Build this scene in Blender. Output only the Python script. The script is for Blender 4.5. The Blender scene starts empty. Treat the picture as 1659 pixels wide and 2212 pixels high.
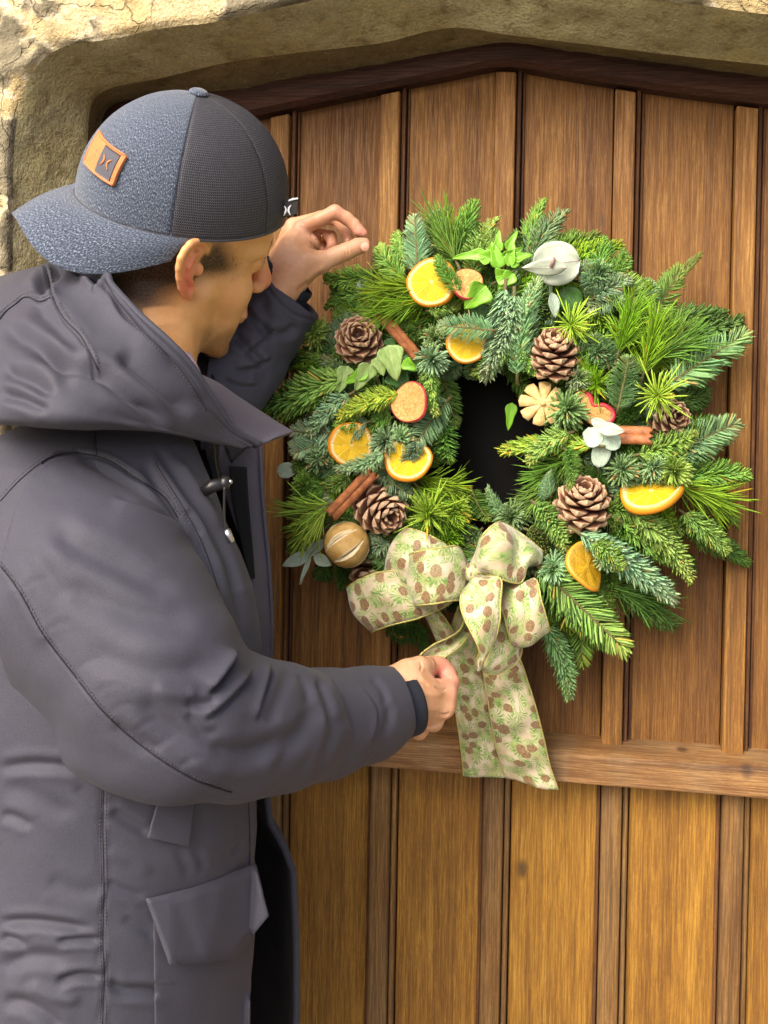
import bpy, bmesh, math, random
import numpy as np
from mathutils import Vector, Matrix, noise as mnoise
import openvdb as vdb

random.seed(7)
rng = np.random.default_rng(7)
SC = bpy.context.scene
COL = SC.collection

# ------------------------------------------------------------------ camera
FPX = 2400.0            # focal length in units of a 1659 x 2212 picture
CX, CY = 829.5, 900.0   # optical axis in that picture
YAW, PITCH, ROLL = math.radians(10.8), math.radians(-0.9), math.radians(1.05)
AX = Vector((-math.sin(YAW) * math.cos(PITCH), math.cos(YAW) * math.cos(PITCH), math.sin(PITCH)))
CAM = Vector((0, 0, 1.52)) - AX * 1.40
_r0 = AX.cross(Vector((0, 0, 1))).normalized()
_u0 = _r0.cross(AX).normalized()
RT = (_r0 * math.cos(ROLL) + _u0 * math.sin(ROLL)).normalized()
UP = RT.cross(AX).normalized()
cam_data = bpy.data.cameras.new('camera')
cam = bpy.data.objects.new('camera', cam_data)
COL.objects.link(cam)
M = Matrix((RT, UP, -AX)).transposed().to_4x4()
M.translation = CAM
cam.matrix_world = M
cam_data.sensor_width = 36
cam_data.lens = FPX / 2212 * 36
cam_data.shift_y = -(1106 - CY) / 2212
cam_data.clip_start = 0.02
cam_data.clip_end = 500
SC.camera = cam

# ------------------------------------------------------------------ sky, sun, exposure
SUN_EL, SUN_AZ = math.radians(38), math.radians(205)
w = bpy.data.worlds.new('World'); SC.world = w; w.use_nodes = True
nt = w.node_tree; nt.nodes.clear()
sky = nt.nodes.new('ShaderNodeTexSky'); sky.sky_type = 'NISHITA'; sky.sun_disc = False
sky.sun_elevation = SUN_EL; sky.sun_rotation = SUN_AZ
sky.air_density = 0.7; sky.dust_density = 7.0; sky.ozone_density = 0.2
bg = nt.nodes.new('ShaderNodeBackground'); bg.inputs[1].default_value = 0.15
wo = nt.nodes.new('ShaderNodeOutputWorld')
nt.links.new(sky.outputs[0], bg.inputs[0]); nt.links.new(bg.outputs[0], wo.inputs[0])
sd = bpy.data.lights.new('sun', 'SUN'); sd.energy = 1.15; sd.angle = math.radians(40); sd.color = (1, 0.95, 0.86)
sun = bpy.data.objects.new('sun', sd); COL.objects.link(sun)
sdir = Vector((math.sin(SUN_AZ) * math.cos(SUN_EL), math.cos(SUN_AZ) * math.cos(SUN_EL), math.sin(SUN_EL)))
sun.rotation_euler = sdir.to_track_quat('Z', 'Y').to_euler(); sun.location = (0, -3, 5)
SC.view_settings.view_transform = 'Standard'
try: SC.view_settings.look = 'None'
except Exception: pass
SC.view_settings.gamma = 1.0
SC.view_settings.use_curve_mapping = False
SC.view_settings.exposure = 0.98

# ------------------------------------------------------------------ helpers
def P(x, y, d=0.0):
    """point of the vertical plane d metres in front of the door, seen at (x, y) of the 1659-wide picture"""
    r = RT * ((x - CX) / FPX) + UP * (-(y - CY) / FPX) + AX
    t = (-d - CAM.y) / r.y
    return CAM + r * t
def PN(x, y, d=0.0): return np.array(P(x, y, d))
def depth(p): return (Vector(p) - CAM).dot(AX)
def PXM(x, y, d): return FPX / depth(P(x, y, d))          # picture units per metre there
def proj(V):
    """numpy (n,3) -> (n,2) picture coordinates"""
    q = V - np.array(CAM)
    z = q @ np.array(AX)
    return np.stack([CX + FPX * (q @ np.array(RT)) / z, CY - FPX * (q @ np.array(UP)) / z], 1)

def mkobj(name, me, mat=None, parent=None):
    o = bpy.data.objects.new(name, me); COL.objects.link(o)
    if mat is not None:
        for m in (mat if isinstance(mat, (list, tuple)) else [mat]): me.materials.append(m)
    if parent is not None: o.parent = parent
    return o
def from_data(name, V, F, mat=None, parent=None, smooth=True, uv=None):
    me = bpy.data.meshes.new(name)
    me.from_pydata([tuple(map(float, v)) for v in V], [], [tuple(int(i) for i in f) for f in F])
    if smooth: me.polygons.foreach_set('use_smooth', [True] * len(me.polygons))
    if uv is not None:
        l = me.uv_layers.new(name='UVMap')
        vi = np.empty(len(me.loops), dtype=np.int32); me.loops.foreach_get('vertex_index', vi)
        l.data.foreach_set('uv', np.asarray(uv, dtype=np.float32)[vi].ravel())
    me.update()
    return mkobj(name, me, mat, parent)
def empty(name, loc=(0, 0, 0), parent=None):
    o = bpy.data.objects.new(name, None); COL.objects.link(o); o.location = loc
    o.empty_display_size = 0.05
    if parent is not None: o.parent = parent
    return o
def tag(o, label=None, cat=None, group=None, kind=None):
    if label: o['label'] = label
    if cat: o['category'] = cat
    if group: o['group'] = group
    if kind: o['kind'] = kind
    return o
def grid_faces(nu, nv, close_u=False):
    F = []
    for j in range(nv - 1):
        for i in range(nu if close_u else nu - 1):
            a = j * nu + i; b = j * nu + (i + 1) % nu
            F.append((a, b, b + nu, a + nu))
    return F
def resample(pts, n):
    pts = np.asarray(pts, float)
    s = np.r_[0, np.cumsum(np.linalg.norm(np.diff(pts, axis=0), axis=1))]
    t = np.linspace(0, s[-1], n)
    return np.stack([np.interp(t, s, pts[:, k]) for k in range(pts.shape[1])], 1)
def spline(pts, n):
    """Catmull-Rom through pts, n samples evenly along it"""
    p = np.asarray(pts, float)
    q = np.vstack([2 * p[0] - p[1], p, 2 * p[-1] - p[-2]])
    out = []
    for i in range(1, len(q) - 2):
        t = np.linspace(0, 1, 12, endpoint=False)[:, None]
        a, b, c, d = q[i - 1], q[i], q[i + 1], q[i + 2]
        out.append(0.5 * (2 * b + (c - a) * t + (2 * a - 5 * b + 4 * c - d) * t ** 2 + (-a + 3 * b - 3 * c + d) * t ** 3))
    out.append(p[-1:])
    return resample(np.vstack(out), n)
def tube(path, rad, seg=8, caps=True, flat=None):
    """V, F of a tube along path (n,3); rad scalar or list"""
    path = np.asarray(path, float); n = len(path)
    rad = np.broadcast_to(np.asarray(rad, float), (n,))
    T = np.gradient(path, axis=0); T /= np.linalg.norm(T, axis=1)[:, None] + 1e-12
    ref = np.array([0.3, 0.2, 0.93]) if abs(T[0][2]) < 0.8 else np.array([0.93, 0.3, 0.1])
    V = []
    N = np.cross(T[0], ref); N /= np.linalg.norm(N)
    for i in range(n):
        N = N - T[i] * N.dot(T[i]); N /= np.linalg.norm(N) + 1e-12
        B = np.cross(T[i], N)
        for k in range(seg):
            a = 2 * math.pi * k / seg
            V.append(path[i] + rad[i] * (math.cos(a) * N + math.sin(a) * B))
    F = grid_faces(seg, n, True)
    if caps: F += [tuple(range(seg))[::-1], tuple(range((n - 1) * seg, n * seg))]
    return V, F
class MB:
    def __init__(s): s.V = []; s.F = []; s.C = []
    def add(s, V, F, c=None):
        o = len(s.V); s.V += [tuple(v) for v in V]; s.F += [tuple(i + o for i in f) for f in F]
        s.C += [c if c is not None else (0.5, 0.5, 0.5, 1)] * len(V)
    def box(s, x0, x1, y0, y1, z0, z1):
        V = [(x, y, z) for x in (x0, x1) for y in (y0, y1) for z in (z0, z1)]
        s.add(V, [(0, 1, 3, 2), (4, 6, 7, 5), (0, 4, 5, 1), (2, 3, 7, 6), (0, 2, 6, 4), (1, 5, 7, 3)])
    def obj(s, name, mat=None, parent=None, smooth=True, colors=False):
        o = from_data(name, s.V, s.F, mat, parent, smooth)
        if colors:
            a = o.data.color_attributes.new('Col', 'FLOAT_COLOR', 'POINT')
            a.data.foreach_set('color', np.asarray(s.C, dtype=np.float32).ravel())
        return o
def bevel(o, w=0.002, seg=2, angle=0.6):
    m = o.modifiers.new('bevel', 'BEVEL'); m.width = w; m.segments = seg; m.limit_method = 'ANGLE'; m.angle_limit = angle
    return o

# ---- numpy noise
_perm = rng.permutation(256); _perm = np.r_[_perm, _perm]
_val = rng.uniform(-1, 1, 256)
def vnoise(p):
    p = np.asarray(p, float); i = np.floor(p).astype(int); f = p - i; f = f * f * f * (f * (f * 6 - 15) + 10); i &= 255
    def h(a, b, c): return _val[_perm[_perm[_perm[(i[:, 0] + a) & 255] + ((i[:, 1] + b) & 255)] + ((i[:, 2] + c) & 255)]]
    x, y, z = f.T
    def L(a, b, t): return a + (b - a) * t
    return L(L(L(h(0,0,0), h(1,0,0), x), L(h(0,1,0), h(1,1,0), x), y), L(L(h(0,0,1), h(1,0,1), x), L(h(0,1,1), h(1,1,1), x), y), z)
def fbm(p, o=4, s=1.0):
    p = np.asarray(p, float) * s; r = 0; a = 1.0; t = 0
    for _ in range(o): r = r + a * vnoise(p); t += a; a *= 0.5; p = p * 2.03 + 17.3
    return r / t
def sstep(a, b, x): t = np.clip((x - a) / (b - a), 0, 1); return t * t * (3 - 2 * t)

# ---- materials
class Mat:
    def __init__(s, name, rough=0.6, col=(0.5, 0.5, 0.5), spec=0.5, **kw):
        s.m = bpy.data.materials.new(name); s.m.use_nodes = True; s.t = s.m.node_tree; s.t.nodes.clear()
        s.b = s.n('ShaderNodeBsdfPrincipled'); s.o = s.n('ShaderNodeOutputMaterial')
        s.l(s.b.outputs[0], s.o.inputs[0])
        s.b.inputs['Base Color'].default_value = (*col, 1); s.b.inputs['Roughness'].default_value = rough
        s.b.inputs['Specular IOR Level'].default_value = spec
        for k, v in kw.items(): s.b.inputs[k.replace('_', ' ')].default_value = v
    def n(s, t, **kw):
        x = s.t.nodes.new(t)
        for k, v in kw.items(): setattr(x, k, v)
        return x
    def l(s, a, b): s.t.links.new(a, b)
    def coord(s, kind='Object', scale=(1, 1, 1), loc=None, rnd=0.0):
        c = s.n('ShaderNodeTexCoord').outputs[kind]
        mp = s.n('ShaderNodeMapping'); mp.inputs['Scale'].default_value = scale
        if loc: mp.inputs['Location'].default_value = loc
        s.l(c, mp.inputs[0])
        if rnd:
            oi = s.n('ShaderNodeObjectInfo'); mu = s.n('ShaderNodeVectorMath', operation='SCALE')
            cb = s.n('ShaderNodeCombineXYZ')
            for k, f in enumerate((13.1, 7.7, 29.3)):
                q = s.n('ShaderNodeMath', operation='MULTIPLY'); s.l(oi.outputs['Random'], q.inputs[0]); q.inputs[1].default_value = f * rnd
                s.l(q.outputs[0], cb.inputs[k])
            ad = s.n('ShaderNodeVectorMath', operation='ADD'); s.l(mp.outputs[0], ad.inputs[0]); s.l(cb.outputs[0], ad.inputs[1])
            return ad.outputs[0]
        return mp.outputs[0]
    def noise(s, vec, scale=5, detail=4, rough=0.55, dist=0.0):
        x = s.n('ShaderNodeTexNoise'); x.inputs['Scale'].default_value = scale; x.inputs['Detail'].default_value = detail
        x.inputs['Roughness'].default_value = rough; x.inputs['Distortion'].default_value = dist
        s.l(vec, x.inputs['Vector']); return x.outputs['Fac']
    def voro(s, vec, scale=5, feature='F1', out='Distance', rnd=1.0):
        x = s.n('ShaderNodeTexVoronoi', feature=feature); x.inputs['Scale'].default_value = scale
        x.inputs['Randomness'].default_value = rnd
        s.l(vec, x.inputs['Vector']); return x.outputs[out]
    def ramp(s, fac, stops, interp='LINEAR'):
        r = s.n('ShaderNodeValToRGB'); r.color_ramp.interpolation = interp
        e = r.color_ramp.elements
        while len(e) > 1: e.remove(e[-1])
        e[0].position = stops[0][0]; e[0].color = (*stops[0][1], 1) if len(stops[0][1]) == 3 else stops[0][1]
        for p, c in stops[1:]:
            k = e.new(p); k.color = (*c, 1) if len(c) == 3 else c
        s.l(fac, r.inputs[0]); return r.outputs[0]
    def g(s, fac, a, b, va=0.0, vb=1.0):
        """map range"""
        x = s.n('ShaderNodeMapRange'); x.interpolation_type = 'SMOOTHSTEP'
        x.inputs[1].default_value = a; x.inputs[2].default_value = b; x.inputs[3].default_value = va; x.inputs[4].default_value = vb
        s.l(fac, x.inputs[0]); return x.outputs[0]
    def mix(s, fac, a, b, mode='MIX'):
        x = s.n('ShaderNodeMix', data_type='RGBA', blend_type=mode)
        for sock, v in ((x.inputs['Factor'], fac), (x.inputs[6], a), (x.inputs[7], b)):
            if isinstance(v, (int, float)): sock.default_value = v
            elif isinstance(v, tuple): sock.default_value = (*v, 1) if len(v) == 3 else v
            else: s.l(v, sock)
        return x.outputs[2]
    def math(s, op, a, b=0.0):
        x = s.n('ShaderNodeMath', operation=op)
        for k, v in enumerate((a, b)):
            if isinstance(v, (int, float)): x.inputs[k].default_value = v
            else: s.l(v, x.inputs[k])
        return x.outputs[0]
    def color(s, c): s.l(c, s.b.inputs['Base Color']); return s
    def roughness(s, c): s.l(c, s.b.inputs['Roughness']); return s
    def bump(s, h, strength=0.3, dist=0.002, prev=None):
        x = s.n('ShaderNodeBump'); x.inputs['Strength'].default_value = strength; x.inputs['Distance'].default_value = dist
        s.l(h, x.inputs['Height'])
        if prev is not None: s.l(prev, x.inputs['Normal'])
        s.l(x.outputs[0], s.b.inputs['Normal']); return x.outputs[0]
    def attr(s, name, out='Color'):
        x = s.n('ShaderNodeAttribute'); x.attribute_name = name; return x.outputs[out]

# ------------------------------------------------------------------ SDF modelling
class Field:
    """signed distance field in a box (world or local metres); carve shapes, then mesh()"""
    def __init__(s, lo, hi, h):
        s.lo = np.asarray(lo, float); s.h = h
        s.n = np.ceil((np.asarray(hi, float) - s.lo) / h).astype(int) + 1
        s.a = np.full(s.n, 1.0, dtype=np.float32)
        s.ax = [s.lo[k] + h * np.arange(s.n[k]) for k in range(3)]
    def _sub(s, lo, hi):
        i0 = np.clip(np.floor((lo - s.lo) / s.h).astype(int), 0, s.n); i1 = np.clip(np.ceil((hi - s.lo) / s.h).astype(int) + 1, 0, s.n)
        sl = tuple(slice(a, b) for a, b in zip(i0, i1))
        X = s.ax[0][sl[0]][:, None, None].astype(np.float32); Y = s.ax[1][sl[1]][None, :, None].astype(np.float32); Z = s.ax[2][sl[2]][None, None, :].astype(np.float32)
        return sl, X, Y, Z
    def _merge(s, sl, d, k, op):
        a = s.a[sl]
        if op == 'sub': a, d = -a, d
        if k > 0:
            h = np.maximum(k - np.abs(a - d), 0) / k
            r = np.minimum(a, d) - h * h * h * k / 6
        else: r = np.minimum(a, d)
        s.a[sl] = -r if op == 'sub' else r
    def cone(s, p, q, r1, r2, k=0.01, op='add'):
        p = np.asarray(p, float); q = np.asarray(q, float); m = max(r1, r2) + k + 4 * s.h
        sl, X, Y, Z = s._sub(np.minimum(p, q) - m, np.maximum(p, q) + m)
        v = q - p; L2 = max(v @ v, 1e-12)
        t = np.clip(((X - p[0]) * v[0] + (Y - p[1]) * v[1] + (Z - p[2]) * v[2]) / L2, 0, 1)
        d = np.sqrt((X - p[0] - t * v[0]) ** 2 + (Y - p[1] - t * v[1]) ** 2 + (Z - p[2] - t * v[2]) ** 2) - (r1 + (r2 - r1) * t)
        s._merge(sl, d, k, op)
    def chain(s, pts, rs, k=0.004, op='add'):
        for i in range(len(pts) - 1): s.cone(pts[i], pts[i + 1], rs[i], rs[i + 1], k if i == 0 or True else 0, op)
    def ell(s, c, r, R=None, k=0.01, op='add', margin=None):
        """ellipsoid centre c, radii r, axes = columns of R"""
        c = np.asarray(c, float); r = np.asarray(r, float); R = np.eye(3) if R is None else np.asarray(R, float)
        m = r.max() + k + 4 * s.h
        sl, X, Y, Z = s._sub(c - m, c + m)
        X = X - c[0]; Y = Y - c[1]; Z = Z - c[2]
        q = [(X * R[0, i] + Y * R[1, i] + Z * R[2, i]) for i in range(3)]
        k0 = np.sqrt(sum((q[i] / r[i]) ** 2 for i in range(3))) + 1e-6
        k1 = np.sqrt(sum((q[i] / r[i] ** 2) ** 2 for i in range(3))) + 1e-6
        s._merge(sl, k0 * (k0 - 1) / k1, k, op)
    def plane_cut(s, p, n, k=0.0):
        """remove what lies on the side n points to"""
        p = np.asarray(p, float); n = np.asarray(n, float); n = n / np.linalg.norm(n)
        sl, X, Y, Z = s._sub(s.lo, s.lo + s.h * s.n)
        d = (X - p[0]) * n[0] + (Y - p[1]) * n[1] + (Z - p[2]) * n[2]
        s.a = np.maximum(s.a, d)
    def mesh(s):
        g = vdb.FloatGrid(0.05)
        a = np.clip(s.a, -0.05, 0.05).astype(np.float32)
        g.copyFromArray(a); g.transform = vdb.createLinearTransform(voxelSize=s.h)
        pts, quads = g.convertToQuads(0.0)
        pts = pts.astype(float) + s.lo; quads = quads[:, ::-1]
        a_, b_, c_, d_ = (pts[quads[:, i]] for i in range(4))
        if (np.cross(c_ - a_, d_ - b_) * (a_ - pts.mean(0))).sum() < 0: quads = quads[:, ::-1]
        return pts, quads
def smooth_mesh(V, F, it=2, lam=0.5):
    V = V.copy(); n = len(V); E = np.vstack([F[:, [0, 1]], F[:, [1, 2]], F[:, [2, 3]], F[:, [3, 0]]])
    cnt = np.bincount(E[:, 0], minlength=n) + np.bincount(E[:, 1], minlength=n)
    for _ in range(it):
        S = np.stack([np.bincount(E[:, 0], V[E[:, 1], k], n) + np.bincount(E[:, 1], V[E[:, 0], k], n) for k in range(3)], 1)
        V += lam * (S / np.maximum(cnt, 1)[:, None] - V)
    return V
def normals(V, F):
    a, b, c, d = (V[F[:, i]] for i in range(4)); fn = np.cross(c - a, d - b); N = np.zeros_like(V)
    for i in range(4):
        for k in range(3): N[:, k] += np.bincount(F[:, i], fn[:, k], len(V))
    return N / (np.linalg.norm(N, axis=1)[:, None] + 1e-12)
def mesh_np(name, V, F, mat, parent=None, attrs=None):
    me = bpy.data.meshes.new(name)
    me.vertices.add(len(V)); me.vertices.foreach_set('co', np.asarray(V, np.float32).ravel())
    F = np.asarray(F, np.int32); k = F.shape[1]
    me.loops.add(F.size); me.loops.foreach_set('vertex_index', F.ravel())
    me.polygons.add(len(F)); me.polygons.foreach_set('loop_start', np.arange(0, F.size, k, dtype=np.int32))
    me.polygons.foreach_set('use_smooth', np.ones(len(F), bool))
    me.update(calc_edges=True); me.validate()
    for nm, arr in (attrs or {}).items():
        a = me.attributes.new(nm, 'FLOAT', 'POINT'); a.data.foreach_set('value', np.asarray(arr, np.float32))
    return mkobj(name, me, mat, parent)

CAMN = np.array(CAM)
def seg_dist(Q, pl):
    """distance, signed side and position (0..1) of picture points Q from polyline pl"""
    pl = np.asarray(pl, float); best = np.full(len(Q), 1e9); sd = np.zeros(len(Q)); tt = np.zeros(len(Q))
    ln = np.r_[0, np.cumsum(np.linalg.norm(np.diff(pl, axis=0), axis=1))]
    for i in range(len(pl) - 1):
        a, v = pl[i], pl[i + 1] - pl[i]; L2 = v @ v
        t = np.clip(((Q - a) @ v) / L2, 0, 1); r = Q - a - t[:, None] * v; d = np.hypot(*r.T)
        m = d < best; best[m] = d[m]; sd[m] = np.sign(v[0] * r[m, 1] - v[1] * r[m, 0]); tt[m] = (ln[i] + t[m] * (ln[i + 1] - ln[i])) / ln[-1]
    return best, sd, tt
def wrinkle(V, F, folds, extra=None):
    """folds: (points, width, height, kind): real relief along lines on the side that faces the picture.
    kind 'v' valley, 'r' ridge, 'o' overlap (gentle on one side, steep on the other), 's' stitched seam"""
    N = normals(V, F); Q = proj(V); tocam = CAMN - V; tocam /= np.linalg.norm(tocam, axis=1)[:, None]
    face = sstep(0.0, 0.25, (N * tocam).sum(1))
    D = np.zeros(len(V))
    for pts, w_, h_, kind in folds:
        pl = spline([(x, y, 0) for x, y in pts], 24)[:, :2] if len(pts) > 2 else np.array(pts, float)
        lo, hi = pl.min(0) - 4 * w_, pl.max(0) + 4 * w_
        m = np.where((Q[:, 0] > lo[0]) & (Q[:, 0] < hi[0]) & (Q[:, 1] > lo[1]) & (Q[:, 1] < hi[1]) & (face > 0.01))[0]
        if not len(m): continue
        d, s_, t = seg_dist(Q[m], pl)
        ends = sstep(0, 0.18, t) * sstep(1.0, 0.78, t) if kind != 's' else 1.0
        if kind == 'v': r = -np.exp(-(d / w_) ** 2) + 0.35 * np.exp(-((d - 1.9 * w_) / w_) ** 2)
        elif kind == 'r': r = np.exp(-(d / w_) ** 2)
        elif kind == 'o':
            x = d * s_ / w_
            r = np.where(x > 0, np.exp(-x * 0.9) * (1 - np.exp(-x * 4)) * 1.25, -0.75 * np.exp(-((x + 0.25) / 0.35) ** 2) * (1 - np.exp(x * 4)) - 0.25 * np.exp(x * 1.2) * (1 - np.exp(x * 4)))
        elif kind == 's':
            x = d / w_
            r = -np.exp(-(x * 1.2) ** 2) + 0.45 * np.exp(-((x - 2.0) / 0.8) ** 2)
        D[m] += h_ * r * ends * face[m]
    if extra is not None: D += extra
    return V + N * D[:, None]
# ================================================================== SETTING
# ---- wood
def wood(name, dark, mid, light, grain=1.0, rough=0.45, grey=0.0, greycol=(0.22, 0.16, 0.10), horiz=False, knots=True):
    m = Mat(name, rough)
    sc = (1, 1, 0.035) if not horiz else (0.035, 1, 1)
    v = m.coord('Object', sc, rnd=3.0)
    warp = m.noise(m.coord('Object', (1, 1, .12) if not horiz else (.12, 1, 1), rnd=3.0), 9, 3)
    n1 = m.noise(v, 620 * grain, 4, 0.65)
    pore = m.noise(m.coord('Object', (1, 1, 0.05) if not horiz else (0.05, 1, 1), rnd=3.0), 1100 * grain, 2, 0.5)
    fine = m.noise(m.coord('Object', (1, 1, 0.02) if not horiz else (0.02, 1, 1), rnd=3.0), 240 * grain, 3, 0.6)
    n2 = m.noise(v, 62 * grain, 4, 0.6, 0.6)
    n3 = m.noise(m.coord('Object', (1, 1, 0.3), rnd=3.0), 7, 4)
    fl = m.noise(m.coord('Object', (1, 1, 0.10) if not horiz else (0.10, 1, 1), rnd=3.0), 900 * grain, 2, 0.5)
    # cathedral lines: bands over a warped coordinate
    wv = m.n('ShaderNodeTexWave', wave_type='BANDS', bands_direction='X' if not horiz else 'Z', wave_profile='SAW')
    wv.inputs['Scale'].default_value = 44 * grain; wv.inputs['Distortion'].default_value = 26.0; wv.inputs['Detail'].default_value = 2
    wv.inputs['Detail Scale'].default_value = 9.0; m.l(m.coord('Object', (1, 1, 0.10) if not horiz else (0.10, 1, 1), rnd=3.0), wv.inputs['Vector'])
    base = m.ramp(n2, [(0.25, dark), (0.5, mid), (0.78, light)])
    c = m.mix(m.g(n1, 0.42, 0.62), m.mix(1.0, base, (0.62, 0.56, 0.50), 'MULTIPLY'), base)
    c = m.mix(m.g(fine, 0.36, 0.60), m.mix(1.0, c, (0.72, 0.66, 0.60), 'MULTIPLY'), c)
    c = m.mix(m.g(pore, 0.30, 0.42, 0.62, 0.0), c, dark)
    c = m.mix(m.g(wv.outputs[0], 0.0, 0.38, 0.55, 0.0), c, dark)
    c = m.mix(m.g(fl, 0.60, 0.72, 0, 0.16), c, tuple(min(1, q * 1.5) for q in light))
    c = m.mix(m.g(n3, 0.38, 0.62, 0.45, 0.0), c, m.mix(1.0, c, (0.55, 0.45, 0.40), 'MULTIPLY'))
    oi = m.n('ShaderNodeObjectInfo')
    c = m.mix(m.g(oi.outputs['Random'], 0, 1, 0.0, 0.35), c, m.mix(1.0, c, (0.70, 0.62, 0.50), 'MULTIPLY'))
    if grey > 0:
        gm = m.g(m.noise(m.coord('Object', (1, 1, 0.15), rnd=5.0), 22, 4), 0.40, 0.62, 0, grey)
        c = m.mix(gm, c, m.mix(m.g(n1, 0.4, 0.65), tuple(q * 0.55 for q in greycol), greycol))
    # small dark knots and dents
    if knots:
        vo = m.voro(m.coord('Object', (1, 1, 0.55), rnd=2.0), 9)
        c = m.mix(m.g(vo, 0.02, 0.09, 0.75, 0.0), c, (0.035, 0.017, 0.008))
    m.color(c)
    h = m.math('ADD', m.math('MULTIPLY', n1, 1.0), m.math('MULTIPLY', n2, 0.7))
    m.bump(h, 0.75, 0.0012)
    m.roughness(m.g(n1, 0.3, 0.7, rough + 0.2, rough - 0.08))
    return m.m
W_UP = wood('wood_oak_upper', (0.135, 0.058, 0.009), (0.275, 0.130, 0.020), (0.38, 0.200, 0.038), rough=0.6)
W_UPB = wood('wood_oak_batten', (0.150, 0.068, 0.011), (0.335, 0.165, 0.030), (0.45, 0.255, 0.058), grain=0.8, rough=0.6)
W_LO = wood('wood_oak_lower', (0.22, 0.104, 0.011), (0.41, 0.215, 0.024), (0.54, 0.315, 0.046), grain=1.1, rough=0.6)
W_LOB = wood('wood_oak_lower_batten', (0.11, 0.055, 0.014), (0.27, 0.145, 0.036), (0.38, 0.225, 0.068), grain=0.9, grey=0.35, greycol=(0.25, 0.155, 0.065), rough=0.65)
W_MO = wood('wood_oak_moulding', (0.06, 0.024, 0.009), (0.16, 0.070, 0.024), (0.26, 0.125, 0.045), knots=False, rough=0.8)
W_RAIL = wood('wood_oak_rail', (0.13, 0.062, 0.020), (0.31, 0.165, 0.055), (0.45, 0.27, 0.11), horiz=True, grey=0.30, greycol=(0.33, 0.24, 0.13), rough=0.6)
W_TOP = wood('wood_oak_head_rail', (0.028, 0.009, 0.004), (0.082, 0.025, 0.010), (0.14, 0.048, 0.018), horiz=True, rough=0.65, knots=False)

# ---- stone and render
def stone(name, cols, attr=None, rough=0.9):
    m = Mat(name, rough, spec=0.25)
    v = m.coord('Object')
    n1 = m.noise(v, 4.5, 6, 0.62, 0.4); n2 = m.noise(v, 42, 5, 0.7); n3 = m.noise(v, 260, 3, 0.6); n4 = m.noise(v, 13, 5, 0.65, 0.8)
    c = m.ramp(n1, [(0.30, cols[0]), (0.46, cols[1]), (0.58, cols[2]), (0.72, cols[3])])
    c = m.mix(m.g(n4, 0.45, 0.60, 0.0, 0.65), c, cols[4])
    c = m.mix(m.g(n2, 0.30, 0.52, 0.75, 0.0), c, m.mix(1.0, c, (0.48, 0.42, 0.33), 'MULTIPLY'))
    c = m.mix(m.g(n3, 0.35, 0.65, 0.5, 0.0), c, m.mix(1.0, c, (0.62, 0.57, 0.48), 'MULTIPLY'))
    if attr:
        pe = m.attr('peel', 'Fac')
        c = m.mix(pe, c, m.mix(m.g(n4, 0.4, 0.6), cols[5], cols[6]))
        rim = m.attr('rim', 'Fac'); c = m.mix(m.math('MULTIPLY', rim, 0.8), c, cols[7])
    wn = m.n('ShaderNodeVectorMath', operation='ADD'); nv = m.n('ShaderNodeTexNoise'); nv.inputs['Scale'].default_value = 14; nv.inputs['Detail'].default_value = 6; m.l(v, nv.inputs['Vector'])
    sv_ = m.n('ShaderNodeVectorMath', operation='SCALE'); sv_.inputs['Scale'].default_value = 0.10; m.l(nv.outputs['Color'], sv_.inputs[0]); m.l(v, wn.inputs[0]); m.l(sv_.outputs[0], wn.inputs[1])
    ck = m.voro(wn.outputs[0], 9, 'DISTANCE_TO_EDGE'); ckm = m.math('MULTIPLY', m.g(ck, 0.0, 0.013, 1.0, 0.0), m.g(n4, 0.45, 0.55)) 
    c = m.mix(m.math('MULTIPLY', ckm, 0.22 if attr else 0.0), c, (0.05, 0.04, 0.025))
    chip = m.g(m.noise(v, 85, 6, 0.7, 1.2), 0.60, 0.66)
    c = m.mix(m.math('MULTIPLY', chip, 0.5), c, (0.62, 0.55, 0.38) if attr else (0.46, 0.40, 0.22))
    m.color(c)
    h = m.math('SUBTRACT', m.math('ADD', m.math('MULTIPLY', n2, 1.0), m.math('MULTIPLY', n3, 0.6)), m.math('MULTIPLY', ckm, 0.5 if attr else 0.0))
    m.bump(h, 1.0, 0.0055)
    return m.m
S_WALL = stone('weathered_plaster', [(0.28, 0.23, 0.13), (0.50, 0.42, 0.24), (0.66, 0.57, 0.36), (0.78, 0.72, 0.54), (0.60, 0.46, 0.22),
               (0.13, 0.115, 0.075), (0.27, 0.235, 0.155), (0.72, 0.66, 0.50)], attr=True)
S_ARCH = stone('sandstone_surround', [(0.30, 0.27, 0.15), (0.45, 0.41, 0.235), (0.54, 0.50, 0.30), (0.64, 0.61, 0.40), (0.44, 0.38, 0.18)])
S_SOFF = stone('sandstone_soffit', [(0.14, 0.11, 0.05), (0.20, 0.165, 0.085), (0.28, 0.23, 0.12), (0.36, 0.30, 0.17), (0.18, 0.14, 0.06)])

# ---- ground, out of view: put in for light bounce, tone set for that
gm = Mat('paving', 0.85); gv = gm.coord('Object')
gm.color(gm.ramp(gm.noise(gv, 6, 6), [(0.3, (0.16, 0.145, 0.125)), (0.6, (0.25, 0.235, 0.205)), (0.8, (0.32, 0.30, 0.26))]))
gm.bump(gm.noise(gv, 60, 4), 0.5, 0.004)
g = from_data('ground', [(-60, -60, 0), (60, -60, 0), (60, 3, 0), (-60, 3, 0)], [(0, 1, 2, 3)], gm.m)
tag(g, 'unseen pale stone paving added in front of the doorway for light bounce', kind='structure')

# ---- door -----------------------------------------------------------
door = empty('arched_door', (0, 0, 0.02))
tag(door, 'pointed-arch oak door of upright boards and battens behind the wreath', 'door')
door_off = Matrix.Translation((0, 0, -0.02))
def dpart(o): o.location = (o.location[0], o.location[1], o.location[2] - 0.02); return o
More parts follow.
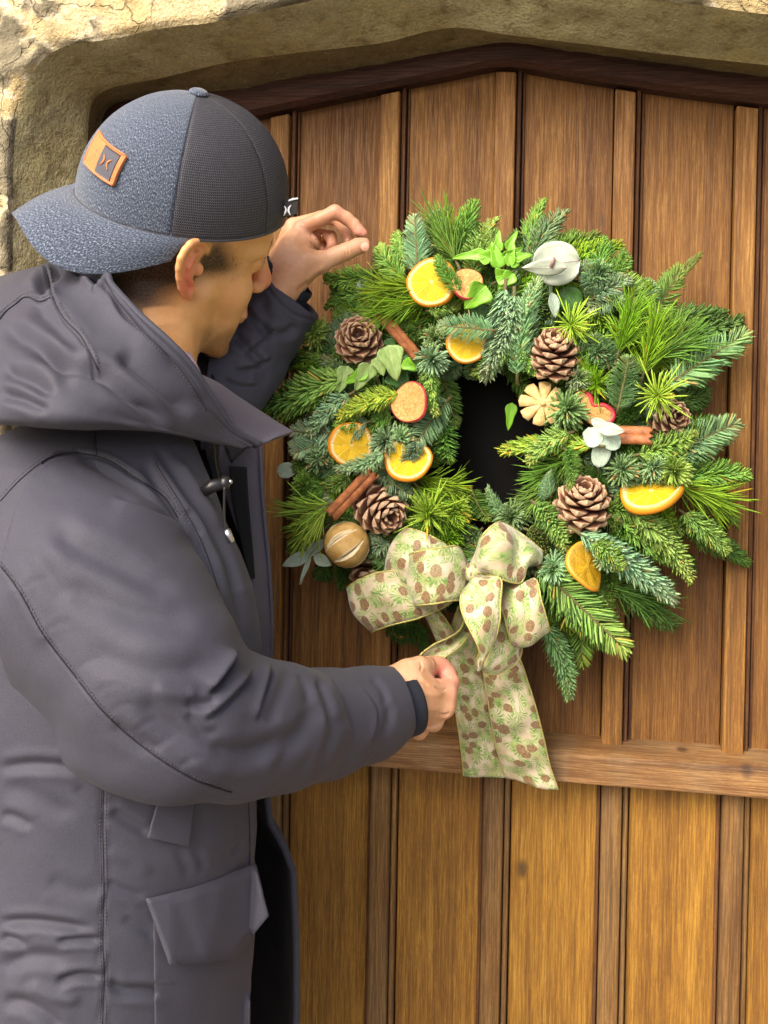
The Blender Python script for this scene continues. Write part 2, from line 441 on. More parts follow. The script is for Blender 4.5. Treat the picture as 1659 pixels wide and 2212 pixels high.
# traced curves of the arch, in picture units (at their own distances)
C_FRAME = [(205, 420), (212, 290), (222, 245), (250, 222), (330, 205), (496, 191), (660, 163), (823, 136), (960, 111), (1090, 92), (1220, 107), (1440, 138), (1659, 166)]
C_RAILLOW = [(330, 330), (496, 262), (660, 224), (823, 190), (960, 163), (1085, 140), (1230, 162), (1440, 194), (1659, 222)]
C_INNER = [(186, 470), (183, 387), (189, 300), (198, 225), (238, 191), (347, 169), (496, 134), (660, 112), (823, 93), (924, 68), (1000, 60), (1105, 76), (1276, 97), (1428, 116), (1659, 141)]
C_OUTER = [(28, 470), (30, 330), (45, 213), (79, 144), (144, 99), (258, 77), (496, 40), (684, -2), (900, -55), (1060, -72), (1200, -50), (1402, -3), (1478, 10), (1659, 28)]
D_DOOR, D_IN, D_OUT = 0.035, 0.10, 0.19
def world_curve(c, d, n=120):
    """left half traced, right half continued to a mirrored jamb"""
    q = spline([PN(x, y, d) for x, y in c], 160)
    xm = float(P(1080, 300, 0.0).x)
    xl = q[0, 0]; bottom = np.array([[xl, -d, 0.0]])
    xr = 2 * xm - xl
    tail = []
    zr = q[-1, 2]; xe = q[-1, 0]
    k = q[(q[:, 2] < zr) & (q[:, 0] < xm - (xe - xm))]
    tail = np.array([[2 * xm - p[0], -d, p[2]] for p in k[::-1] if 2 * xm - p[0] > xe + 0.01])
    parts = [bottom, q] + ([tail] if len(tail) else []) + [np.array([[xr, -d, 0.0]])]
    return resample(np.vstack(parts), n)
def topz(c, d):
    q = world_curve(c, d, 600)
    q = q[q[:, 2] > 0.6]; o = np.argsort(q[:, 0]); q = q[o]
    return lambda x: float(np.interp(x, q[:, 0], q[:, 2]))
fz = topz(C_FRAME, D_DOOR); rz = topz([(212, 600), (240, 440)] + C_RAILLOW, 0.03)
# bays
XU = [float(P(x, 384, 0.018).x) for x in (818.9, 1066.9, 1324.8, 1587.9)]
XL = [float(P(x, 1960, 0.018).x) for x in (795, 1039, 1294, 1556.5)]
stepu = (XU[3] - XU[0]) / 3; stepl = (XL[3] - XL[0]) / 3
XU = [XU[0] - stepu * k for k in (4, 3, 2, 1)] + XU + [XU[3] + stepu * k for k in (1, 2, 3)]
XL = [XL[0] - stepl * k for k in (4, 3, 2, 1)] + XL + [XL[3] + stepl * k for k in (1, 2, 3)]
ZR1 = float(P(1425, 1708, 0.045).z)     # rail face bottom
ZR2 = float(P(1425, 1646, 0.045).z)     # rail face top
XJL = float(P(196, 600, D_DOOR).x); XJR = 2 * float(P(1080, 300, 0).x) - XJL
BW = 0.0245
def plank(name, x0, x1, z0, z1f, z1g, y0, y1, mat, bev=0.0015):
    """upright board whose top follows the arch"""
    b = MB(); V = []; F = []
    xs = np.linspace(x0, x1, 4)
    for y in (y0, y1):
        for x in xs: V.append((x, y, z0)); V.append((x, y, z1g(x) if callable(z1g) else z1g))
    n = len(xs)
    for k in range(n - 1):
        a = 2 * k
        F.append((a, a + 2, a + 3, a + 1)); o = 2 * n
        F.append((o + a, o + a + 1, o + a + 3, o + a + 2))
        F.append((a + 1, a + 3, o + a + 3, o + a + 1)); F.append((a, o + a, o + a + 2, a + 2))
    F.append((0, 1, 2 * n + 1, 2 * n)); e = 2 * n - 2
    F.append((e, 2 * n + e, 2 * n + e + 1, e + 1))
    b.add(V, F); o = b.obj(name, mat, door, smooth=False); bevel(o, bev, 2)
    return dpart(o)
topf = lambda x: rz(x) + 0.03
# dark opening behind the wreath: small recessed black window
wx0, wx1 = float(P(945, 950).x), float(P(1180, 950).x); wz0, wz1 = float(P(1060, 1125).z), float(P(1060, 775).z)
for i, x in enumerate(XU[:-1]):
    bx = x + BW; nx = XU[i + 1]
    if bx < XJL - 0.2 or x > XJR + 0.1: continue
    xa, xb = max(bx + 0.010, XJL - 0.01), min(nx - 0.001, XJR + 0.01)
    if xb - xa < 0.01: continue
    tw = random.uniform(-0.0015, 0.0015)
    plank('board', xa, xb, ZR2 - 0.005, None, topf, 0.0 + tw, 0.02 + tw, W_UP)
for i, x in enumerate(XU):
    if not (XJL < x < XJR - BW): continue
    plank('batten', x, x + BW, ZR2 + 0.002, None, lambda q: rz(q) - 0.004, -0.018, 0.004, W_UPB, 0.002)
    m1 = plank('moulding', x + BW + 0.0012, x + BW + 0.0062, ZR2 + 0.001, None, lambda q: rz(q) + 0.002, -0.010, 0.004, W_MO, 0.002)
    m2 = plank('moulding', x + BW + 0.0078, x + BW + 0.0105, ZR2 + 0.001, None, lambda q: rz(q) + 0.002, -0.004, 0.004, W_MO, 0.001)
for i, x in enumerate(XL[:-1]):
    bx = x + BW; nx = XL[i + 1]
    xa, xb = max(bx + 0.009, XJL - 0.01), min(nx - 0.005, XJR + 0.01)
    if xb - xa < 0.01: continue
    plank('board', xa, xb, 0.13, None, ZR1 + 0.01, random.uniform(-.001, .001), 0.02, W_LO)
for i, x in enumerate(XL):
    if not (XJL < x < XJR - BW): continue
    plank('batten', x, x + BW, 0.13, None, ZR1 - 0.0005, -0.017, 0.004, W_LOB, 0.003)
    plank('moulding', x + BW + 0.0012, x + BW + 0.0075, 0.13, None, ZR1 - 0.0005, -0.009, 0.004, W_LOB, 0.0025)
    plank('moulding', x - 0.0055, x - 0.0012, 0.13, None, ZR1 - 0.0005, -0.003, 0.004, W_MO, 0.0015)
# mid rail with a sloping ledge
b = MB(); prof = [(0.02, ZR1), (-0.045, ZR1), (-0.045, ZR2), (-0.038, ZR2 + 0.0035), (0.0, ZR2 + 0.012), (0.02, ZR2 + 0.012)]
xs = np.linspace(XJL, XJR, 40); V = [(x, y, z) for x in xs for y, z in prof]
b.add(V, grid_faces(6, 40, True) + [tuple(range(6)), tuple(range(39 * 6, 40 * 6))[::-1]])
dpart(bevel(b.obj('mid_rail', W_RAIL, door, smooth=False), 0.0025, 2))
b = MB(); b.box(XJL, XJR, -0.035, 0.02, 0.0, 0.13); dpart(bevel(b.obj('bottom_rail', W_RAIL, door, smooth=False), 0.003))
# head rail: curved board following the arch
q1 = world_curve(C_FRAME, D_DOOR, 240); q1 = q1[(q1[:, 2] > 1.5)]
n = len(q1); V = []
for p in q1:
    x = float(np.clip(p[0], XJL + 0.02, XJR - 0.02)); zl = min(rz(x), p[2] - 0.01)
    V += [(p[0], -0.030, p[2] + 0.012), (p[0], -0.034, (p[2] + zl) / 2 + 0.008), (x, -0.032, zl + 0.006), (x, -0.024, zl), (x, 0.012, zl), (p[0], 0.012, p[2] + 0.012)]
dpart(from_data('head_rail', V, grid_faces(6, n, True), W_TOP, door, smooth=False))
# side stiles of the frame
for xs_, nm in ((XJL - 0.03, 'frame_stile'), (XJR - 0.03, 'frame_stile')):
    b = MB(); b.box(xs_, xs_ + 0.06, -0.028, 0.02, 0.0, fz(xs_ + .03) - 0.01); dpart(bevel(b.obj(nm, W_TOP, door, smooth=False), 0.003))
# added backing that keeps sky out of the board gaps; then the black window
b = MB(); b.box(XJL - .03, XJR + .03, 0.021, 0.045, 0.0, fz(0.2) + .3); dpart(b.obj('backing', W_TOP, door, smooth=False))
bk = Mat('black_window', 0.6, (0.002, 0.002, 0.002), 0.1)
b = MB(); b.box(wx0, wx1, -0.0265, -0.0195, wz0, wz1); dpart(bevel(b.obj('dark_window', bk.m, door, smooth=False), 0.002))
# nail heads
nm_ = Mat('nail', 0.5, (0.03, 0.02, 0.015), Metallic=0.6)

# ---- wall and stone surround ------------------------------------------
def loft(name, curves, nsub, mat, amp, parent=None, peel=False, scale=1.0):
    rows = []
    for (a, b_), ns in zip(zip(curves[:-1], curves[1:]), nsub):
        for t in np.linspace(0, 1, ns, endpoint=False): rows.append(a * (1 - t) + b_ * t)
    rows.append(curves[-1]); R = np.array(rows); nv, nu = R.shape[:2]
    V = R.reshape(-1, 3)
    F = np.array(grid_faces(nu, nv))[:, ::-1]
    N = normals(V, F)
    at = {}
    disp = amp * (fbm(V, 4, 9) + 0.5 * fbm(V + 5, 3, 45)) 
    if peel:
        e = fbm(V * [1, 1, 1.1] + 3.3, 5, 7.5) + 0.20 * fbm(V, 3, 60)
        pe = sstep(-0.02, 0.005, e); rim = np.exp(-((e + 0.03) / 0.018) ** 2)
        disp = disp - 0.006 * pe + 0.0025 * rim + pe * 0.003 * fbm(V + 9, 3, 30)
        # shell-like pits
        for _ in range(60):
            c = V[rng.integers(len(V))]; r = rng.uniform(0.006, 0.018)
            dd = np.linalg.norm(V - c, axis=1) / r
            disp += -0.004 * np.exp(-(dd ** 2) * 1.5) + 0.003 * np.exp(-((dd - 1.15) / 0.18) ** 2) * (V[:, 2] > c[2] - 0.3 * r)
        at = {'peel': pe, 'rim': rim}
    row = np.repeat(np.arange(nv), nu); tap = np.minimum(1, np.minimum(row, nv - 1 - row) / 2.0)
    V = V + N * (disp * tap)[:, None]
    return mesh_np(name, V, F, mat, parent, at)
NU = 620
def arc_resample(q, n):   # more points where the picture looks (z > 1.3)
    s = np.r_[0, np.cumsum(np.linalg.norm(np.diff(q, axis=0), axis=1) * np.where(q[1:, 2] > 1.25, 1.0, 0.25))]
    t = np.linspace(0, s[-1], n); return np.stack([np.interp(t, s, q[:, k]) for k in range(3)], 1)
cf = arc_resample(world_curve(C_FRAME, D_DOOR, 800), NU)
ci = arc_resample(world_curve(C_INNER, D_IN, 800), NU)
co = arc_resample(world_curve(C_OUTER, D_OUT, 800), NU)
co[:, 2] += 0.006 * fbm(co, 4, 14); co[:, 0] += 0.006 * fbm(co + 7, 4, 14) * (co[:, 2] < 1.75)
cback = cf.copy(); cback[:, 1] = 0.05
rough_edge = fbm(co, 4, 25) * 0.006
co2 = co.copy()
far1 = co.copy(); ctr = np.array([float(P(1080, 300).x), -D_OUT, 1.2])
dirs = co - ctr; dirs[:, 1] = 0; dirs[:, 2] = np.maximum(dirs[:, 2], 0); dn = dirs / (np.linalg.norm(dirs, axis=1)[:, None] + 1e-9)
dn[co[:, 2] < 1.2] = [0, 0, 0]
low = co[:, 2] < 1.2
dn[low] = np.where(co[low][:, :1] < ctr[0], [-1.0, 0, 0], [1.0, 0, 0])
co2 = co + dn * (0.008 + rough_edge[:, None]); co2[:, 1] = -D_OUT - 0.006
far1 = co2 + dn * 0.35; far1[:, 1] = -D_OUT - 0.006
far2 = co2 + dn * 2.5
far2[:, 1] = -D_OUT - 0.006
surround = empty('stone_surround', (0, 0, 0))
tag(surround, 'pointed stone door surround with a broad olive-brown chamfer', 'door surround', )
loft('chamfer', [ci, co], [26], S_ARCH, 0.004, surround)
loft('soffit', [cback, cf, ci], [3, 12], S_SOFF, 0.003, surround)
wall = loft('plaster_wall', [co, co2, far1, far2], [2, 90, 10], S_WALL, 0.003, None, peel=True)
wall.name = 'wall'; tag(wall, 'cracked cream plaster wall with peeling grey patches around the doorway', 'wall')
# ================================================================== THE MAN
person = empty('person', tuple(P(180, 1500, 0.32).xy) + (0.0,))
tag(person, 'person in backwards grey cap and slate parka adjusting the wreath', 'person')
POFF = Vector(person.location)
def own(o):            # parts are modelled in world metres; hang them under the person
    o.parent = person; o.matrix_parent_inverse = Matrix.Translation(-POFF); return o
# ---- materials
sk = Mat('skin', 0.42, spec=0.45)
v = sk.coord('Object')
c = sk.mix(sk.g(sk.noise(v, 35, 5), 0.3, 0.7), (0.70, 0.35, 0.135), (0.80, 0.45, 0.20))
c = sk.mix(sk.attr('red', 'Fac'), c, (0.78, 0.24, 0.14))
c = sk.mix(sk.math('MULTIPLY', sk.attr('hair', 'Fac'), sk.g(sk.noise(v, 700, 2), 0.2, 0.7, 0.78, 1.0)), c, (0.020, 0.014, 0.011))
sk.color(c); sk.b.inputs['Subsurface Weight'].default_value = 0.12
sk.b.inputs['Subsurface Radius'].default_value = (0.010, 0.004, 0.002); sk.b.inputs['Subsurface Scale'].default_value = 0.6
sk.bump(sk.noise(v, 600, 3, 0.6), 0.22, 0.0005)
sk.roughness(sk.g(sk.noise(v, 60, 3), 0.3, 0.7, 0.38, 0.55))
hs = Mat('skin_hand', 0.45, spec=0.45); v = hs.coord('Object')
c = hs.mix(hs.g(hs.noise(v, 40, 5), 0.3, 0.7), (0.56, 0.29, 0.15), (0.67, 0.39, 0.235))
c = hs.mix(hs.attr('red', 'Fac'), c, (0.70, 0.30, 0.22)); hs.color(c)
hs.b.inputs['Subsurface Weight'].default_value = 0.12; hs.b.inputs['Subsurface Radius'].default_value = (0.010, 0.004, 0.002); hs.b.inputs['Subsurface Scale'].default_value = 0.5
hs.bump(hs.math('ADD', hs.noise(v, 500, 3, 0.6), hs.math('MULTIPLY', hs.noise(v, 90, 3), 1.0)), 0.25, 0.0008)
hairm = Mat('dark_hair', 0.6, (0.028, 0.018, 0.012), 0.3).m
def fabric(name, col, rough=0.55, weave=1400, bump=0.25, sheen=0.04, spec=0.35):
    m = Mat(name, rough, spec=spec); v = m.coord('Object')
    n = m.noise(v, weave, 2, 0.5); n2 = m.noise(v, 7, 4)
    c = m.mix(m.g(n, 0.3, 0.7), tuple(q * 0.80 for q in col), tuple(q * 1.18 for q in col))
    c = m.mix(m.g(n2, 0.35, 0.65, 0, 0.5), c, m.mix(1.0, c, (0.90, 0.87, 0.95), 'MULTIPLY'))
    m.color(c); m.bump(m.math('ADD', n, m.math('MULTIPLY', m.noise(v, 90, 3), 0.8)), bump, 0.0006)
    m.b.inputs['Sheen Weight'].default_value = sheen; m.b.inputs['Sheen Roughness'].default_value = 0.4
    return m.m
F_COAT = fabric('coat_fabric', (0.050, 0.051, 0.070), 0.66, bump=0.4, spec=0.32)
F_COAT2 = fabric('coat_fabric_collar', (0.070, 0.066, 0.088), 0.6)
F_LINE = fabric('coat_lining', (0.006, 0.005, 0.008), 0.7, sheen=0.05)
F_KNIT = fabric('knit_cuff', (0.012, 0.016, 0.026), 0.85, 900, 0.6)
F_SHIRT = fabric('sweater', (0.010, 0.010, 0.013), 0.85, 700, 0.5)
F_JEAN = fabric('trousers', (0.018, 0.022, 0.035), 0.8)
F_PURP = fabric('collar_lining', (0.20, 0.15, 0.20), 0.5)
M_VELC = fabric('velcro', (0.005, 0.0055, 0.007), 0.95, 2500, 1.0)
M_MET = Mat('metal', 0.3, (0.55, 0.55, 0.58), Metallic=1.0).m
M_BLK = Mat('black_plastic', 0.35, (0.012, 0.012, 0.014)).m
M_GOLD = Mat('gold', 0.25, (0.85, 0.55, 0.18), Metallic=1.0).m

# ---- head frame
HC = None
for dd in np.linspace(0.2, 0.4, 81):
    if HC is None and depth(P(395, 446, dd)) < 1.143: HC = P(395, 446, dd); DH = float(dd)
vdir = (HC - CAM).normalized()
i1 = (RT - vdir * RT.dot(vdir)).normalized(); i2 = i1.cross(vdir).normalized()   # image right, image up there
if i2.dot(UP) < 0: i2 = -i2
TILT, HY = math.radians(20), math.radians(23)
cch = (i1 * 0.9858 - i2 * 0.168).normalized(); nup = (i1 * 0.168 + i2 * 0.9858).normalized()
HU = (nup * math.cos(TILT) - vdir * math.sin(TILT)).normalized()
hw = (vdir * math.cos(TILT) + nup * math.sin(TILT)).normalized()
HF = (cch * math.cos(HY) + hw * math.sin(HY)).normalized()
HR = HF.cross(HU).normalized()          # the man's right, towards the camera
HM = np.array([HF, HR, HU]).T            # local (front, right, up) -> world
HC_ = np.array(HC)
def H2W(p): return np.asarray(p, float) @ HM.T + HC_
def W2H(p): return (np.asarray(p, float) - HC_) @ HM
def hpx(x, y, yl):
    """head-local point seen at picture (x, y) whose 'right' coordinate is yl"""
    r = np.array(P(x, y, 0.0)) - CAMN; r = r / np.linalg.norm(r)
    o = W2H(CAMN); dvec = r @ HM
    t = (yl - o[1]) / dvec[1]
    return o + dvec * t

# ---- head
f = Field((-0.125, -0.10, -0.235), (0.135, 0.115, 0.10), 0.0016)
f.ell((-0.008, 0, 0.0), (0.098, 0.076, 0.092), k=0.0)
f.ell((0.040, 0, -0.010), (0.059, 0.064, 0.050), k=0.02)
f.cone((0.028, 0, -0.055), (0.038, 0, -0.105), 0.056, 0.040, 0.02)
for s_ in (-1, 1):
    f.ell((0.044, 0.041 * s_, -0.074), (0.027, 0.022, 0.024), k=0.024)
    f.cone((0.045, 0.036 * s_, -0.090), (0.046, 0.028 * s_, -0.132), 0.020, 0.017, 0.024)
    f.cone((0.006, 0.056 * s_, -0.070), (0.006, 0.050 * s_, -0.105), 0.017, 0.017, 0.025)
    f.cone((0.006, 0.050 * s_, -0.108), (0.055, 0.018 * s_, -0.157), 0.016, 0.0135, 0.016)
    f.cone((0.090, 0.008 * s_, -0.022), (0.070, 0.046 * s_, -0.026), 0.009, 0.010, 0.014)
    f.ell((0.098, 0.031 * s_, -0.046), (0.019, 0.017, 0.011), k=0.010, op='sub')
    f.ell((0.072, 0.031 * s_, -0.046), (0.0135, 0.0145, 0.0135), k=0.003)
    f.cone((0.083, 0.020 * s_, -0.043), (0.076, 0.043 * s_, -0.045), 0.003, 0.003, 0.003)
    f.ell((0.093, 0.0125 * s_, -0.086), (0.010, 0.0075, 0.0075), k=0.005)
    f.ell((0.040, 0.036 * s_, -0.108), (0.020, 0.017, 0.028), k=0.020)
f.ell((0.061, 0, -0.112), (0.026, 0.027, 0.028), k=0.013)
f.cone((0.089, 0, -0.036), (0.1020, 0, -0.074), 0.0078, 0.0092, 0.010)
f.ell((0.1030, 0, -0.0830), (0.0120, 0.0125, 0.0120), k=0.008)
for s_ in (-1, 1):
    f.cone((0.0800, 0.020 * s_, -0.1180), (0.0862, 0, -0.1150), 0.0040, 0.0056, 0.004)
    f.cone((0.0780, 0.017 * s_, -0.1240), (0.0842, 0, -0.1268), 0.0042, 0.0062, 0.004)
f.cone((0.0935, -0.024, -0.1210), (0.0935, 0.024, -0.1210), 0.0032, 0.0034, 0.002, 'sub')
f.ell((0.063, 0, -0.156), (0.0215, 0.021, 0.019), k=0.012)
f.ell((0.090, 0, -0.1375), (0.011, 0.026, 0.0045), k=0.008, op='sub')
for s_ in (-1, 1): f.ell((0.098, 0.006 * s_, -0.093), (0.005, 0.0033, 0.0035), k=0.002, op='sub')
# neck
nk = W2H(PN(262, 850, 0.315))
f2lo = nk
f.cone((-0.030, 0, -0.085), tuple(nk * [0.5, 0.5, 0.5] + np.array([-0.015, 0, -0.045])), 0.062, 0.060, 0.03)
f.cone(tuple(nk * [0.5, 0.5, 0.5] + np.array([-0.015, 0, -0.045])), tuple(nk), 0.060, 0.062, 0.02)
f.cone((0.018, 0.0, -0.118), tuple(nk * 0.8 + np.array([0.02, 0, -0.02])), 0.020, 0.035, 0.035)
# sternomastoid
f.cone((-0.022, 0.060, -0.090), tuple(nk * 0.9 + np.array([0.05, 0.02, 0.0])), 0.012, 0.012, 0.03)
# near ear (the man's right), built along the traced rim
def ear(f, sgn):
    rim = [(447, 548), (446, 533), (438, 524), (425, 520), (411, 527), (399, 541), (390, 558), (386, 578), (387, 600), (392, 620), (400, 634), (409, 641)]
    yl = [0.072, 0.075, 0.080, 0.085, 0.090, 0.094, 0.096, 0.095, 0.092, 0.087, 0.082, 0.077]
    rr = [0.0028, 0.0033, 0.0036, 0.0038, 0.0038, 0.0037, 0.0036, 0.0036, 0.0037, 0.0042, 0.0048, 0.0046]
    R = [hpx(x, y, q) * [1, sgn, 1] for (x, y), q in zip(rim, yl)]
    f.chain(R, rr, 0.002)
    base = [hpx(x, y, q) * [1, sgn, 1] for (x, y), q in (((432, 552), 0.070), ((420, 575), 0.068), ((413, 605), 0.068), ((415, 630), 0.072))]
    # shell between rim and head
    Rd, bd = resample(np.array(R[2:11]), 26), resample(np.array(base), 26)
    for i in range(26): f.cone(Rd[i] * .92 + bd[i] * .08, bd[i], 0.0020, 0.0034, 0.0025)
    # antihelix and tragus, antitragus
    ah = [hpx(x, y, q) * [1, sgn, 1] for (x, y), q in (((432, 545), 0.079), ((416, 553), 0.086), ((407, 575), 0.089), ((406, 597), 0.087), ((413, 612), 0.083))]
    f.chain(ah, [0.0025, 0.003, 0.0034, 0.0034, 0.0034], 0.003)
    f.ell(hpx(430, 583, 0.0755) * [1, sgn, 1], (0.0048, 0.0028, 0.0070), k=0.005)
    f.ell(hpx(421, 577, 0.084) * [1, sgn, 1], (0.0050, 0.0075, 0.0095), k=0.003, op='sub')
    f.ell(hpx(430, 538, 0.083) * [1, sgn, 1], (0.0062, 0.0045, 0.0038), k=0.002, op='sub')
    f.ell(hpx(411, 625, 0.080) * [1, sgn, 1], (0.006, 0.0035, 0.008), k=0.003)
ear(f, 1); ear(f, -1)
V, F = f.mesh(); V = smooth_mesh(V, F, 2)
loc = V.copy(); V = H2W(V)
xs, ys, zs = loc.T
xs2 = np.abs(ys)
def blob(c, r): return np.exp(-(((loc - c) / r) ** 2).sum(1))
hairA = sstep(-0.075, -0.040, zs + 0.25 * np.clip(xs + 0.02, -1, 0)) * sstep(0.050, 0.012, xs + 0.7 * (zs + 0.03)) * sstep(-0.062, -0.030, zs + 0.9 * np.clip(-xs, 0, 1)) * (xs2 > 0.02) + sstep(0.0, -0.05, xs + 0.01) * sstep(-0.105, -0.06, zs)
side = 0.0 * (blob([0.024, 0.07, -0.030], [0.013, 0.03, 0.016]) + blob([0.024, -0.07, -0.030], [0.013, 0.03, 0.016]) + blob([0.018, 0.07, -0.052], [0.008, 0.03, 0.012]))
beard = sstep(-0.100, -0.120, zs + 0.32 * (xs - 0.03)) * sstep(-0.01, 0.02, xs) * sstep(-0.165, -0.15, zs + 0.0 * xs)
chin = 1.5 * blob([0.062, 0.004, -0.173], [0.030, 0.036, 0.017])
nse = 0.5 + fbm(loc, 4, 60)
earmask = np.clip(1.4 * np.exp(-((np.stack([xs + 0.014, xs2 - 0.090, zs + 0.040], 1) / [0.024, 0.015, 0.034]) ** 2).sum(1)) - 0.15, 0, 1)
earcut = sstep(0.0735, 0.0765, xs2) * (xs < 0.022) * (xs > -0.06) * (zs > -0.09)
hair = np.clip(1.1 * hairA + 0.5 * side, 0, 0.98) * (1 - earcut) + 0.85 * np.clip(chin, 0, 1) + 0.48 * beard * np.clip(nse + 0.3, 0, 1)
hair *= (zs > -0.185)
red = np.clip(1.1 * earmask * (0.6 + 0.6 * blob([-0.02, 0.09, -0.04], [0.012, 0.03, 0.03])) + 0.85 * blob([0.104, 0, -0.082], [0.016, 0.02, 0.016])
              + 0.9 * (blob([0.086, 0, -0.1270], [0.014, 0.018, 0.006]) + blob([0.088, 0, -0.1150], [0.014, 0.018, 0.005])), 0, 1)
head_V, head_F, head_hair, head_red = V, F, np.clip(hair, 0, 1), red

# ---- hands (picture coordinates, distance from the door, radius in picture units)
def px_cone_field(F_, pts, k, rs=1.0):
    W = [PN(x, y, d) for x, y, d, r in pts]; R = [r / PXM(x, y, d) * rs for x, y, d, r in pts]
    F_.chain(W, R, k)
def L(u, v): return (521 + .215 * u, 384 + .215 * v)
def Rr(u, v): return (768 + .1984 * u, 1344 + .1984 * v)
def hand_field(pts):
    W = np.array([PN(x, y, d) for x, y, d in pts]); return Field(W.min(0) - 0.03, W.max(0) + 0.03, 0.0012)
# left (far) hand
fl = hand_field([L(200, 300) + (0.16,), L(1320, 1400) + (0.05,), L(300, 1400) + (0.2,)])
def c4(F_, conv, lst, k=0.003):
    px_cone_field(F_, [conv(u, v) + (d, r * (0.215 if conv is L else 0.1984)) for u, v, d, r in lst], k)
# wrist + metacarpus
c4(fl, L, [(360, 1190, .150, 165), (470, 950, .148, 160), (520, 760, .140, 150)], .02)
c4(fl, L, [(430, 1120, .150, 150), (600, 900, .142, 140)], .02)
c4(fl, L, [(420, 900, .140, 130), (610, 505, .125, 78)], .018)          # index metacarpal
c4(fl, L, [(400, 850, .125, 130), (520, 480, .105, 76)], .016)         # middle
c4(fl, L, [(400, 850, .115, 120), (475, 540, .088, 72)], .016)         # ring
c4(fl, L, [(420, 880, .105, 110), (500, 620, .075, 66)], .016)
c4(fl, L, [(560, 720, .130, 130), (690, 660, .120, 90)], .016)          # web
c4(fl, L, [(600, 700, .118, 110), (690, 720, .112, 90)], .016)
# index finger
c4(fl, L, [(605, 500, .125, 78), (770, 430, .126, 74), (935, 345, .126, 70)], .005)
c4(fl, L, [(945, 345, .126, 72), (1060, 410, .120, 62), (1130, 470, .117, 62)], .005)
c4(fl, L, [(1130, 470, .117, 62), (1185, 535, .116, 56), (1225, 560, .115, 46)], .004)
# middle finger: beneath the index
c4(fl, L, [(520, 480, .105, 74), (800, 400, .098, 66), (960, 420, .094, 62)], .004)
c4(fl, L, [(960, 420, .094, 60), (1050, 540, .095, 54), (1080, 610, .098, 50)], .004)
c4(fl, L, [(1080, 610, .098, 50), (1070, 660, .101, 44)], .004)
# ring finger
c4(fl, L, [(480, 540, .088, 70), (760, 560, .080, 62), (900, 590, .078, 60)], .004)
c4(fl, L, [(900, 590, .078, 58), (920, 690, .084, 52), (880, 740, .092, 48)], .004)
# little finger
c4(fl, L, [(500, 620, .075, 62), (700, 650, .070, 54), (820, 690, .070, 50)], .004)
c4(fl, L, [(820, 690, .070, 48), (810, 760, .078, 44), (760, 770, .088, 40)], .004)
# thumb
c4(fl, L, [(500, 1000, .152, 135), (690, 860, .148, 112), (800, 850, .146, 96)], .018)
c4(fl, L, [(800, 850, .146, 96), (960, 780, .142, 84), (1060, 740, .140, 84)], .008)
c4(fl, L, [(1060, 740, .140, 84), (1170, 690, .136, 78), (1232, 672, .134, 70)], .006)
V, F = fl.mesh(); V = smooth_mesh(V, F, 2)
def creases(V, F, cv, lst): return wrinkle(V, F, [([cv(u, v) for u, v in p_], w_, h_, k_) for p_, w_, h_, k_ in lst])
V = creases(V, F, L, [([(1035, 690), (1052, 740), (1040, 795)], 1.6, .0007, 'v'), ([(1066, 690), (1082, 740), (1074, 788)], 1.6, .0006, 'v'), ([(1005, 710), (1018, 750), (1010, 790)], 1.5, .0004, 'v'),
  ([(690, 560), (735, 620), (765, 640)], 2.2, .0012, 'v'), ([(690, 640), (740, 700), (790, 760)], 2.5, .0012, 'v'), ([(640, 1040), (740, 950), (850, 890)], 6, .0016, 'r'), ([(470, 700), (540, 600), (590, 510)], 7, .0012, 'r'),
  ([(420, 680), (450, 600), (480, 540)], 6, .0010, 'r'), ([(1095, 425), (1120, 465), (1105, 500)], 1.6, .0007, 'v'), ([(930, 300), (960, 340), (955, 390)], 1.6, .0005, 'v'), ([(560, 470), (600, 455), (640, 470)], 2.0, .0006, 'v'),
  ([(560, 1150), (620, 1090), (700, 1050)], 5, .0010, 'v'), ([(480, 900), (560, 850), (640, 760)], 5, .0008, 'r')])
lh_V, lh_F = V, F
# right (near) hand
fr = hand_field([Rr(100, 200) + (0.30,), Rr(1200, 1400) + (0.10,)])
c4(fr, Rr, [(250, 800, .250, 270), (480, 810, .240, 265), (640, 820, .228, 240)], .02)
c4(fr, Rr, [(600, 700, .232, 190), (980, 760, .205, 112)], .02)
c4(fr, Rr, [(600, 820, .236, 190), (965, 930, .214, 108)], .02)
c4(fr, Rr, [(560, 920, .232, 180), (845, 1085, .208, 100)], .02)
c4(fr, Rr, [(520, 1000, .225, 150), (690, 1190, .196, 82)], .02)
c4(fr, Rr, [(700, 850, .215, 170), (800, 880, .20, 150)], .02)
# fingers curl away from the viewer, towards the palm
c4(fr, Rr, [(985, 760, .205, 118), (1030, 660, .190, 96), (1000, 560, .178, 88)], .008)     # index
c4(fr, Rr, [(1000, 560, .178, 90), (935, 480, .180, 84), (880, 455, .186, 78)], .008)
c4(fr, Rr, [(880, 455, .186, 78), (790, 440, .196, 72)], .006)
c4(fr, Rr, [(965, 930, .214, 104), (1010, 880, .180, 90), (960, 760, .160, 80)], .008)      # middle
c4(fr, Rr, [(960, 760, .160, 80), (860, 700, .165, 70)], .006)
c4(fr, Rr, [(845, 1085, .208, 94), (870, 1060, .175, 82), (830, 940, .155, 74)], .008)      # ring
c4(fr, Rr, [(830, 940, .155, 74), (740, 860, .160, 66)], .006)
c4(fr, Rr, [(690, 1190, .196, 80), (720, 1170, .165, 72), (690, 1060, .150, 62)], .008)     # little
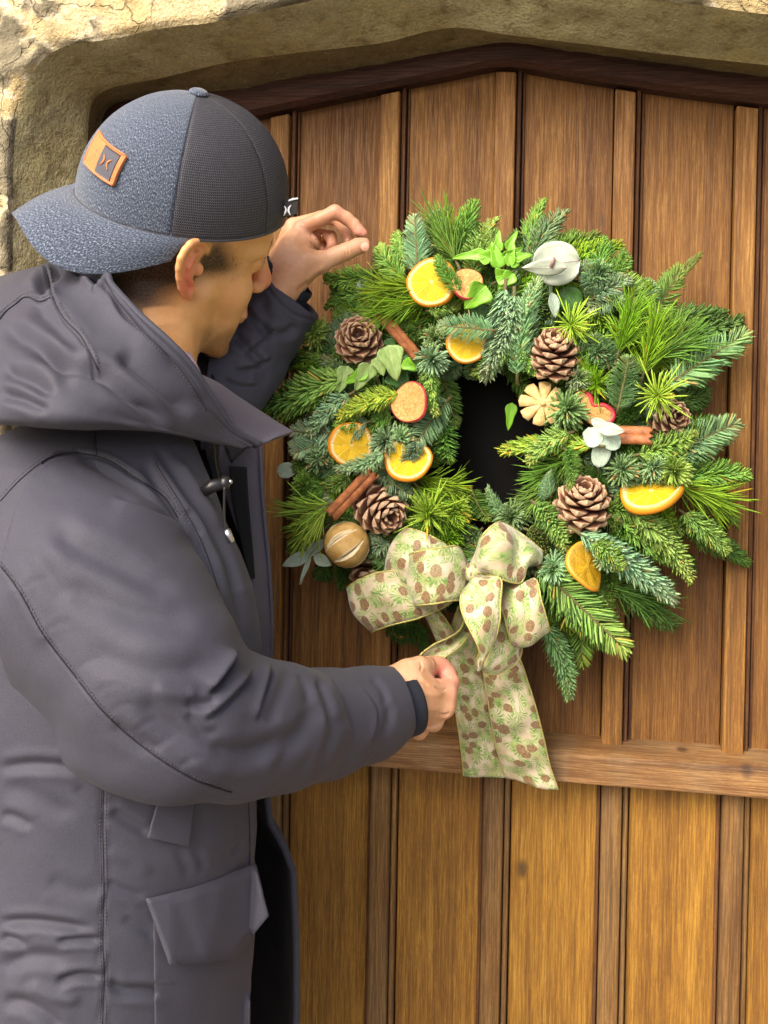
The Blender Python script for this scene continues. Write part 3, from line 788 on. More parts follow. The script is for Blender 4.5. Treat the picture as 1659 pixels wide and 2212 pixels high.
# thumb over the top
c4(fr, Rr, [(420, 640, .240, 150), (570, 540, .228, 118), (700, 480, .216, 96)], .014)
c4(fr, Rr, [(700, 480, .216, 96), (790, 480, .206, 84)], .010)
c4(fr, Rr, [(790, 560, .196, 66), (800, 640, .186, 56)], .010)
fr.ell(PN(*Rr(855, 650), .216), np.array([62, 80, 62]) * .1984 / PXM(*Rr(855, 650), .2), k=0.006, op='sub')
V, F = fr.mesh(); V = smooth_mesh(V, F, 2)
V = creases(V, F, Rr, [([(640, 760), (800, 790), (970, 800)], 7, .0012, 'r'), ([(640, 900), (800, 950), (950, 950)], 7, .0012, 'r'), ([(600, 1000), (720, 1060), (830, 1080)], 6, .0012, 'r'), ([(860, 700), (930, 735), (990, 745)], 2.5, .0014, 'v'),
  ([(900, 1000), (970, 1010), (1030, 990)], 3, .0016, 'v'), ([(740, 1140), (820, 1140), (880, 1110)], 3, .0016, 'v'), ([(960, 560), (1010, 600), (1050, 620)], 1.8, .0006, 'v'), ([(850, 400), (880, 440), (870, 480)], 1.6, .0006, 'v'),
  ([(700, 430), (720, 480), (700, 540)], 2.5, .0009, 'v'), ([(640, 1180), (700, 1220), (740, 1230)], 3, .001, 'v'), ([(660, 600), (740, 660), (800, 700)], 4, .0010, 'v')])
rh_V, rh_F = V, F
# ---- trunk, arms and legs under the clothes: one coarse surface
ft = Field(PN(-150, 800, .55) * [1, 0, 0] + [-.05, -.62, 0.0], (0.2, -0.02, 1.62), 0.010)
neck_b = PN(262, 850, .315); hipc = np.array([neck_b[0] - .06, -.34, 0.95]); chest = np.array([neck_b[0] - 0.05, -.32, 1.28])
shN, shF = PN(150, 1130, .44), PN(400, 930, .16)
ft.cone(neck_b, chest, 0.055, 0.11, .05); ft.cone(chest, hipc, 0.115, 0.12, .05)
ft.cone(chest + [0, 0, .04], shN, .08, .05, .05); ft.cone(chest + [0, 0, .04], shF, .08, .045, .05)
ft.cone(shN, PN(385, 1530, .49), .048, .040, .02); ft.cone(PN(385, 1530, .49), PN(800, 1535, .275), .040, .020, .02)
ft.cone(shF, PN(455, 840, .165), .045, .036, .02); ft.cone(PN(455, 840, .165), PN(605, 645, .130), .036, .022, .02)
for s_ in (-1, 1):
    hp = hipc + [0.0, .09 * s_, -.03]; kn = np.array([hipc[0] + .02, hipc[1] + .10 * s_, .50]); an = np.array([hipc[0] - .01, hipc[1] + .10 * s_, .07])
    ft.cone(hp, kn, .085, .055, .03); ft.cone(kn, an, .052, .036, .02)
ft.cone(neck_b, neck_b - [0, 0, .02], 0.05, 0.05, .01)
tV, tF = ft.mesh(); tV = smooth_mesh(tV, tF, 2)
allV = np.vstack([head_V, lh_V, rh_V, tV]); o1, o2, o3 = len(head_V), len(head_V) + len(lh_V), len(head_V) + len(lh_V) + len(rh_V)
allF = np.vstack([head_F, lh_F + o1, rh_F + o2, tF + o3])
def redspots(V_, spots):
    r = np.zeros(len(V_))
    for p, rad, w_ in spots: r += w_ * np.exp(-((np.linalg.norm(V_ - p, axis=1) / rad) ** 2))
    return r
lred = redspots(lh_V, [(PN(*L(1210, 560), .115), .016, .9), (PN(*L(1260, 670), .134), .014, .7), (PN(*L(960, 330), .13), .014, .5), (PN(*L(610, 490), .13), .014, .4), (PN(*L(480, 500), .09), .012, .4), (PN(*L(900, 700), .09), .03, .5)])
rred = redspots(rh_V, [(PN(*Rr(1050, 700), .2), .018, .7), (PN(*Rr(950, 480), .18), .018, .8), (PN(*Rr(870, 640), .19), .014, 1.0), (PN(*Rr(1030, 940), .2), .012, .4)])
body = mesh_np('body', allV, allF, [sk.m, hs.m], None,
    {'hair': np.r_[head_hair, np.zeros(len(allV) - o1)], 'red': np.clip(np.r_[head_red, lred, rred, np.zeros(len(tV))], 0, 1)})
mi = np.zeros(len(allF), np.int32); mi[len(head_F):] = 1
body.data.polygons.foreach_set('material_index', mi); own(body)
# thumb nails
def nail(cx, cy, d, ax, ay, rad, tilt):
    b = MB(); n = 7; V = []
    c0 = PN(cx, cy, d); s_ = 1 / PXM(cx, cy, d)
    ux = (np.array(RT) * ax[0] - np.array(UP) * ax[1]); uy = (np.array(RT) * ay[0] - np.array(UP) * ay[1]); nz = -np.array(AX)
    for i in np.linspace(-1, 1, n):
        for j in np.linspace(-1, 1, n):
            a, b_ = i * math.sqrt(1 - j * j / 2), j * math.sqrt(1 - i * i / 2)
            V.append(c0 + s_ * (ux * a + uy * b_) + nz * (0.0012 - 0.0022 * (b_ * tilt) ** 2 - 0.0006 * a * a))
    b.add(V, grid_faces(n, n)); return b
nm = Mat('nail_skin', 0.55, (0.66, 0.34, 0.24), 0.3).m
x, y = L(1236, 700)
x, y = L(1243, 692); nb = nail(x, y, .1452, (8.5, -3.4), (3.4, 9.5), 1, 1)
own(nb.obj('thumbnail', nm))
# ring
cx_, cy_ = L(800, 588)
rp = [PN(*L(796 + 14 * math.sin(a), 588 + 50 * math.cos(a)), .078 + .0102 * math.sin(a)) for a in np.linspace(0, 2 * math.pi, 25)]
V_, F_ = tube(rp, 0.0011, 8, False); own(from_data('ring', V_, F_, M_GOLD))
# ---- short hair, eyelashes, brow, beard stubble: real strands
def strands(mask, n, ln, wd, name, down=0.6, seed=1, jit=0.5):
    r = np.random.default_rng(seed); N = normals(head_V, head_F); p = np.clip(mask, 0, 1); p = p / p.sum()
    idx = r.choice(len(head_V), n, p=p); b = MB()
    V = head_V[idx] + r.normal(0, .0006, (n, 3)); D = N[idx] * 0.30 + r.normal(0, jit * .35, (n, 3)) - np.array(HU) * down - np.array(HF) * .25
    D /= np.linalg.norm(D, axis=1)[:, None]; S = np.cross(D, r.normal(0, 1, (n, 3))); S /= np.linalg.norm(S, axis=1)[:, None]
    lens = ln * r.uniform(.6, 1.2, n)
    A = V - S * wd; B = V + S * wd; C = V + D * lens[:, None]
    VV = np.stack([A, B, C], 1).reshape(-1, 3); FF = np.arange(3 * n).reshape(-1, 3)
    return own(mesh_np(name, VV, FF, hairm))
hz = np.clip(hairA + .5 * side, 0, 1) * (1 - earcut) * (zs > -0.10) * (zs < 0.02)
hz = hz * (zs < 0.004) * (ys > -.02)
tag(strands(hz ** .8, 16000, .0045, .00009, 'hair', .7, 2), kind='stuff')
tag(strands(np.clip(chin, 0, 1) ** 1.2 * (zs < -0.148), 5000, .0060, .00012, 'beard', .3, 3, .9), kind='stuff')
tag(strands(beard * (zs > -0.17), 4500, .0016, .00010, 'stubble', .2, 4), kind='stuff')
brow = blob([0.090, 0.018, -0.026], [0.006, 0.008, 0.004]) + blob([0.082, 0.034, -0.024], [0.008, 0.012, 0.004])
brow = np.clip(brow + brow[::-1] * 0, 0, 1) + blob([0.090, -0.018, -0.026], [0.006, 0.008, 0.004]) + blob([0.082, -0.034, -0.024], [0.008, 0.012, 0.004])
tag(strands(brow, 1400, .0040, .00013, 'eyebrow', -.1, 5, .4), kind='stuff')
lash = blob([0.083, 0.031, -0.0435], [0.004, 0.012, 0.0014])
tag(strands(lash, 260, .007, .00016, 'eyelash', .7, 6, .2), kind='stuff')

# ---- cap ---------------------------------------------------------------
hm = Mat('heather_fabric', 0.85, spec=0.2); uvc = hm.n('ShaderNodeUVMap'); 
mp = hm.n('ShaderNodeMapping'); mp.inputs['Scale'].default_value = (1150, 450, 1); hm.l(uvc.outputs[0], mp.inputs[0])
mp.inputs['Rotation'].default_value = (0, 0, 0.12)
n1 = hm.noise(mp.outputs[0], 1.0, 3, 0.6); mp2 = hm.n('ShaderNodeMapping'); mp2.inputs['Scale'].default_value = (1500, 1100, 1); hm.l(uvc.outputs[0], mp2.inputs[0])
n2 = hm.noise(mp2.outputs[0], 1.0, 2)
c = hm.ramp(n1, [(0.38, (0.016, 0.021, 0.036)), (0.50, (0.060, 0.080, 0.125)), (0.60, (0.17, 0.215, 0.295)), (0.71, (0.48, 0.54, 0.62))])
c = hm.mix(hm.g(n2, 0.35, 0.6, 0.55, 0.0), c, (0.05, 0.06, 0.085)); hm.color(c)
hm.bump(hm.math('ADD', n1, n2), 0.5, 0.001); hm.b.inputs['Sheen Weight'].default_value = 0.3
mm = Mat('trucker_mesh', 0.6, spec=0.3); uvc = mm.n('ShaderNodeUVMap'); mp = mm.n('ShaderNodeMapping'); mp.inputs['Scale'].default_value = (1, 1, 1)
mm.l(uvc.outputs[0], mp.inputs[0]); sx = mm.n('ShaderNodeSeparateXYZ'); mm.l(mp.outputs[0], sx.inputs[0])
row = mm.math('MULTIPLY', sx.outputs[1], 1.0 / 0.0024); rf = mm.math('FRACT', row); ri = mm.math('FLOOR', row)
colx = mm.math('ADD', mm.math('MULTIPLY', sx.outputs[0], 1.0 / 0.00185), mm.math('MULTIPLY', mm.math('MODULO', ri, 2.0), 0.5)); cf_ = mm.math('FRACT', colx)
da = mm.math('ABSOLUTE', mm.math('SUBTRACT', rf, 0.5)); db = mm.math('ABSOLUTE', mm.math('SUBTRACT', cf_, 0.5))
dd_ = mm.math('ADD', mm.math('POWER', mm.math('MULTIPLY', da, 2.1), 2.0), mm.math('POWER', mm.math('MULTIPLY', db, 2.5), 2.0))
hole = mm.g(dd_, 0.45, 0.85, 1.0, 0.0)
mm.color(mm.mix(hole, mm.mix(mm.noise(mm.coord('Object'), 300, 2), (0.046, 0.048, 0.064), (0.105, 0.108, 0.132)), (0.004, 0.004, 0.006)))
mm.bump(mm.math('SUBTRACT', 1.0, hole), 1.0, 0.0012)
CAPA, CAPB, CAPH = 0.1095, 0.0885, 0.1170
def crown(phi, t, off=0.0):
    """phi 0 = above the brim (back of the head), t 0 base .. 1 top; head-local"""
    th = t * math.pi / 2; rr = math.cos(th) ** 0.97; z = CAPH * math.sin(th) ** 1.0
    fr_ = 1 + 0.055 * max(0, -math.cos(phi)) * math.sin(min(th * 2.2, math.pi)) + 0.02 * math.cos(phi) * math.sin(2 * th)
    x = -CAPA * math.cos(phi) * rr * fr_; y = CAPB * math.sin(phi) * rr
    base = 0.004 * math.cos(phi) ** 2 * (1 - t)
    n = np.array([-math.cos(phi) * math.cos(th) / CAPA, math.sin(phi) * math.cos(th) / CAPB, math.sin(th) / CAPH]); n /= np.linalg.norm(n)
    return np.array([x, y, z + base]) + n * off
SEAM = math.radians(67)
def crown_piece(name, p0, p1, nu, mat, seam=True, uvk=1.0):
    V = []; UV = []; nt_ = 46
    for j in range(nt_):
        t = j / (nt_ - 1) * 0.995
        for i in range(nu):
            phi = p0 + (p1 - p0) * i / (nu - 1)
            e = min(i, nu - 1 - i) / (nu - 1) * abs(p1 - p0) * math.cos(t * 1.5) * 0.1
            dip = -0.0012 * math.exp(-(e / 0.0016) ** 2) if seam else 0
            pil = 0.0008 * fbm(np.array([[phi * 2, t * 3, 1.7]]), 2)[0]
            V.append(H2W(crown(phi, t, dip + pil))); UV.append((phi * 0.1 * (1 if uvk == 1 else (0.25 + 0.75 * math.cos(t * 1.5))), t * 0.17))
    o = from_data(name, V, grid_faces(nu, nt_), mat, None, True, UV)
    m = o.modifiers.new('solid', 'SOLIDIFY'); m.thickness = 0.0018; m.offset = -1
    return o
cap = empty('cap', HC, person); cap.matrix_parent_inverse = Matrix.Translation(-POFF)
def capp(o): o.parent = cap; o.matrix_parent_inverse = Matrix.Translation(-HC); return o
capp(crown_piece('front_panel', -SEAM, SEAM, 80, hm.m))
a_ = SEAM; pa = (2 * math.pi - 2 * SEAM) / 4
for k in range(4): capp(crown_piece('mesh_panel', a_ + k * pa, a_ + (k + 1) * pa, 40, mm.m, True, 0))
# hem band, inside of the crown edge
V = []; 
for j, (z, o_) in enumerate(((0.0018, 0.0), (-0.0006, 0.0008), (-0.0012, -0.0005), (0.012, -0.0030))):
    for i in range(120):
        p = crown(2 * math.pi * i / 120, 0, o_); p[2] += z; V.append(H2W(p))
capp(from_data('hem', V, grid_faces(120, 4, True), mm.m, None, True, [(i * .004, 0) for i in range(480)]))
# button
V, UV = [], []
tp = crown(0, 1.0) + [0, 0, 0.0]
for j in range(7):
    for i in range(20):
        a = 2 * math.pi * i / 20; r_ = 0.0095 * math.cos(j / 6 * math.pi / 2) ** 0.7; V.append(H2W(tp + [r_ * math.cos(a), r_ * math.sin(a), 0.0005 + 0.0045 * math.sin(j / 6 * math.pi / 2)])); UV.append((r_ * math.cos(a), r_ * math.sin(a)))
capp(from_data('button', V, grid_faces(20, 7, True), hm.m, None, True, UV))
# brim
V, UV = [], []; nb_, mb_ = 60, 22
for i in range(nb_):
    q = -1 + 2 * i / (nb_ - 1); phi = q * math.radians(78)
    r0 = crown(phi, 0.0, 0.0005) + [0, 0, 0.001]
    qa = abs(q)
    ox = -(0.108 + 0.058 * (1 - qa ** 2.6)) * math.cos(q * 0.35) + 0.060 * qa ** 3; oy = 0.088 * math.sin(q * math.radians(88)) ** 1 if qa < 1 else 0.088 * math.copysign(1, q)
    oz = -0.018 - 0.022 * (math.sin(min(qa, 1) * math.pi * 0.72)) ** 2 * (1 if qa < .95 else 1) + 0.010 * qa ** 6
    r1 = np.array([ox, oy, oz])
    for j in range(mb_):
        t = j / (mb_ - 1); p = r0 * (1 - t) + r1 * t
        p[2] += 0.008 * math.sin(t * math.pi) * (1 - 0.5 * qa)
        V.append(H2W(p)); UV.append((q * 0.1, t * 0.07 + 0.3))
o = capp(from_data('brim', V, grid_faces(mb_, nb_), hm.m, None, True, UV))
m = o.modifiers.new('solid', 'SOLIDIFY'); m.thickness = 0.003; m.offset = -1
m = o.modifiers.new('bev', 'BEVEL'); m.width = 0.001; m.segments = 2
# patch, laid on the crown
lb = Mat('patch_leather', 0.55, (0.50, 0.17, 0.045)); lb.bump(lb.noise(lb.coord('Object'), 500, 4), 0.4, 0.0008)
lb.color(lb.mix(lb.noise(lb.coord('Object'), 120, 4), (0.42, 0.125, 0.03), (0.60, 0.22, 0.06)))
le = Mat('patch_edge', 0.6, (0.56, 0.19, 0.07)).m; ld = Mat('patch_dark', 0.7, (0.065, 0.065, 0.085)).m
from mathutils.bvhtree import BVHTree
PC = [(236, 300), (275, 339), (247, 402), (222, 366)]      # tl, tr, br, bl in the picture
# same patch as a rectangle on the crown: find phi/z of its corners by search
def find(x, y):
    best = (1e9, 0, 0)
    for phi in np.linspace(-0.9, 1.2, 106):
        for t in np.linspace(0.02, 0.75, 74):
            p = H2W(crown(phi, t, 0.002)); q = proj(p[None])[0]; d_ = (q[0] - x) ** 2 + (q[1] - y) ** 2
            if d_ < best[0]: best = (d_, phi, t)
    return best[1], best[2]
def PD(x, y, dep):
    r = RT * ((x - CX) / FPX) + UP * (-(y - CY) / FPX) + AX
    return np.array(CAM + r * dep)
q_tr, q_br = [find(*c_) for c_ in PC[1:3]]
c_tr, c_br = [H2W(crown(p_, t_, 0.0006)) for p_, t_ in (q_tr, q_br)]
c_tl = PD(*PC[0], depth(c_tr) + 0.030); c_bl = PD(*PC[3], depth(c_br) + 0.030)
def patch_uv(u, v, off):   # u 0 left .. 1 right, v 0 bottom .. 1 top; a stiff bowed tab
    p = (c_bl * (1 - u) + c_br * u) * (1 - v) + (c_tl * (1 - u) + c_tr * u) * v
    n = np.cross(c_br - c_bl, c_tl - c_bl); n /= np.linalg.norm(n)
    if n @ (CAMN - p) < 0: n = -n
    p = p + n * (off + 0.0062 * math.sin(math.pi * u) ** 0.9 + 0.0012 * math.sin(math.pi * v))
    q = W2H(p) / np.array([CAPA * 1.03, CAPB, CAPH]); r_ = np.linalg.norm(q); m_ = 1 + (off + .0012) / .1
    return H2W(W2H(p) * m_ / r_) if r_ < m_ else p
def patch_sheet(name, u0, u1, v0, v1, o0, o1, mat, n=14):
    V = []
    for off in (o0, o1):
        for j in range(n):
            for i in range(n): V.append(patch_uv(u0 + (u1 - u0) * i / (n - 1), v0 + (v1 - v0) * j / (n - 1), off))
    F = grid_faces(n, n)[:]; F = F + [tuple(q + n * n for q in g_[::-1]) for g_ in F]
    ring = [i for i in range(n)] + [n * j + n - 1 for j in range(1, n)] + [n * (n - 1) + i for i in range(n - 2, -1, -1)] + [n * j for j in range(n - 2, 0, -1)]
    for k in range(len(ring)): a, b = ring[k], ring[(k + 1) % len(ring)]; F.append((a, b, b + n * n, a + n * n))
    return from_data(name, V, F, mat, None, True)
pp = patch_sheet('patch', 0, 1, 0, 1, 0.0002, 0.0022, lb.m); capp(pp)
def subp(o): o.parent = pp; o.matrix_parent_inverse = pp.matrix_parent_inverse.copy(); return o
capp(patch_sheet('patch_panel', 0.50, 0.92, 0.07, 0.93, 0.0018, 0.0029, ld))
for a, b in (((0, 0), (1, 0)), ((1, 0), (1, 1)), ((1, 1), (0, 1)), ((0, 1), (0, 0))):
    pts = [patch_uv(a[0] + (b[0] - a[0]) * t, a[1] + (b[1] - a[1]) * t, 0.0022) for t in np.linspace(0, 1, 16)]
    V_, F_ = tube(pts, 0.0010, 6); capp(from_data('patch_border', V_, F_, le))
def mark(lst, off, mat, name, w=0.00125):
    for pts, ws in lst:
        P3 = [patch_uv(u, v, off) for u, v in spline([(u, v, 0) for u, v in pts], 14)[:, :2]]
        wz = np.interp(np.linspace(0, 1, 14), np.linspace(0, 1, len(ws)), ws)
        V_, F_ = tube(P3, wz, 6); capp(from_data(name, V_, F_, mat))
emb = [([(0.595, 0.69), (0.650, 0.57), (0.650, 0.47), (0.60, 0.34)], [.0004, .0011, .0011, .0004]),
       ([(0.825, 0.68), (0.765, 0.56), (0.765, 0.46), (0.82, 0.33)], [.0004, .0011, .0011, .0004])]
mark(emb, 0.0032, lb.m, 'emblem')
mark([([(0.27, 0.66), (0.31, 0.58), (0.29, 0.50), (0.33, 0.42), (0.30, 0.36)], [.0003, .0007, .0004, .0007, .0003])], 0.0018, ld, 'stamped_script')
# small woven side tag on the far rim of the crown
tg = MB()
c0 = PN(622, 462, DH - 0.02); s_ = 1 / PXM(622, 462, DH)
q = [(612, 432), (645, 426), (640, 462), (610, 470)]
V = [PN(x, y, DH - .012) for x, y in q] + [PN(x + 1.5, y + 1, DH - .0145) for x, y in q]
tg.add(V, [(0, 1, 2, 3), (7, 6, 5, 4), (0, 4, 5, 1), (1, 5, 6, 2), (2, 6, 7, 3), (3, 7, 4, 0)])
capp(tg.obj('side_tag', Mat('tag_black', 0.7, (0.006, 0.006, 0.007)).m, None, False))
wm = Mat('tag_white', 0.6, (0.8, 0.8, 0.82)).m
for pts, ws in (([(613.5, 445), (616.5, 452), (615.5, 459), (612, 466)], [.0004, .0011, .0011, .0004]), ([(628, 443), (623, 450), (622.5, 457), (626, 465)], [.0004, .0012, .0012, .0004]), ([(622, 434), (632, 430.5), (643, 429)], [.0009, .0012, .0009])):
    P3 = [PN(x + 1, y, DH - .0110) for x, y in spline([(x, y, 0) for x, y in pts], 10)[:, :2]]
    V_, F_ = tube(P3, np.interp(np.linspace(0, 1, 10), np.linspace(0, 1, len(ws)), ws), 6); capp(from_data('tag_emblem', V_, F_, wm))
# ---- the parka -----------------------------------------------------------
parka = empty('parka', (float(PN(180, 1500, .32)[0]), -.32, 0.9), person); parka.matrix_parent_inverse = Matrix.Translation(-POFF)
PKO = Vector(parka.location)
def pk(o): o.parent = parka; o.matrix_parent_inverse = Matrix.Translation(-PKO); return o
FAB = lambda V, a, s: a * fbm(V, 3, s)

# --- near sleeve
lo = PN(-60, 1800, .66); hi = PN(900, 900, .16)
f = Field(np.minimum(PN(-120, 1780, .62), PN(900, 1780, .12)) * [1, 0, 1] + [0, -.64, 0], [hi[0] + .03, -.13, PN(200, 930, .45)[2] + .02], 0.0024)
def pr(x, y, d, r): return (PN(x, y, d), r / PXM(x, y, d))
def chainp(f, lst, k):
    q = [pr(*a) for a in lst]; f.chain([a for a, _ in q], [b for _, b in q], k)
ARM = [(180, 1088, .432, 112), (40, 1190, .420, 228), (118, 1205, .440, 232), (190, 1285, .460, 242), (258, 1365, .470, 226), (322, 1452, .485, 204), (375, 1538, .480, 184)]
FOR = [(400, 1548, .480, 172), (500, 1568, .440, 152), (600, 1570, .395, 132), (700, 1564, .330, 112), (788, 1543, .280, 95), (850, 1520, .250, 80)]
chainp(f, ARM, .012); chainp(f, FOR, .022)
f.ell(PN(300, 1590, .47), np.array([.07, .07, .035]), k=.04)
# cuff cut and hollow
ca, cb = PN(788, 1543, .280), PN(850, 1520, .250); ax_ = (cb - ca) / np.linalg.norm(cb - ca)
side = np.array(RT) * 1.0 + np.array(UP) * 0.14 + np.array(AX) * 0.45; side /= np.linalg.norm(side)
cutp = PN(866, 1518, .250)
f.plane_cut(cutp, side)
f.cone(cb - ax_ * .05, cb + ax_ * .06, 62 / PXM(850, 1520, .25), 70 / PXM(850, 1520, .25), .002, 'sub')
V, F = f.mesh(); V = smooth_mesh(V, F, 3)
S_FOLDS = [
 ([(511, 1405), (492, 1440), (468, 1476), (446, 1500)], 16, .0100, 'o'), ([(546, 1446), (518, 1485), (480, 1525), (435, 1556)], 15, .0065, 'o'),
 ([(585, 1436), (576, 1470), (562, 1515), (552, 1560)], 12, .0050, 'o'), ([(620, 1442), (612, 1480), (590, 1530), (575, 1575)], 13, .0030, 'v'),
 ([(685, 1460), (700, 1500), (712, 1540), (712, 1585)], 9, .0060, 'v'), ([(713, 1462), (738, 1505), (756, 1560), (766, 1608)], 11, .0050, 'o'),
 ([(735, 1540), (715, 1590), (700, 1640), (688, 1684)], 12, .0045, 'v'), ([(671, 1525), (645, 1585), (615, 1635), (583, 1680)], 14, .0040, 'v'),
 ([(768, 1470), (796, 1500), (815, 1540), (808, 1590), (790, 1625)], 9, .0042, 'o'), ([(800, 1462), (826, 1490), (838, 1530)], 8, .0030, 'v'),
 ([(840, 1520), (838, 1560), (818, 1600)], 9, .0030, 'v'), ([(640, 1455), (660, 1490), (664, 1530)], 10, .0030, 'v'),
 ([(100, 1130), (180, 1185), (260, 1225), (330, 1262), (400, 1275)], 24, .0060, 'v'), ([(240, 1070), (310, 1095), (384, 1128), (420, 1165)], 17, .0065, 'o'),
 ([(165, 985), (220, 1010), (290, 1045), (340, 1075)], 11, .0050, 'v'), ([(130, 1260), (220, 1300), (330, 1335), (440, 1350)], 26, .0045, 'v'),
 ([(180, 1400), (280, 1440), (380, 1450), (470, 1430)], 24, .0045, 'v'), ([(60, 1180), (100, 1240), (150, 1300)], 22, .0035, 'v'),
 ([(398, 1516), (430, 1522), (470, 1516)], 10, .0055, 'v'), ([(330, 1480), (380, 1500), (430, 1500)], 14, .0040, 'r'), ([(398, 1538), (440, 1580), (478, 1586)], 11, .0045, 'v'),
 ([(300, 1500), (350, 1560), (420, 1600), (500, 1620)], 22, .0050, 'v'), ([(450, 1620), (540, 1625), (610, 1600), (660, 1570)], 20, .0040, 'v'),
 ([(20, 1250), (60, 1330), (110, 1400)], 20, .0035, 'r'), ([(240, 1560), (300, 1600), (360, 1625)], 16, .0035, 'v'),
 ([(400, 1640), (470, 1670), (560, 1670)], 14, .0030, 'r'),
 ([(-20, 1100), (0, 1083), (46, 1034), (106, 989), (162, 979), (231, 993), (296, 1034), (352, 1071), (384, 1118)], 3.4, .0030, 's'),
 ([(-30, 1180), (0, 1222), (42, 1278), (93, 1370), (157, 1454), (231, 1546), (324, 1625), (417, 1683), (500, 1712)], 3.2, .0022, 's'),
]
for i in range(9):      # short puckers along the seam
    q = np.array([(0, 1222), (42, 1278), (93, 1370), (157, 1454), (200, 1505), (231, 1546), (280, 1588), (324, 1625), (380, 1662)][i], float)
    S_FOLDS.append(([tuple(q + [4, -4]), tuple(q + [34, -22 + rng.uniform(-6, 6)]), tuple(q + [66, -28 + rng.uniform(-12, 8)])], 6, .0010, 'v'))
S_FOLDS = [(p_, w_, h_ * (1 if k_ == 's' else 1.25 if 420 < p_[0][0] < 600 else .65), k_) for p_, w_, h_, k_ in S_FOLDS]
V = wrinkle(V, F, S_FOLDS, FAB(V, .0022, 11) + FAB(V + 3, .0006, 38))
slV, slF = V, F
sl_bvh = BVHTree.FromPolygons([tuple(q) for q in V], [tuple(int(i) for i in q) for q in F])
V = smooth_mesh(V, F, 1, .4)
slN = pk(mesh_np('sleeve', V, F, F_COAT))

# knit cuff with ribs
def knit_cuff(c0, c1, r0, r1, n=48, name='knit_cuff'):
    c0, c1 = np.array(c0), np.array(c1); ax = (c1 - c0); ln = np.linalg.norm(ax); ax = ax / ln
    u = np.cross(ax, [0, 0, 1]); u /= np.linalg.norm(u); v_ = np.cross(ax, u); V = []
    rows = [(0, r0), (0.5, (r0 + r1) / 2), (0.92, r1), (1.0, r1 - .0012), (0.97, r1 - .003), (0.4, r1 - .004)]
    for t, r in rows:
        for k in range(n * 2):
            a = math.pi * k / n; rr = r + (.0006 if k % 2 else 0); V.append(c0 + ax * ln * t + rr * (u * math.cos(a) + v_ * math.sin(a)))
    return from_data(name, V, grid_faces(n * 2, len(rows), True), F_KNIT)
k0 = cb - ax_ * .03; k1 = PN(893, 1519, .238)
kx = side * .8 + ax_ * .2; kx /= np.linalg.norm(kx)
pk(knit_cuff(k1 - kx * .05, k1, .0325, .0318))

# --- far sleeve
f = Field(PN(380, 980, .30) * [1, 0, 1] + [0, -.36, 0], [PN(720, 520, .1)[0], -.045, PN(600, 500, .15)[2]], 0.0022)
FARM = [(420, 960, .185, 100), (462, 850, .160, 104), (520, 770, .142, 98), (568, 705, .132, 90), (612, 650, .128, 80), (640, 612, .130, 76), (655, 590, .130, 74)]
chainp(f, FARM, .012)
fa, fb = PN(580, 690, .131), PN(640, 612, .130); fax = (fb - fa) / np.linalg.norm(fb - fa)
fside = np.array(RT) * .66 + np.array(UP) * .72 - np.array(AX) * .18; fside /= np.linalg.norm(fside)
fcut = PN(625, 628, .130)
f.plane_cut(fcut, fside)
f.cone(fb - fax * .06, fb + fax * .08, 62 / PXM(630, 620, .14), 66 / PXM(630, 620, .14), .002, 'sub')
V, F = f.mesh(); V = smooth_mesh(V, F, 3)
F_FOLDS = [([(556, 590), (590, 640), (632, 678), (670, 690)], 4, .0015, 's'), ([(520, 660), (560, 700), (600, 740)], 9, .0045, 'v'), ([(600, 700), (560, 740), (520, 770)], 12, .0050, 'o'),
           ([(500, 720), (540, 760), (575, 800)], 10, .0045, 'v'), ([(590, 770), (550, 790), (500, 800)], 13, .0055, 'o'), ([(560, 640), (575, 690), (565, 740)], 12, .0035, 'v'),
           ([(640, 700), (620, 720), (590, 720)], 9, .004, 'v'), ([(560, 830), (520, 830), (480, 815)], 10, .004, 'o')]
V = wrinkle(V, F, F_FOLDS, FAB(V, .004, 20) + FAB(V + 3, .0015, 45))
pk(mesh_np('sleeve', V, F, F_COAT))
fk = PN(626, 594, .134)
fkx = (fside * .75 + fax * .25); fkx /= np.linalg.norm(fkx)
pk(knit_cuff(fk - fkx * .045, fk, .0350, .0345))

# --- body of the parka: an open shell from front edge round the back to the other front edge
YP = [905, 935, 960, 1010, 1083, 1130, 1190, 1269, 1338, 1421, 1560, 1722, 1787, 1852, 1903, 1958, 2014, 2097, 2212, 2450, 2750]
NX = [395, 410, 425, 444, 474, 491, 519, 551, 563, 566, 560, 554, 557, 551, 554, 553, 552, 546, 539, 536, 534]
FX = [562, 562, 562, 565, 567, 571, 577, 582, 586, 585, 580, 576, 578, 583, 590, 620, 639, 643, 643, 640, 636]
AXX = [.085, .100, .112, .125, .137, .142, .146, .150, .152, .153, .154, .156, .157, .158, .159, .160, .161, .162, .164, .168, .172]
BYY = [.085, .100, .115, .138, .162, .174, .188, .205, .206, .206, .204, .202, .202, .203, .204, .205, .206, .208, .212, .222, .232]
DN = [.375] * 4 + [.375, .375, .37, .365, .36, .36, .365, .37, .37, .37, .37, .37, .37, .37, .37, .37, .37]
yr = np.concatenate([np.linspace(905, 1200, 70, endpoint=False), np.linspace(1200, 2250, 250, endpoint=False), np.linspace(2250, 2750, 30)])
NT = 330
rows = []
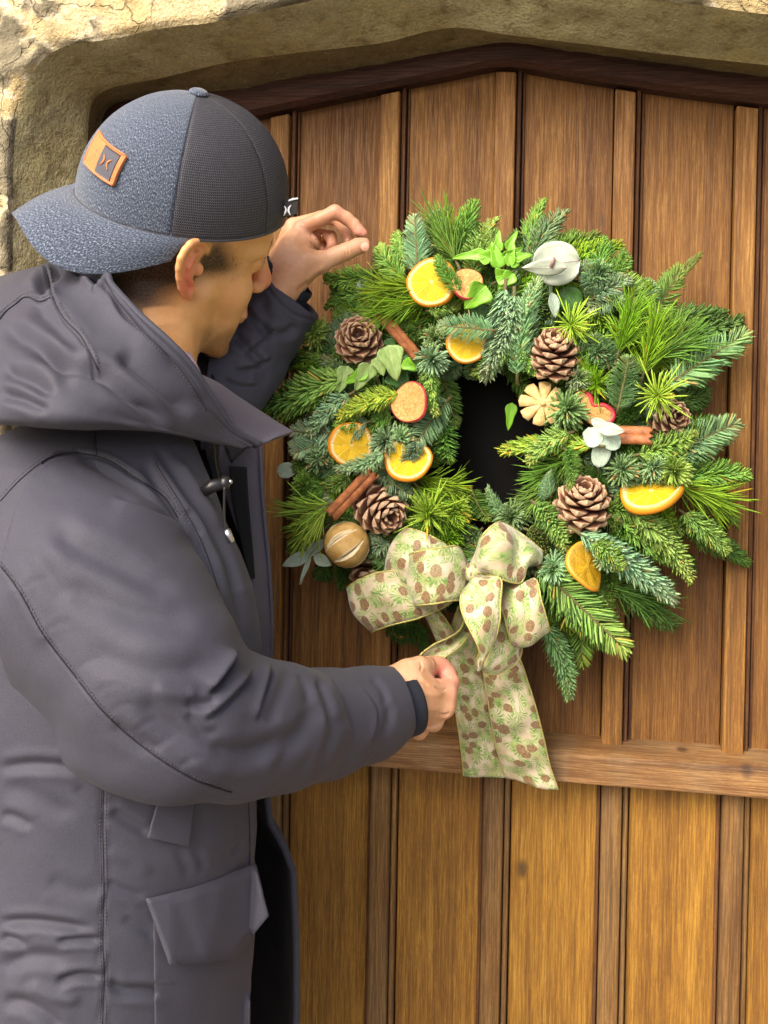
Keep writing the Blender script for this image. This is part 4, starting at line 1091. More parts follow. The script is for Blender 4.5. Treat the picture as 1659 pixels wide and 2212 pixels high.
for y in yr:
    nx_, fx_, A_, B_, dn_ = (np.interp(y, YP, q) for q in (NX, FX, AXX, BYY, DN))
    df_ = 0.225
    N_ = PN(nx_, y, dn_); F_ = PN(fx_, y, df_)
    F_[2] = N_[2] = (N_[2] + F_[2]) / 2 if False else N_[2]
    cx0 = N_[0] - A_ * 0.96; cy0 = -0.325
    th0, th1 = math.radians(-14), math.radians(-360 + 26)
    th = np.linspace(0, 1, NT); th = th0 + (th1 - th0) * th
    X = cx0 + A_ * np.cos(th) * (1 + 0.0 * th); Y = cy0 + B_ * np.sin(th)
    dN = np.array([N_[0] - X[0], N_[1] - Y[0]]); dF = np.array([F_[0] - X[-1], F_[1] - Y[-1]])
    wN = np.exp(-((th - th0) / math.radians(38)) ** 2); wF = np.exp(-((th - th1) / math.radians(40)) ** 2)
    X = X + dN[0] * wN + dF[0] * wF; Y = Y + dN[1] * wN + dF[1] * wF
    rows.append(np.stack([X, np.minimum(Y, -0.05), np.full(NT, N_[2])], 1))
V = np.array(rows).reshape(-1, 3); F = np.array(grid_faces(NT, len(yr)))
# near shoulder: raise the top rows into a slope
N = normals(V, F)
if ((N * (V - [V[:, 0].mean(), -.325, 0])) [:, :2].sum() < 0): F = F[:, ::-1]
T_FOLDS = [
 ([(-10, 1662), (60, 1652), (130, 1655), (195, 1664)], 10, .0050, 'v'), ([(0, 1759), (35, 1768), (70, 1788)], 11, .007, 'v'), ([(0, 1700), (60, 1712), (120, 1745), (170, 1760)], 18, .004, 'v'),
 ([(-10, 1995), (60, 1992), (120, 1997), (205, 2010)], 9, .0060, 'v'), ([(0, 2025), (30, 2032), (60, 2048)], 9, .006, 'v'), ([(120, 2034), (170, 2030), (225, 2032)], 7, .006, 'v'),
 ([(0, 2098), (50, 2070), (110, 2068), (150, 2080)], 14, .005, 'v'), ([(120, 2122), (170, 2108), (228, 2112)], 8, .007, 'v'), ([(228, 2112), (262, 2138), (320, 2140), (400, 2148)], 10, .0075, 'v'),
 ([(0, 2162), (60, 2168), (110, 2200), (140, 2240)], 12, .006, 'v'), ([(220, 1905), (262, 1922), (318, 1940)], 10, .0050, 'v'), ([(236, 1752), (290, 1784), (330, 1806)], 10, .0045, 'v'),
 ([(160, 1700), (200, 1730), (236, 1752)], 12, .0040, 'v'), ([(225, 1840), (290, 1860), (330, 1890)], 14, .0035, 'r'), ([(262, 1982), (310, 2005), (340, 2030)], 12, .004, 'v'),
 ([(100, 1900), (160, 1925), (220, 1925)], 18, .004, 'v'), ([(420, 1830), (435, 1860), (440, 1885)], 8, .0025, 'v'), ([(380, 1830), (400, 1870), (405, 1900)], 9, .0025, 'v'),
 ([(500, 1845), (515, 1835), (525, 1820)], 7, .004, 'v'), ([(350, 2170), (420, 2178), (480, 2160)], 16, .0035, 'v'), ([(60, 2120), (120, 2150), (180, 2160)], 14, .004, 'r'),
 # panel lines of the front
 ([(300, 985), (352, 1062), (396, 1130), (440, 1205), (475, 1290)], 14, .006, 'v'), ([(330, 955), (400, 1060), (460, 1150), (505, 1260), (528, 1390)], 10, .0045, 'v'),
 ([(380, 985), (440, 1080), (480, 1150)], 9, .0035, 'r'), ([(400, 1100), (420, 1130), (436, 1160)], 7, .0025, 'v'),
 ([(162, 979), (231, 993), (296, 1034), (352, 1071), (384, 1118), (400, 1150)], 5, .0035, 's'),
 # stitched side seam
 ([(226, 1640), (222, 1780), (224, 1900), (222, 2040), (226, 2110), (221, 2212)], 2.6, .0018, 's'), ([(218, 1650), (213, 1900), (213, 2100), (212, 2212)], 1.8, .0009, 's'),
 ([(537, 1725), (540, 1850), (532, 2050), (526, 2212)], 2.4, .0012, 's'),
 ([(195, 925), (205, 960), (207, 990)], 2.4, .0014, 's'),
]
T_FOLDS = [(p_, w_, h_ * .45, k_) if p_[0] in ((0, 1759), (0, 1700), (420, 1830), (380, 1830), (500, 1845), (160, 1700), (220, 1905), (100, 1900), (262, 1982), (225, 1840)) else (p_, w_ * 1.2, h_ * .75, k_) if k_ == 'v' and p_[0][0] < 300 else (p_, w_, h_, k_) for p_, w_, h_, k_ in T_FOLDS]
V = wrinkle(V, F, T_FOLDS, FAB(V, .0035, 8) + FAB(V + 3, .0008, 26))
shell_V2, shell_F2 = V, F
sh = pk(mesh_np('coat_body', V, F, [F_COAT, F_LINE]))
m = sh.modifiers.new('solid', 'SOLIDIFY'); m.thickness = 0.007; m.offset = -1; m.material_offset = 1; m.material_offset_rim = 0
bvh = BVHTree.FromPolygons([tuple(q) for q in V], [tuple(int(i) for i in q) for q in F[:, ::1]])
def hit(x, y, off=0.002, fallback=.40):
    r = (P(x, y, 0.0) - CAM).normalized(); loc_, n_, i_, d_ = bvh.ray_cast(CAM, r)
    if loc_ is None or loc_.y > -0.25: return PN(x, y, fallback)
    return np.array(loc_ - r * off)
def patch_poly(name, poly, mat, off0, off1, n=18, fallback=.385, curl=0.0):
    """four-cornered flap (tl, tr, br, bl in the picture) laid on the shell"""
    tl, tr, br, bl = [np.array(p, float) for p in poly]; V0 = []; V1 = []
    for j in range(n):
        for i in range(n):
            u, v = i / (n - 1), j / (n - 1); q = (tl * (1 - u) + tr * u) * (1 - v) + (bl * (1 - u) + br * u) * v
            o_ = off0 + (off1 - off0) * v + curl * (1 - abs(2 * u - 1)) * v
            V0.append(hit(q[0], q[1], o_, fallback))
    V0 = np.array(V0).reshape(n, n, 3)
    for _ in range(3):
        K = V0.copy(); K[1:-1, 1:-1] = (V0[:-2, 1:-1] + V0[2:, 1:-1] + V0[1:-1, :-2] + V0[1:-1, 2:]) / 4; V0 = K
    V0 = V0.reshape(-1, 3)
    o = from_data(name, V0, grid_faces(n, n)[:] , mat)
    m = o.modifiers.new('solid', 'SOLIDIFY'); m.thickness = 0.0028; m.offset = 0
    m = o.modifiers.new('bev', 'BEVEL'); m.width = 0.0009; m.segments = 2; m.limit_method = 'ANGLE'
    return pk(o)
# pocket flap: five-sided
def poly_sheet(name, pts, dist, mat, thick=.0028, n=10, parentf=pk, fabr=.001):
    """fan sheet through picture points with their own distances"""
    b = bmesh.new(); vs = [b.verts.new(PN(x, y, d)) for (x, y), d in zip(pts, dist)]; b.faces.new(vs)
    bmesh.ops.triangulate(b, faces=b.faces[:]); bmesh.ops.subdivide_edges(b, edges=b.edges[:], cuts=n, use_grid_fill=True)
    me = bpy.data.meshes.new(name); b.to_mesh(me); b.free(); o = mkobj(name, me, mat)
    co_ = np.empty(len(me.vertices) * 3); me.vertices.foreach_get('co', co_); co_ = co_.reshape(-1, 3)
    co_ += (fbm(co_, 3, 30) * fabr)[:, None] * -np.array(AX); me.vertices.foreach_set('co', co_.ravel())
    me.polygons.foreach_set('use_smooth', [True] * len(me.polygons))
    m = o.modifiers.new('solid', 'SOLIDIFY'); m.thickness = thick; m.offset = 0
    return parentf(o)
def flap_d(x, y, off):
    return float(-hit(x, y, off)[1])
fp = [(315, 1942), (366, 1930), (417, 1917), (484, 1893), (551, 1866), (566, 1925), (580, 1979), (543, 2025), (505, 2072), (437, 2080), (368, 2083), (341, 2012)]
fd = [flap_d(min(x, 540), y, o_) for (x, y), o_ in zip(fp, (.002, .002, .002, .002, .003, .010, .014, .016, .018, .020, .022, .012))]
fl_ = poly_sheet('pocket_flap', fp, fd, F_COAT, .003, 5)
patch_poly('pocket_bellows', [(330, 1950), (545, 1885), (535, 2420), (338, 2420)], F_COAT, -.0008, .0022, 30)
patch_poly('pocket_welt', [(341, 1728), (420, 1728), (408, 1829), (318, 1810)], F_COAT, .0035, .0065, 16)
# edge binding of the far front and its facing with a hook-and-loop strip
def ribbon3(name, L_, R_, mat, thick=.002, n=40, amp=0.0):
    A = spline([PN(*p) for p in L_], n); B = spline([PN(*p) for p in R_], n); V = []
    for a, b_ in zip(A, B):
        for t in np.linspace(0, 1, 6): V.append(a * (1 - t) + b_ * t)
    V = np.array(V); V += (fbm(V, 3, 30) * amp)[:, None] * -np.array(AX)
    o = from_data(name, V, grid_faces(6, n), mat); m = o.modifiers.new('solid', 'SOLIDIFY'); m.thickness = thick; m.offset = 0
    return pk(o)
ribbon3('facing', [(478, 930, .262), (474, 1010, .264), (500, 1110, .262), (530, 1190, .262), (548, 1300, .262), (562, 1420, .262)],
        [(562, 950, .232), (565, 1010, .232), (568, 1083, .232), (578, 1190, .232), (586, 1315, .232), (585, 1440, .232)], F_COAT2, .003, 60, .003)
ribbon3('velcro_strip', [(494, 1006, .270), (498, 1060, .270), (509, 1120, .270), (524, 1186, .270), (538, 1250, .268)],
        [(533, 1008, .262), (536, 1070, .262), (541, 1130, .262), (546, 1190, .262), (550, 1250, .262)], M_VELC, .0025)
tb = [PN(x, y, .235) for x, y in ((562, 955), (565, 1010), (568, 1083), (579, 1200), (586, 1315), (585, 1440))]
V_, F_ = tube(spline(tb, 50), .0022, 8); pk(from_data('edge_piping', V_, F_, F_COAT2))
# zip: tape and teeth
ribbon3('zip_tape', [(440, 925, .30), (443, 965, .30), (452, 1000, .31), (462, 1030, .33)], [(474, 925, .285), (473, 965, .285), (472, 1000, .295), (474, 1034, .32)], F_LINE, .002, 30)
b = MB(); zp = spline([PN(455, 930, .306), PN(458, 965, .306), PN(461, 1000, .316), PN(468, 1035, .335)], 22)
for q in zp: b.box(q[0] - .0028, q[0] + .0028, q[1] - .0025, q[1] + .0015, q[2] - .0010, q[2] + .0010)
t_ = b.obj('zip_teeth', Mat('zip_teeth', 0.3, (0.03, 0.03, 0.035)).m, None, False); tag(t_, kind='stuff'); pk(t_)
# drawcord with toggle and tip
V_, F_ = tube([PN(440, 1062, .405), PN(458, 1050, .405), PN(478, 1046, .40), PN(492, 1044, .395)], [.0055, .0062, .0055, .0045], 12); pk(from_data('cord_toggle', V_, F_, M_BLK))
b = MB(); bmv = PN(487, 1047, .40)
V_, F_ = tube([PN(483, 1058, .402), PN(486, 1040, .400), PN(488, 1030, .398)], [.004, .006, .0035], 12); pk(from_data('cord_lock', V_, F_, M_BLK))
sp = [PN(497 + 5.5 * math.cos(a) * math.cos(b_), 1041 + 6 * math.sin(b_), .400 + .0026 * math.sin(a) * math.cos(b_)) for b_ in np.linspace(-1.5, 1.5, 8) for a in np.linspace(0, 2 * math.pi, 12, endpoint=False)]
pk(from_data('press_stud', sp, grid_faces(12, 8, True), M_MET))
V_, F_ = tube(spline([PN(485, 1052, .405), PN(484, 1090, .405), PN(485, 1125, .405), PN(489, 1146, .405)], 20), .0012, 8); pk(from_data('cord', V_, F_, M_BLK))
V_, F_ = tube([PN(489, 1144, .407), PN(493, 1155, .407), PN(500, 1172, .407)], [.0034, .0038, .0034], 12); pk(from_data('cord_end', V_, F_, M_MET))

# --- hood lying round the neck: rings from inside the collar over the rim and down
def ring(lst): return spline([PN(*p) for p in lst], 160)
R_in = ring([(150, 640, .26), (150, 640, .33), (200, 680, .37), (255, 720, .385), (320, 780, .385), (390, 850, .38), (440, 900, .36), (500, 945, .34)])
R_rim = ring([(112, 575, .22), (128, 556, .30), (222, 588, .385), (243, 618, .400), (301, 680, .415), (365, 738, .415), (413, 790, .405), (463, 866, .385), (503, 923, .365), (560, 960, .340)])
R_a = ring([(70, 585, .22), (98, 575, .32), (170, 640, .415), (215, 690, .440), (270, 740, .452), (330, 790, .448), (385, 840, .435), (440, 890, .410), (485, 935, .380), (540, 964, .350)])
R_b = ring([(-20, 600, .22), (20, 600, .33), (70, 660, .43), (125, 730, .475), (190, 780, .488), (255, 830, .485), (330, 870, .465), (400, 915, .430), (465, 945, .392), (530, 966, .355)])
R_c = ring([(-100, 650, .22), (-80, 680, .36), (-20, 760, .47), (40, 820, .512), (120, 855, .522), (200, 880, .512), (290, 905, .480), (375, 930, .440), (450, 950, .398), (525, 968, .358)])
R_d = ring([(-150, 760, .22), (-120, 820, .38), (-60, 880, .48), (0, 902, .518), (110, 912, .522), (200, 917, .508), (290, 924, .478), (370, 936, .440), (445, 953, .398), (522, 969, .357)])
R_e = ring([(-120, 820, .22), (-100, 860, .36), (-40, 915, .45), (10, 918, .485), (110, 922, .480), (200, 925, .465), (290, 928, .440), (370, 938, .41), (440, 954, .385), (520, 970, .352)])
ctrl = np.array([R_in, R_rim * .5 + R_in * .5 + [0, -.001, .003], R_rim, R_a, R_b, R_c, R_d, R_e])
cols = [spline(ctrl[:, i], 150) for i in range(160)]
G = np.array(cols)                         # (160, 150, 3)
# refine along the first axis
G = np.array([spline(G[:, j], 300) for j in range(150)]); nvh, nuh = G.shape[:2]
V = G.reshape(-1, 3); F = np.array(grid_faces(nuh, nvh))
N = normals(V, F); m_ = (N * (CAMN - V)).sum(1).mean()
if m_ < 0: F = F[:, ::-1]
H_FOLDS = [
 ([(62, 745), (100, 762), (165, 785), (222, 806), (262, 836), (301, 866), (370, 925)], 17, .0130, 'v'), ([(180, 570), (195, 600), (205, 622), (235, 640), (265, 690), (320, 735), (380, 790)], 15, .0090, 'o'),
 ([(0, 715), (60, 735), (120, 780), (170, 830)], 18, .007, 'v'), ([(0, 800), (60, 820), (120, 860)], 14, .006, 'v'), ([(0, 850), (50, 862), (110, 890)], 12, .005, 'v'),
 ([(66, 655), (110, 690), (150, 735), (190, 770)], 20, .0060, 'v'), ([(250, 760), (300, 800), (360, 850), (420, 900)], 22, .008, 'v'),
 ([(120, 560), (122, 590), (100, 610), (84, 640)], 13, .010, 'v'), ([(165, 600), (175, 590), (200, 600), (218, 590)], 8, .008, 'v'),
 ([(200, 640), (222, 625), (236, 628)], 7, .006, 'o'),
 ([(99, 577), (105, 610), (116, 646), (140, 690), (172, 723), (196, 765), (211, 800), (232, 830)], 3.4, .0028, 's'), ([(110, 577), (122, 640), (160, 700), (200, 752), (224, 800)], 1.8, .0012, 's'),
 ([(-10, 700), (12, 672), (34, 655), (50, 642), (64, 641), (86, 650), (112, 642)], 3.2, .0030, 's'),
 ([(228, 600), (250, 640), (305, 702), (365, 760), (405, 808), (450, 880), (498, 932), (556, 966)], 2.6, .0016, 's'),
]
hq = 1 - sstep(200, 380, proj(V)[:, 0])
V = wrinkle(V, F, H_FOLDS, (FAB(V, .0035, 10) + FAB(V + 3, .0007, 30)) * hq)
hd_bvh = BVHTree.FromPolygons([tuple(q) for q in V], [tuple(int(i) for i in q) for q in F])
hd = pk(mesh_np('hood', V, F, [F_COAT]))
m = hd.modifiers.new('solid', 'SOLIDIFY'); m.thickness = 0.006; m.offset = -1
# rolled rim of the collar, lighter
V_, F_ = tube(R_rim[8:] + np.array([0, 0, .0]), .0035, 10); pk(from_data('collar_rim', V_, F_, F_COAT))
# collar stand of the near side, inside of the far side, chin flap
ribbon3('collar_lining', [(150, 640, .30), (250, 740, .31), (330, 790, .31), (378, 790, .315), (400, 800, .32), (425, 822, .33)],
        [(150, 560, .27), (250, 640, .27), (330, 700, .28), (392, 752, .30), (412, 764, .31), (434, 806, .32)], F_PURP, .003, 50, .004)
ribbon3('collar_stand', [(380, 700, .19), (430, 790, .21), (440, 850, .24), (470, 920, .26), (500, 1000, .27)],
        [(440, 640, .17), (462, 760, .185), (456, 800, .205), (490, 870, .235), (540, 960, .25)], F_LINE, .004, 50, .002)
ribbon3('collar_edge', [(452, 778, .205), (448, 800, .215), (445, 830, .235)], [(463, 775, .20), (457, 800, .21), (453, 830, .23)], F_COAT, .002, 20)
# storm flap
A = spline([PN(*p) for p in ((432, 812, .352), (470, 830, .345), (509, 857, .335), (560, 890, .318), (602, 917, .305), (632, 934, .297))], 40)
B = spline([PN(*p) for p in ((440, 835, .375), (465, 872, .375), (503, 925, .362), (530, 944, .350), (556, 957, .338), (576, 955, .330))], 40)
V = []
for i, (a, b_) in enumerate(zip(A, B)):
    for t in np.linspace(0, 1, 16):
        V.append(a * (1 - t) + b_ * t - np.array(AX) * (.006 * math.sin(math.pi * t) - .003 * math.sin(6 * t + i * .15) * t))
V = np.array(V); F = np.array(grid_faces(16, 40))
sf = pk(mesh_np('storm_flap', V, F, F_COAT2)); m = sf.modifiers.new('solid', 'SOLIDIFY'); m.thickness = .004; m.offset = 0
m = sf.modifiers.new('bev', 'BEVEL'); m.width = .0012; m.segments = 2; m.limit_method = 'ANGLE'
# seams and stitching
THREAD = Mat('thread_grey', 0.7, (0.062, 0.060, 0.075)).m
SEAML = Mat('seam_line', 0.9, (0.012, 0.011, 0.016)).m
def on(bv, x, y, off, ok=lambda p: True):
    r = (P(x, y, 0.0) - CAM).normalized(); l_, n_, i_, d_ = bv.ray_cast(CAM, r)
    return None if l_ is None or not ok(l_) else np.array(l_ - r * off)
def seam_line(bv, pts, name='seam', r=.0007, stitch=((6, 0),), ok=lambda p: p.y < -.25):
    q = spline([(x, y, 0) for x, y in pts], 160)[:, :2]; L3 = [on(bv, x, y, .0003, ok) for x, y in q]
    runs, cur = [], []
    for p in L3:
        if p is None or (cur and np.linalg.norm(p - cur[-1]) > .012):
            if len(cur) > 6: runs.append(cur)
            cur = [] if p is None else [p]
        else: cur.append(p)
    if len(cur) > 6: runs.append(cur)
    for c_ in runs: V_, F_ = tube(c_, r, 5); pk(from_data(name, V_, F_, SEAML))
    if not runs: return
    T = np.gradient(q, axis=0); T /= np.linalg.norm(T, axis=1)[:, None]; Nn = np.stack([-T[:, 1], T[:, 0]], 1); sb = MB()
    for off, _ in stitch:
        w_ = resample(np.c_[q + Nn * off, np.zeros(len(q))], int(np.linalg.norm(np.diff(q, axis=0), axis=1).sum() / 8))[:, :2]
        for a_, b_ in zip(w_[:-1], w_[1:]):
            A, B = on(bv, *a_, .0004, ok), on(bv, *(a_ + (b_ - a_) * .62), .0004, ok)
            if A is not None and B is not None and np.linalg.norm(A - B) < .01: V_, F_ = tube([A, B], .00035, 4); sb.add(V_, F_)
    if sb.V: pk(tag(sb.obj('stitching', THREAD), kind='stuff'))
allV_ = np.vstack([slV, shell_V2]); all_bvh = BVHTree.FromPolygons([tuple(q) for q in allV_], [tuple(int(i) for i in q) for q in np.vstack([slF, shell_F2 + len(slV)])])
seam_line(all_bvh, [(0, 1083), (46, 1034), (106, 989), (162, 979), (231, 993), (296, 1034), (352, 1071), (384, 1118)], stitch=((-7, 0),), ok=lambda p: True)
seam_line(sl_bvh, [(-4, 1216), (42, 1278), (93, 1370), (157, 1454), (231, 1546), (324, 1625), (417, 1683), (500, 1712)], stitch=((-6, 0),))
seam_line(bvh, [(226, 1650), (222, 1780), (224, 1900), (222, 2040), (225, 2110), (221, 2212)], stitch=((6, 0), (-6, 0)), r=.0005)
seam_line(bvh, [(205, 925), (207, 960), (209, 985)], stitch=((6, 0),), r=.0005)
seam_line(bvh, [(537, 1728), (540, 1850), (532, 2050), (526, 2212)], stitch=((6, 0),), r=.0004)
seam_line(bvh, [(335, 1000), (395, 1095), (440, 1180), (478, 1290), (500, 1350)], stitch=((6, 0),), r=.0005)
seam_line(hd_bvh, [(99, 580), (105, 612), (116, 648), (140, 690), (172, 723), (196, 765), (211, 798)], stitch=((-8, 0),), ok=lambda p: True)
seam_line(hd_bvh, [(-4, 693), (12, 673), (34, 656), (50, 643), (64, 642), (86, 651), (108, 643)], stitch=((-7, 0),), ok=lambda p: True)
seam_line(hd_bvh, [(232, 612), (254, 650), (305, 712), (365, 770), (403, 815), (448, 888)], stitch=((5, 0),), r=.0004, ok=lambda p: True)
# sweater in the opening, trousers, shoes
f = Field([hipc[0] - .24, -.56, .80], [hipc[0] + .34, -.05, 1.60], 0.007)
f.cone(neck_b - [0, 0, .03], chest, .066, .120, .05); f.cone(chest + [0, 0, .04], shF, .09, .052, .05); f.cone(chest + [0, 0, .04], shN, .085, .055, .05); f.cone(chest, hipc, .122, .125, .05)
V, F = f.mesh(); V = smooth_mesh(V, F, 3); own(mesh_np('sweater', V, F, F_SHIRT))
f = Field([hipc[0] - .25, -.62, .04], [hipc[0] + .28, -.08, 1.0], 0.008)
for s_ in (-1, 1):
    f.cone(hipc + [0, .09 * s_, -.02], [hipc[0] + .02, hipc[1] + .10 * s_, .50], .105, .072, .03); f.cone([hipc[0] + .02, hipc[1] + .10 * s_, .50], [hipc[0] - .01, hipc[1] + .10 * s_, .09], .072, .060, .02)
V, F = f.mesh(); V = smooth_mesh(V, F, 3); V += normals(V, F) * FAB(V, .008, 12)[:, None]; own(mesh_np('trousers', V, F, F_JEAN))
for s_ in (-1, 1):
    f = Field([hipc[0] - .12, hipc[1] + .10 * s_ - .07, .0], [hipc[0] + .24, hipc[1] + .10 * s_ + .07, .14], 0.005)
    f.cone([hipc[0] - .03, hipc[1] + .10 * s_, .045], [hipc[0] + .16, hipc[1] + .10 * s_, .035], .042, .036, .02); f.cone([hipc[0] - .01, hipc[1] + .10 * s_, .05], [hipc[0] - .01, hipc[1] + .10 * s_, .10], .045, .045, .02)
    f.plane_cut([0, 0, .006], [0, 0, -1]); V, F = f.mesh(); own(mesh_np('shoe', V, F, M_BLK))
# ================================================================== THE WREATH
WC = PN(1080, 950, 0.03)
wreath = empty('wreath', WC)
tag(wreath, 'round Christmas wreath of fir sprigs with dried oranges, pine cones and a patterned ribbon bow', 'wreath')
WO = Vector(WC)
def wr(o, M_=None):
    o.parent = wreath
    if M_ is not None: o.matrix_world = Matrix.Translation(-WO) @ M_; o.matrix_parent_inverse = Matrix.Identity(4); o.matrix_basis = Matrix.Translation(-WO) @ M_
    else: o.matrix_parent_inverse = Matrix.Translation(-WO)
    return o
def LA(u, v): return (549 + .3307 * u, 439 + .3307 * v)
def LB(u, v): return (1097 + .3307 * u, 439 + .3307 * v)
def LC(u, v): return (549 + .3307 * u, 933 + .3307 * v)
def LD(u, v): return (1097 + .3307 * u, 933 + .3307 * v)
CONV = {'A': LA, 'B': LB, 'C': LC, 'D': LD}
def surf_d(x, y):
    r = math.hypot(x - 1080, (y - 950)); t = (r - 315) / 300
    return 0.030 + 0.085 * math.sqrt(max(0, 1 - t * t))
# ---- needle material: tint from the object's colour, variation per needle
nmt = Mat('fir_needles', 0.5, spec=0.3)
oi = nmt.n('ShaderNodeObjectInfo'); va = nmt.attr('Col')
c = nmt.mix(1.0, oi.outputs['Color'], va, 'MULTIPLY')
nmt.color(c); nmt.b.inputs['Subsurface Weight'].default_value = 0.0
nmt.b.inputs['Transmission Weight'].default_value = 0.0
tw = Mat('twig', 0.8, (0.10, 0.085, 0.035)); tw.color(tw.mix(tw.noise(tw.coord('Object'), 200, 3), (0.07, 0.05, 0.02), (0.16, 0.15, 0.05)))
def needle(b, p, d, side, ln, wd, bend, col):
    if rng.random() < .018: col = (col[0] * 2.0, col[1] * .85, col[2] * .8, 1)
    """slim four-sided tapering blade bending towards `bend`"""
    d = d / np.linalg.norm(d); side = side - d * side.dot(d); side = side / (np.linalg.norm(side) + 1e-9); up = np.cross(side, d)
    V = []
    for t, w_ in ((0.0, .45), (.45, 1.0), (0.86, .78)):
        q = p + d * ln * t + bend * ln * t * t
        V += [q + side * wd * w_, q + up * wd * .38 * w_, q - side * wd * w_, q - up * wd * .30 * w_]
    V.append(p + d * ln + bend * ln)
    F = []
    for r in (0, 4):
        for k in range(4): F.append((r + k, r + (k + 1) % 4, r + 4 + (k + 1) % 4, r + 4 + k))
    for k in range(4): F.append((8 + k, 8 + (k + 1) % 4, 12))
    b.add(V, F, col)
def sprig_mesh(kind, seed):
    r = np.random.default_rng(seed); b = MB(); L_ = 0.10; ex = np.array([1., 0, 0])
    bendz = r.uniform(-.25, .05); bendy = r.uniform(-.25, .25)
    if kind == 'rosette': bendz = bendy = 0
    def axis(t): x = L_ * t; return np.array([x, bendy * x * t, bendz * x * t])
    if kind in ('fir', 'comb', 'plume', 'dense'):
        N_ = {'fir': 330, 'comb': 230, 'plume': 300, 'dense': 460}[kind]; nl = {'fir': .0195, 'comb': .0205, 'plume': .017, 'dense': .0185}[kind]
        for i in range(N_):
            t = (i + r.random()) / N_; p = axis(t); T = axis(min(1, t + .02)) - axis(max(0, t - .02)); T /= np.linalg.norm(T)
            if kind == 'comb': al = r.choice([-1, 1]) * math.radians(r.normal(82, 16))
            elif kind == 'dense': al = math.radians(r.uniform(-125, 125))
            else: al = r.choice([-1, 1]) * math.radians(abs(r.normal(62, 34)))
            be = math.radians(r.normal(60 - 26 * t ** 3 if kind != 'dense' else 46 - 14 * t, 7))
            if t > .95: be = math.radians(r.uniform(5, 40)); al = r.uniform(-3.14, 3.14)
            Y = np.array([0, 1., 0]); Z = np.array([0, 0, 1.])
            rad = Y * math.sin(al) + Z * math.cos(al); d = T * math.cos(be) + rad * math.sin(be)
            ln = nl * (1 - .42 * max(0, t - .55) / .45) * r.uniform(.82, 1.1) * (0.72 if abs(al) < .6 else 1) * (0.6 + 0.4 * min(1, t * 6))
            g_ = r.uniform(.72, 1.35); y_ = r.uniform(.9, 1.15) * (1 + .35 * t ** 6)
            needle(b, p, d, np.cross(d, rad) + r.normal(0, .15, 3), ln, r.uniform(.0011, .00145), T * r.uniform(.10, .28) + r.normal(0, .03, 3), (g_ * y_, g_, g_ * r.uniform(.8, 1.1), 1))
    elif kind == 'rosette':
        for i in range(150):
            t = r.random() ** .8; al = r.uniform(0, 6.283); be = math.radians(22 + 66 * (1 - t) + r.normal(0, 6)); p = ex * (.016 * t)
            rad = np.array([0, math.sin(al), math.cos(al)]); d = ex * math.cos(be) + rad * math.sin(be); g_ = r.uniform(.75, 1.35)
            needle(b, p, d, np.cross(d, rad), .019 * r.uniform(.75, 1.1), .0013, ex * r.uniform(.05, .2), (g_ * 1.1, g_, g_ * .9, 1))
    elif kind in ('pine', 'pinefan'):
        for i in range(170 if kind == 'pine' else 110):
            t = r.random(); al = r.uniform(0, 6.283) if kind == 'pine' else math.radians(r.choice([-1, 1]) * abs(r.normal(75, 20))); be = math.radians(abs(r.normal(34, 13))); p = ex * (.045 * t) if kind == 'pine' else ex * .03 * t
            rad = np.array([0, math.sin(al), math.cos(al)]); d = ex * math.cos(be) + rad * math.sin(be); g_ = r.uniform(.65, 1.4)
            needle(b, p, d, np.cross(d, rad) + r.normal(0, .5, 3), .038 * r.uniform(.65, 1.1), .00068, r.normal(0, .06, 3), (g_, g_, g_ * .8, 1))
    elif kind == 'pinestar':
        for i in range(75):
            al = r.uniform(0, 6.283); be = math.radians(r.uniform(8, 88)); rad = np.array([0, math.sin(al), math.cos(al)]); d = ex * math.cos(be) + rad * math.sin(be); g_ = r.uniform(.75, 1.35)
            needle(b, ex * r.uniform(0, .008), d, np.cross(d, rad), .026 * r.uniform(.6, 1.15), .00085, r.normal(0, .16, 3), (g_, g_, g_ * .8, 1))
    me_o = b.obj(kind, nmt.m, None, True, True); me = me_o.data; bpy.data.objects.remove(me_o)
    tl = 1.0 if kind in ('fir', 'comb', 'plume', 'dense') else {'rosette': .16, 'pine': .5, 'pinefan': .3, 'pinestar': .08}[kind]
    V_, F_ = tube([axis(t) for t in np.linspace(-.12, tl, 8)], np.linspace(.0016, .0009, 8), 6)
    to = from_data('twig', V_, F_, tw.m); tm = to.data; bpy.data.objects.remove(to)
    return me, tm
SM = {k: [sprig_mesh(k, 100 + 7 * i + j) for j in range(4)] for i, k in enumerate(('fir', 'comb', 'plume', 'dense', 'rosette', 'pine', 'pinefan', 'pinestar'))}
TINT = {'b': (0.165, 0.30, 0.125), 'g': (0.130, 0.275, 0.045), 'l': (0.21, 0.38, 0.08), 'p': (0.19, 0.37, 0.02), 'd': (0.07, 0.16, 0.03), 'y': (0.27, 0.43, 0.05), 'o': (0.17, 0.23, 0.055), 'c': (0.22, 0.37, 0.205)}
n_sprig = 0
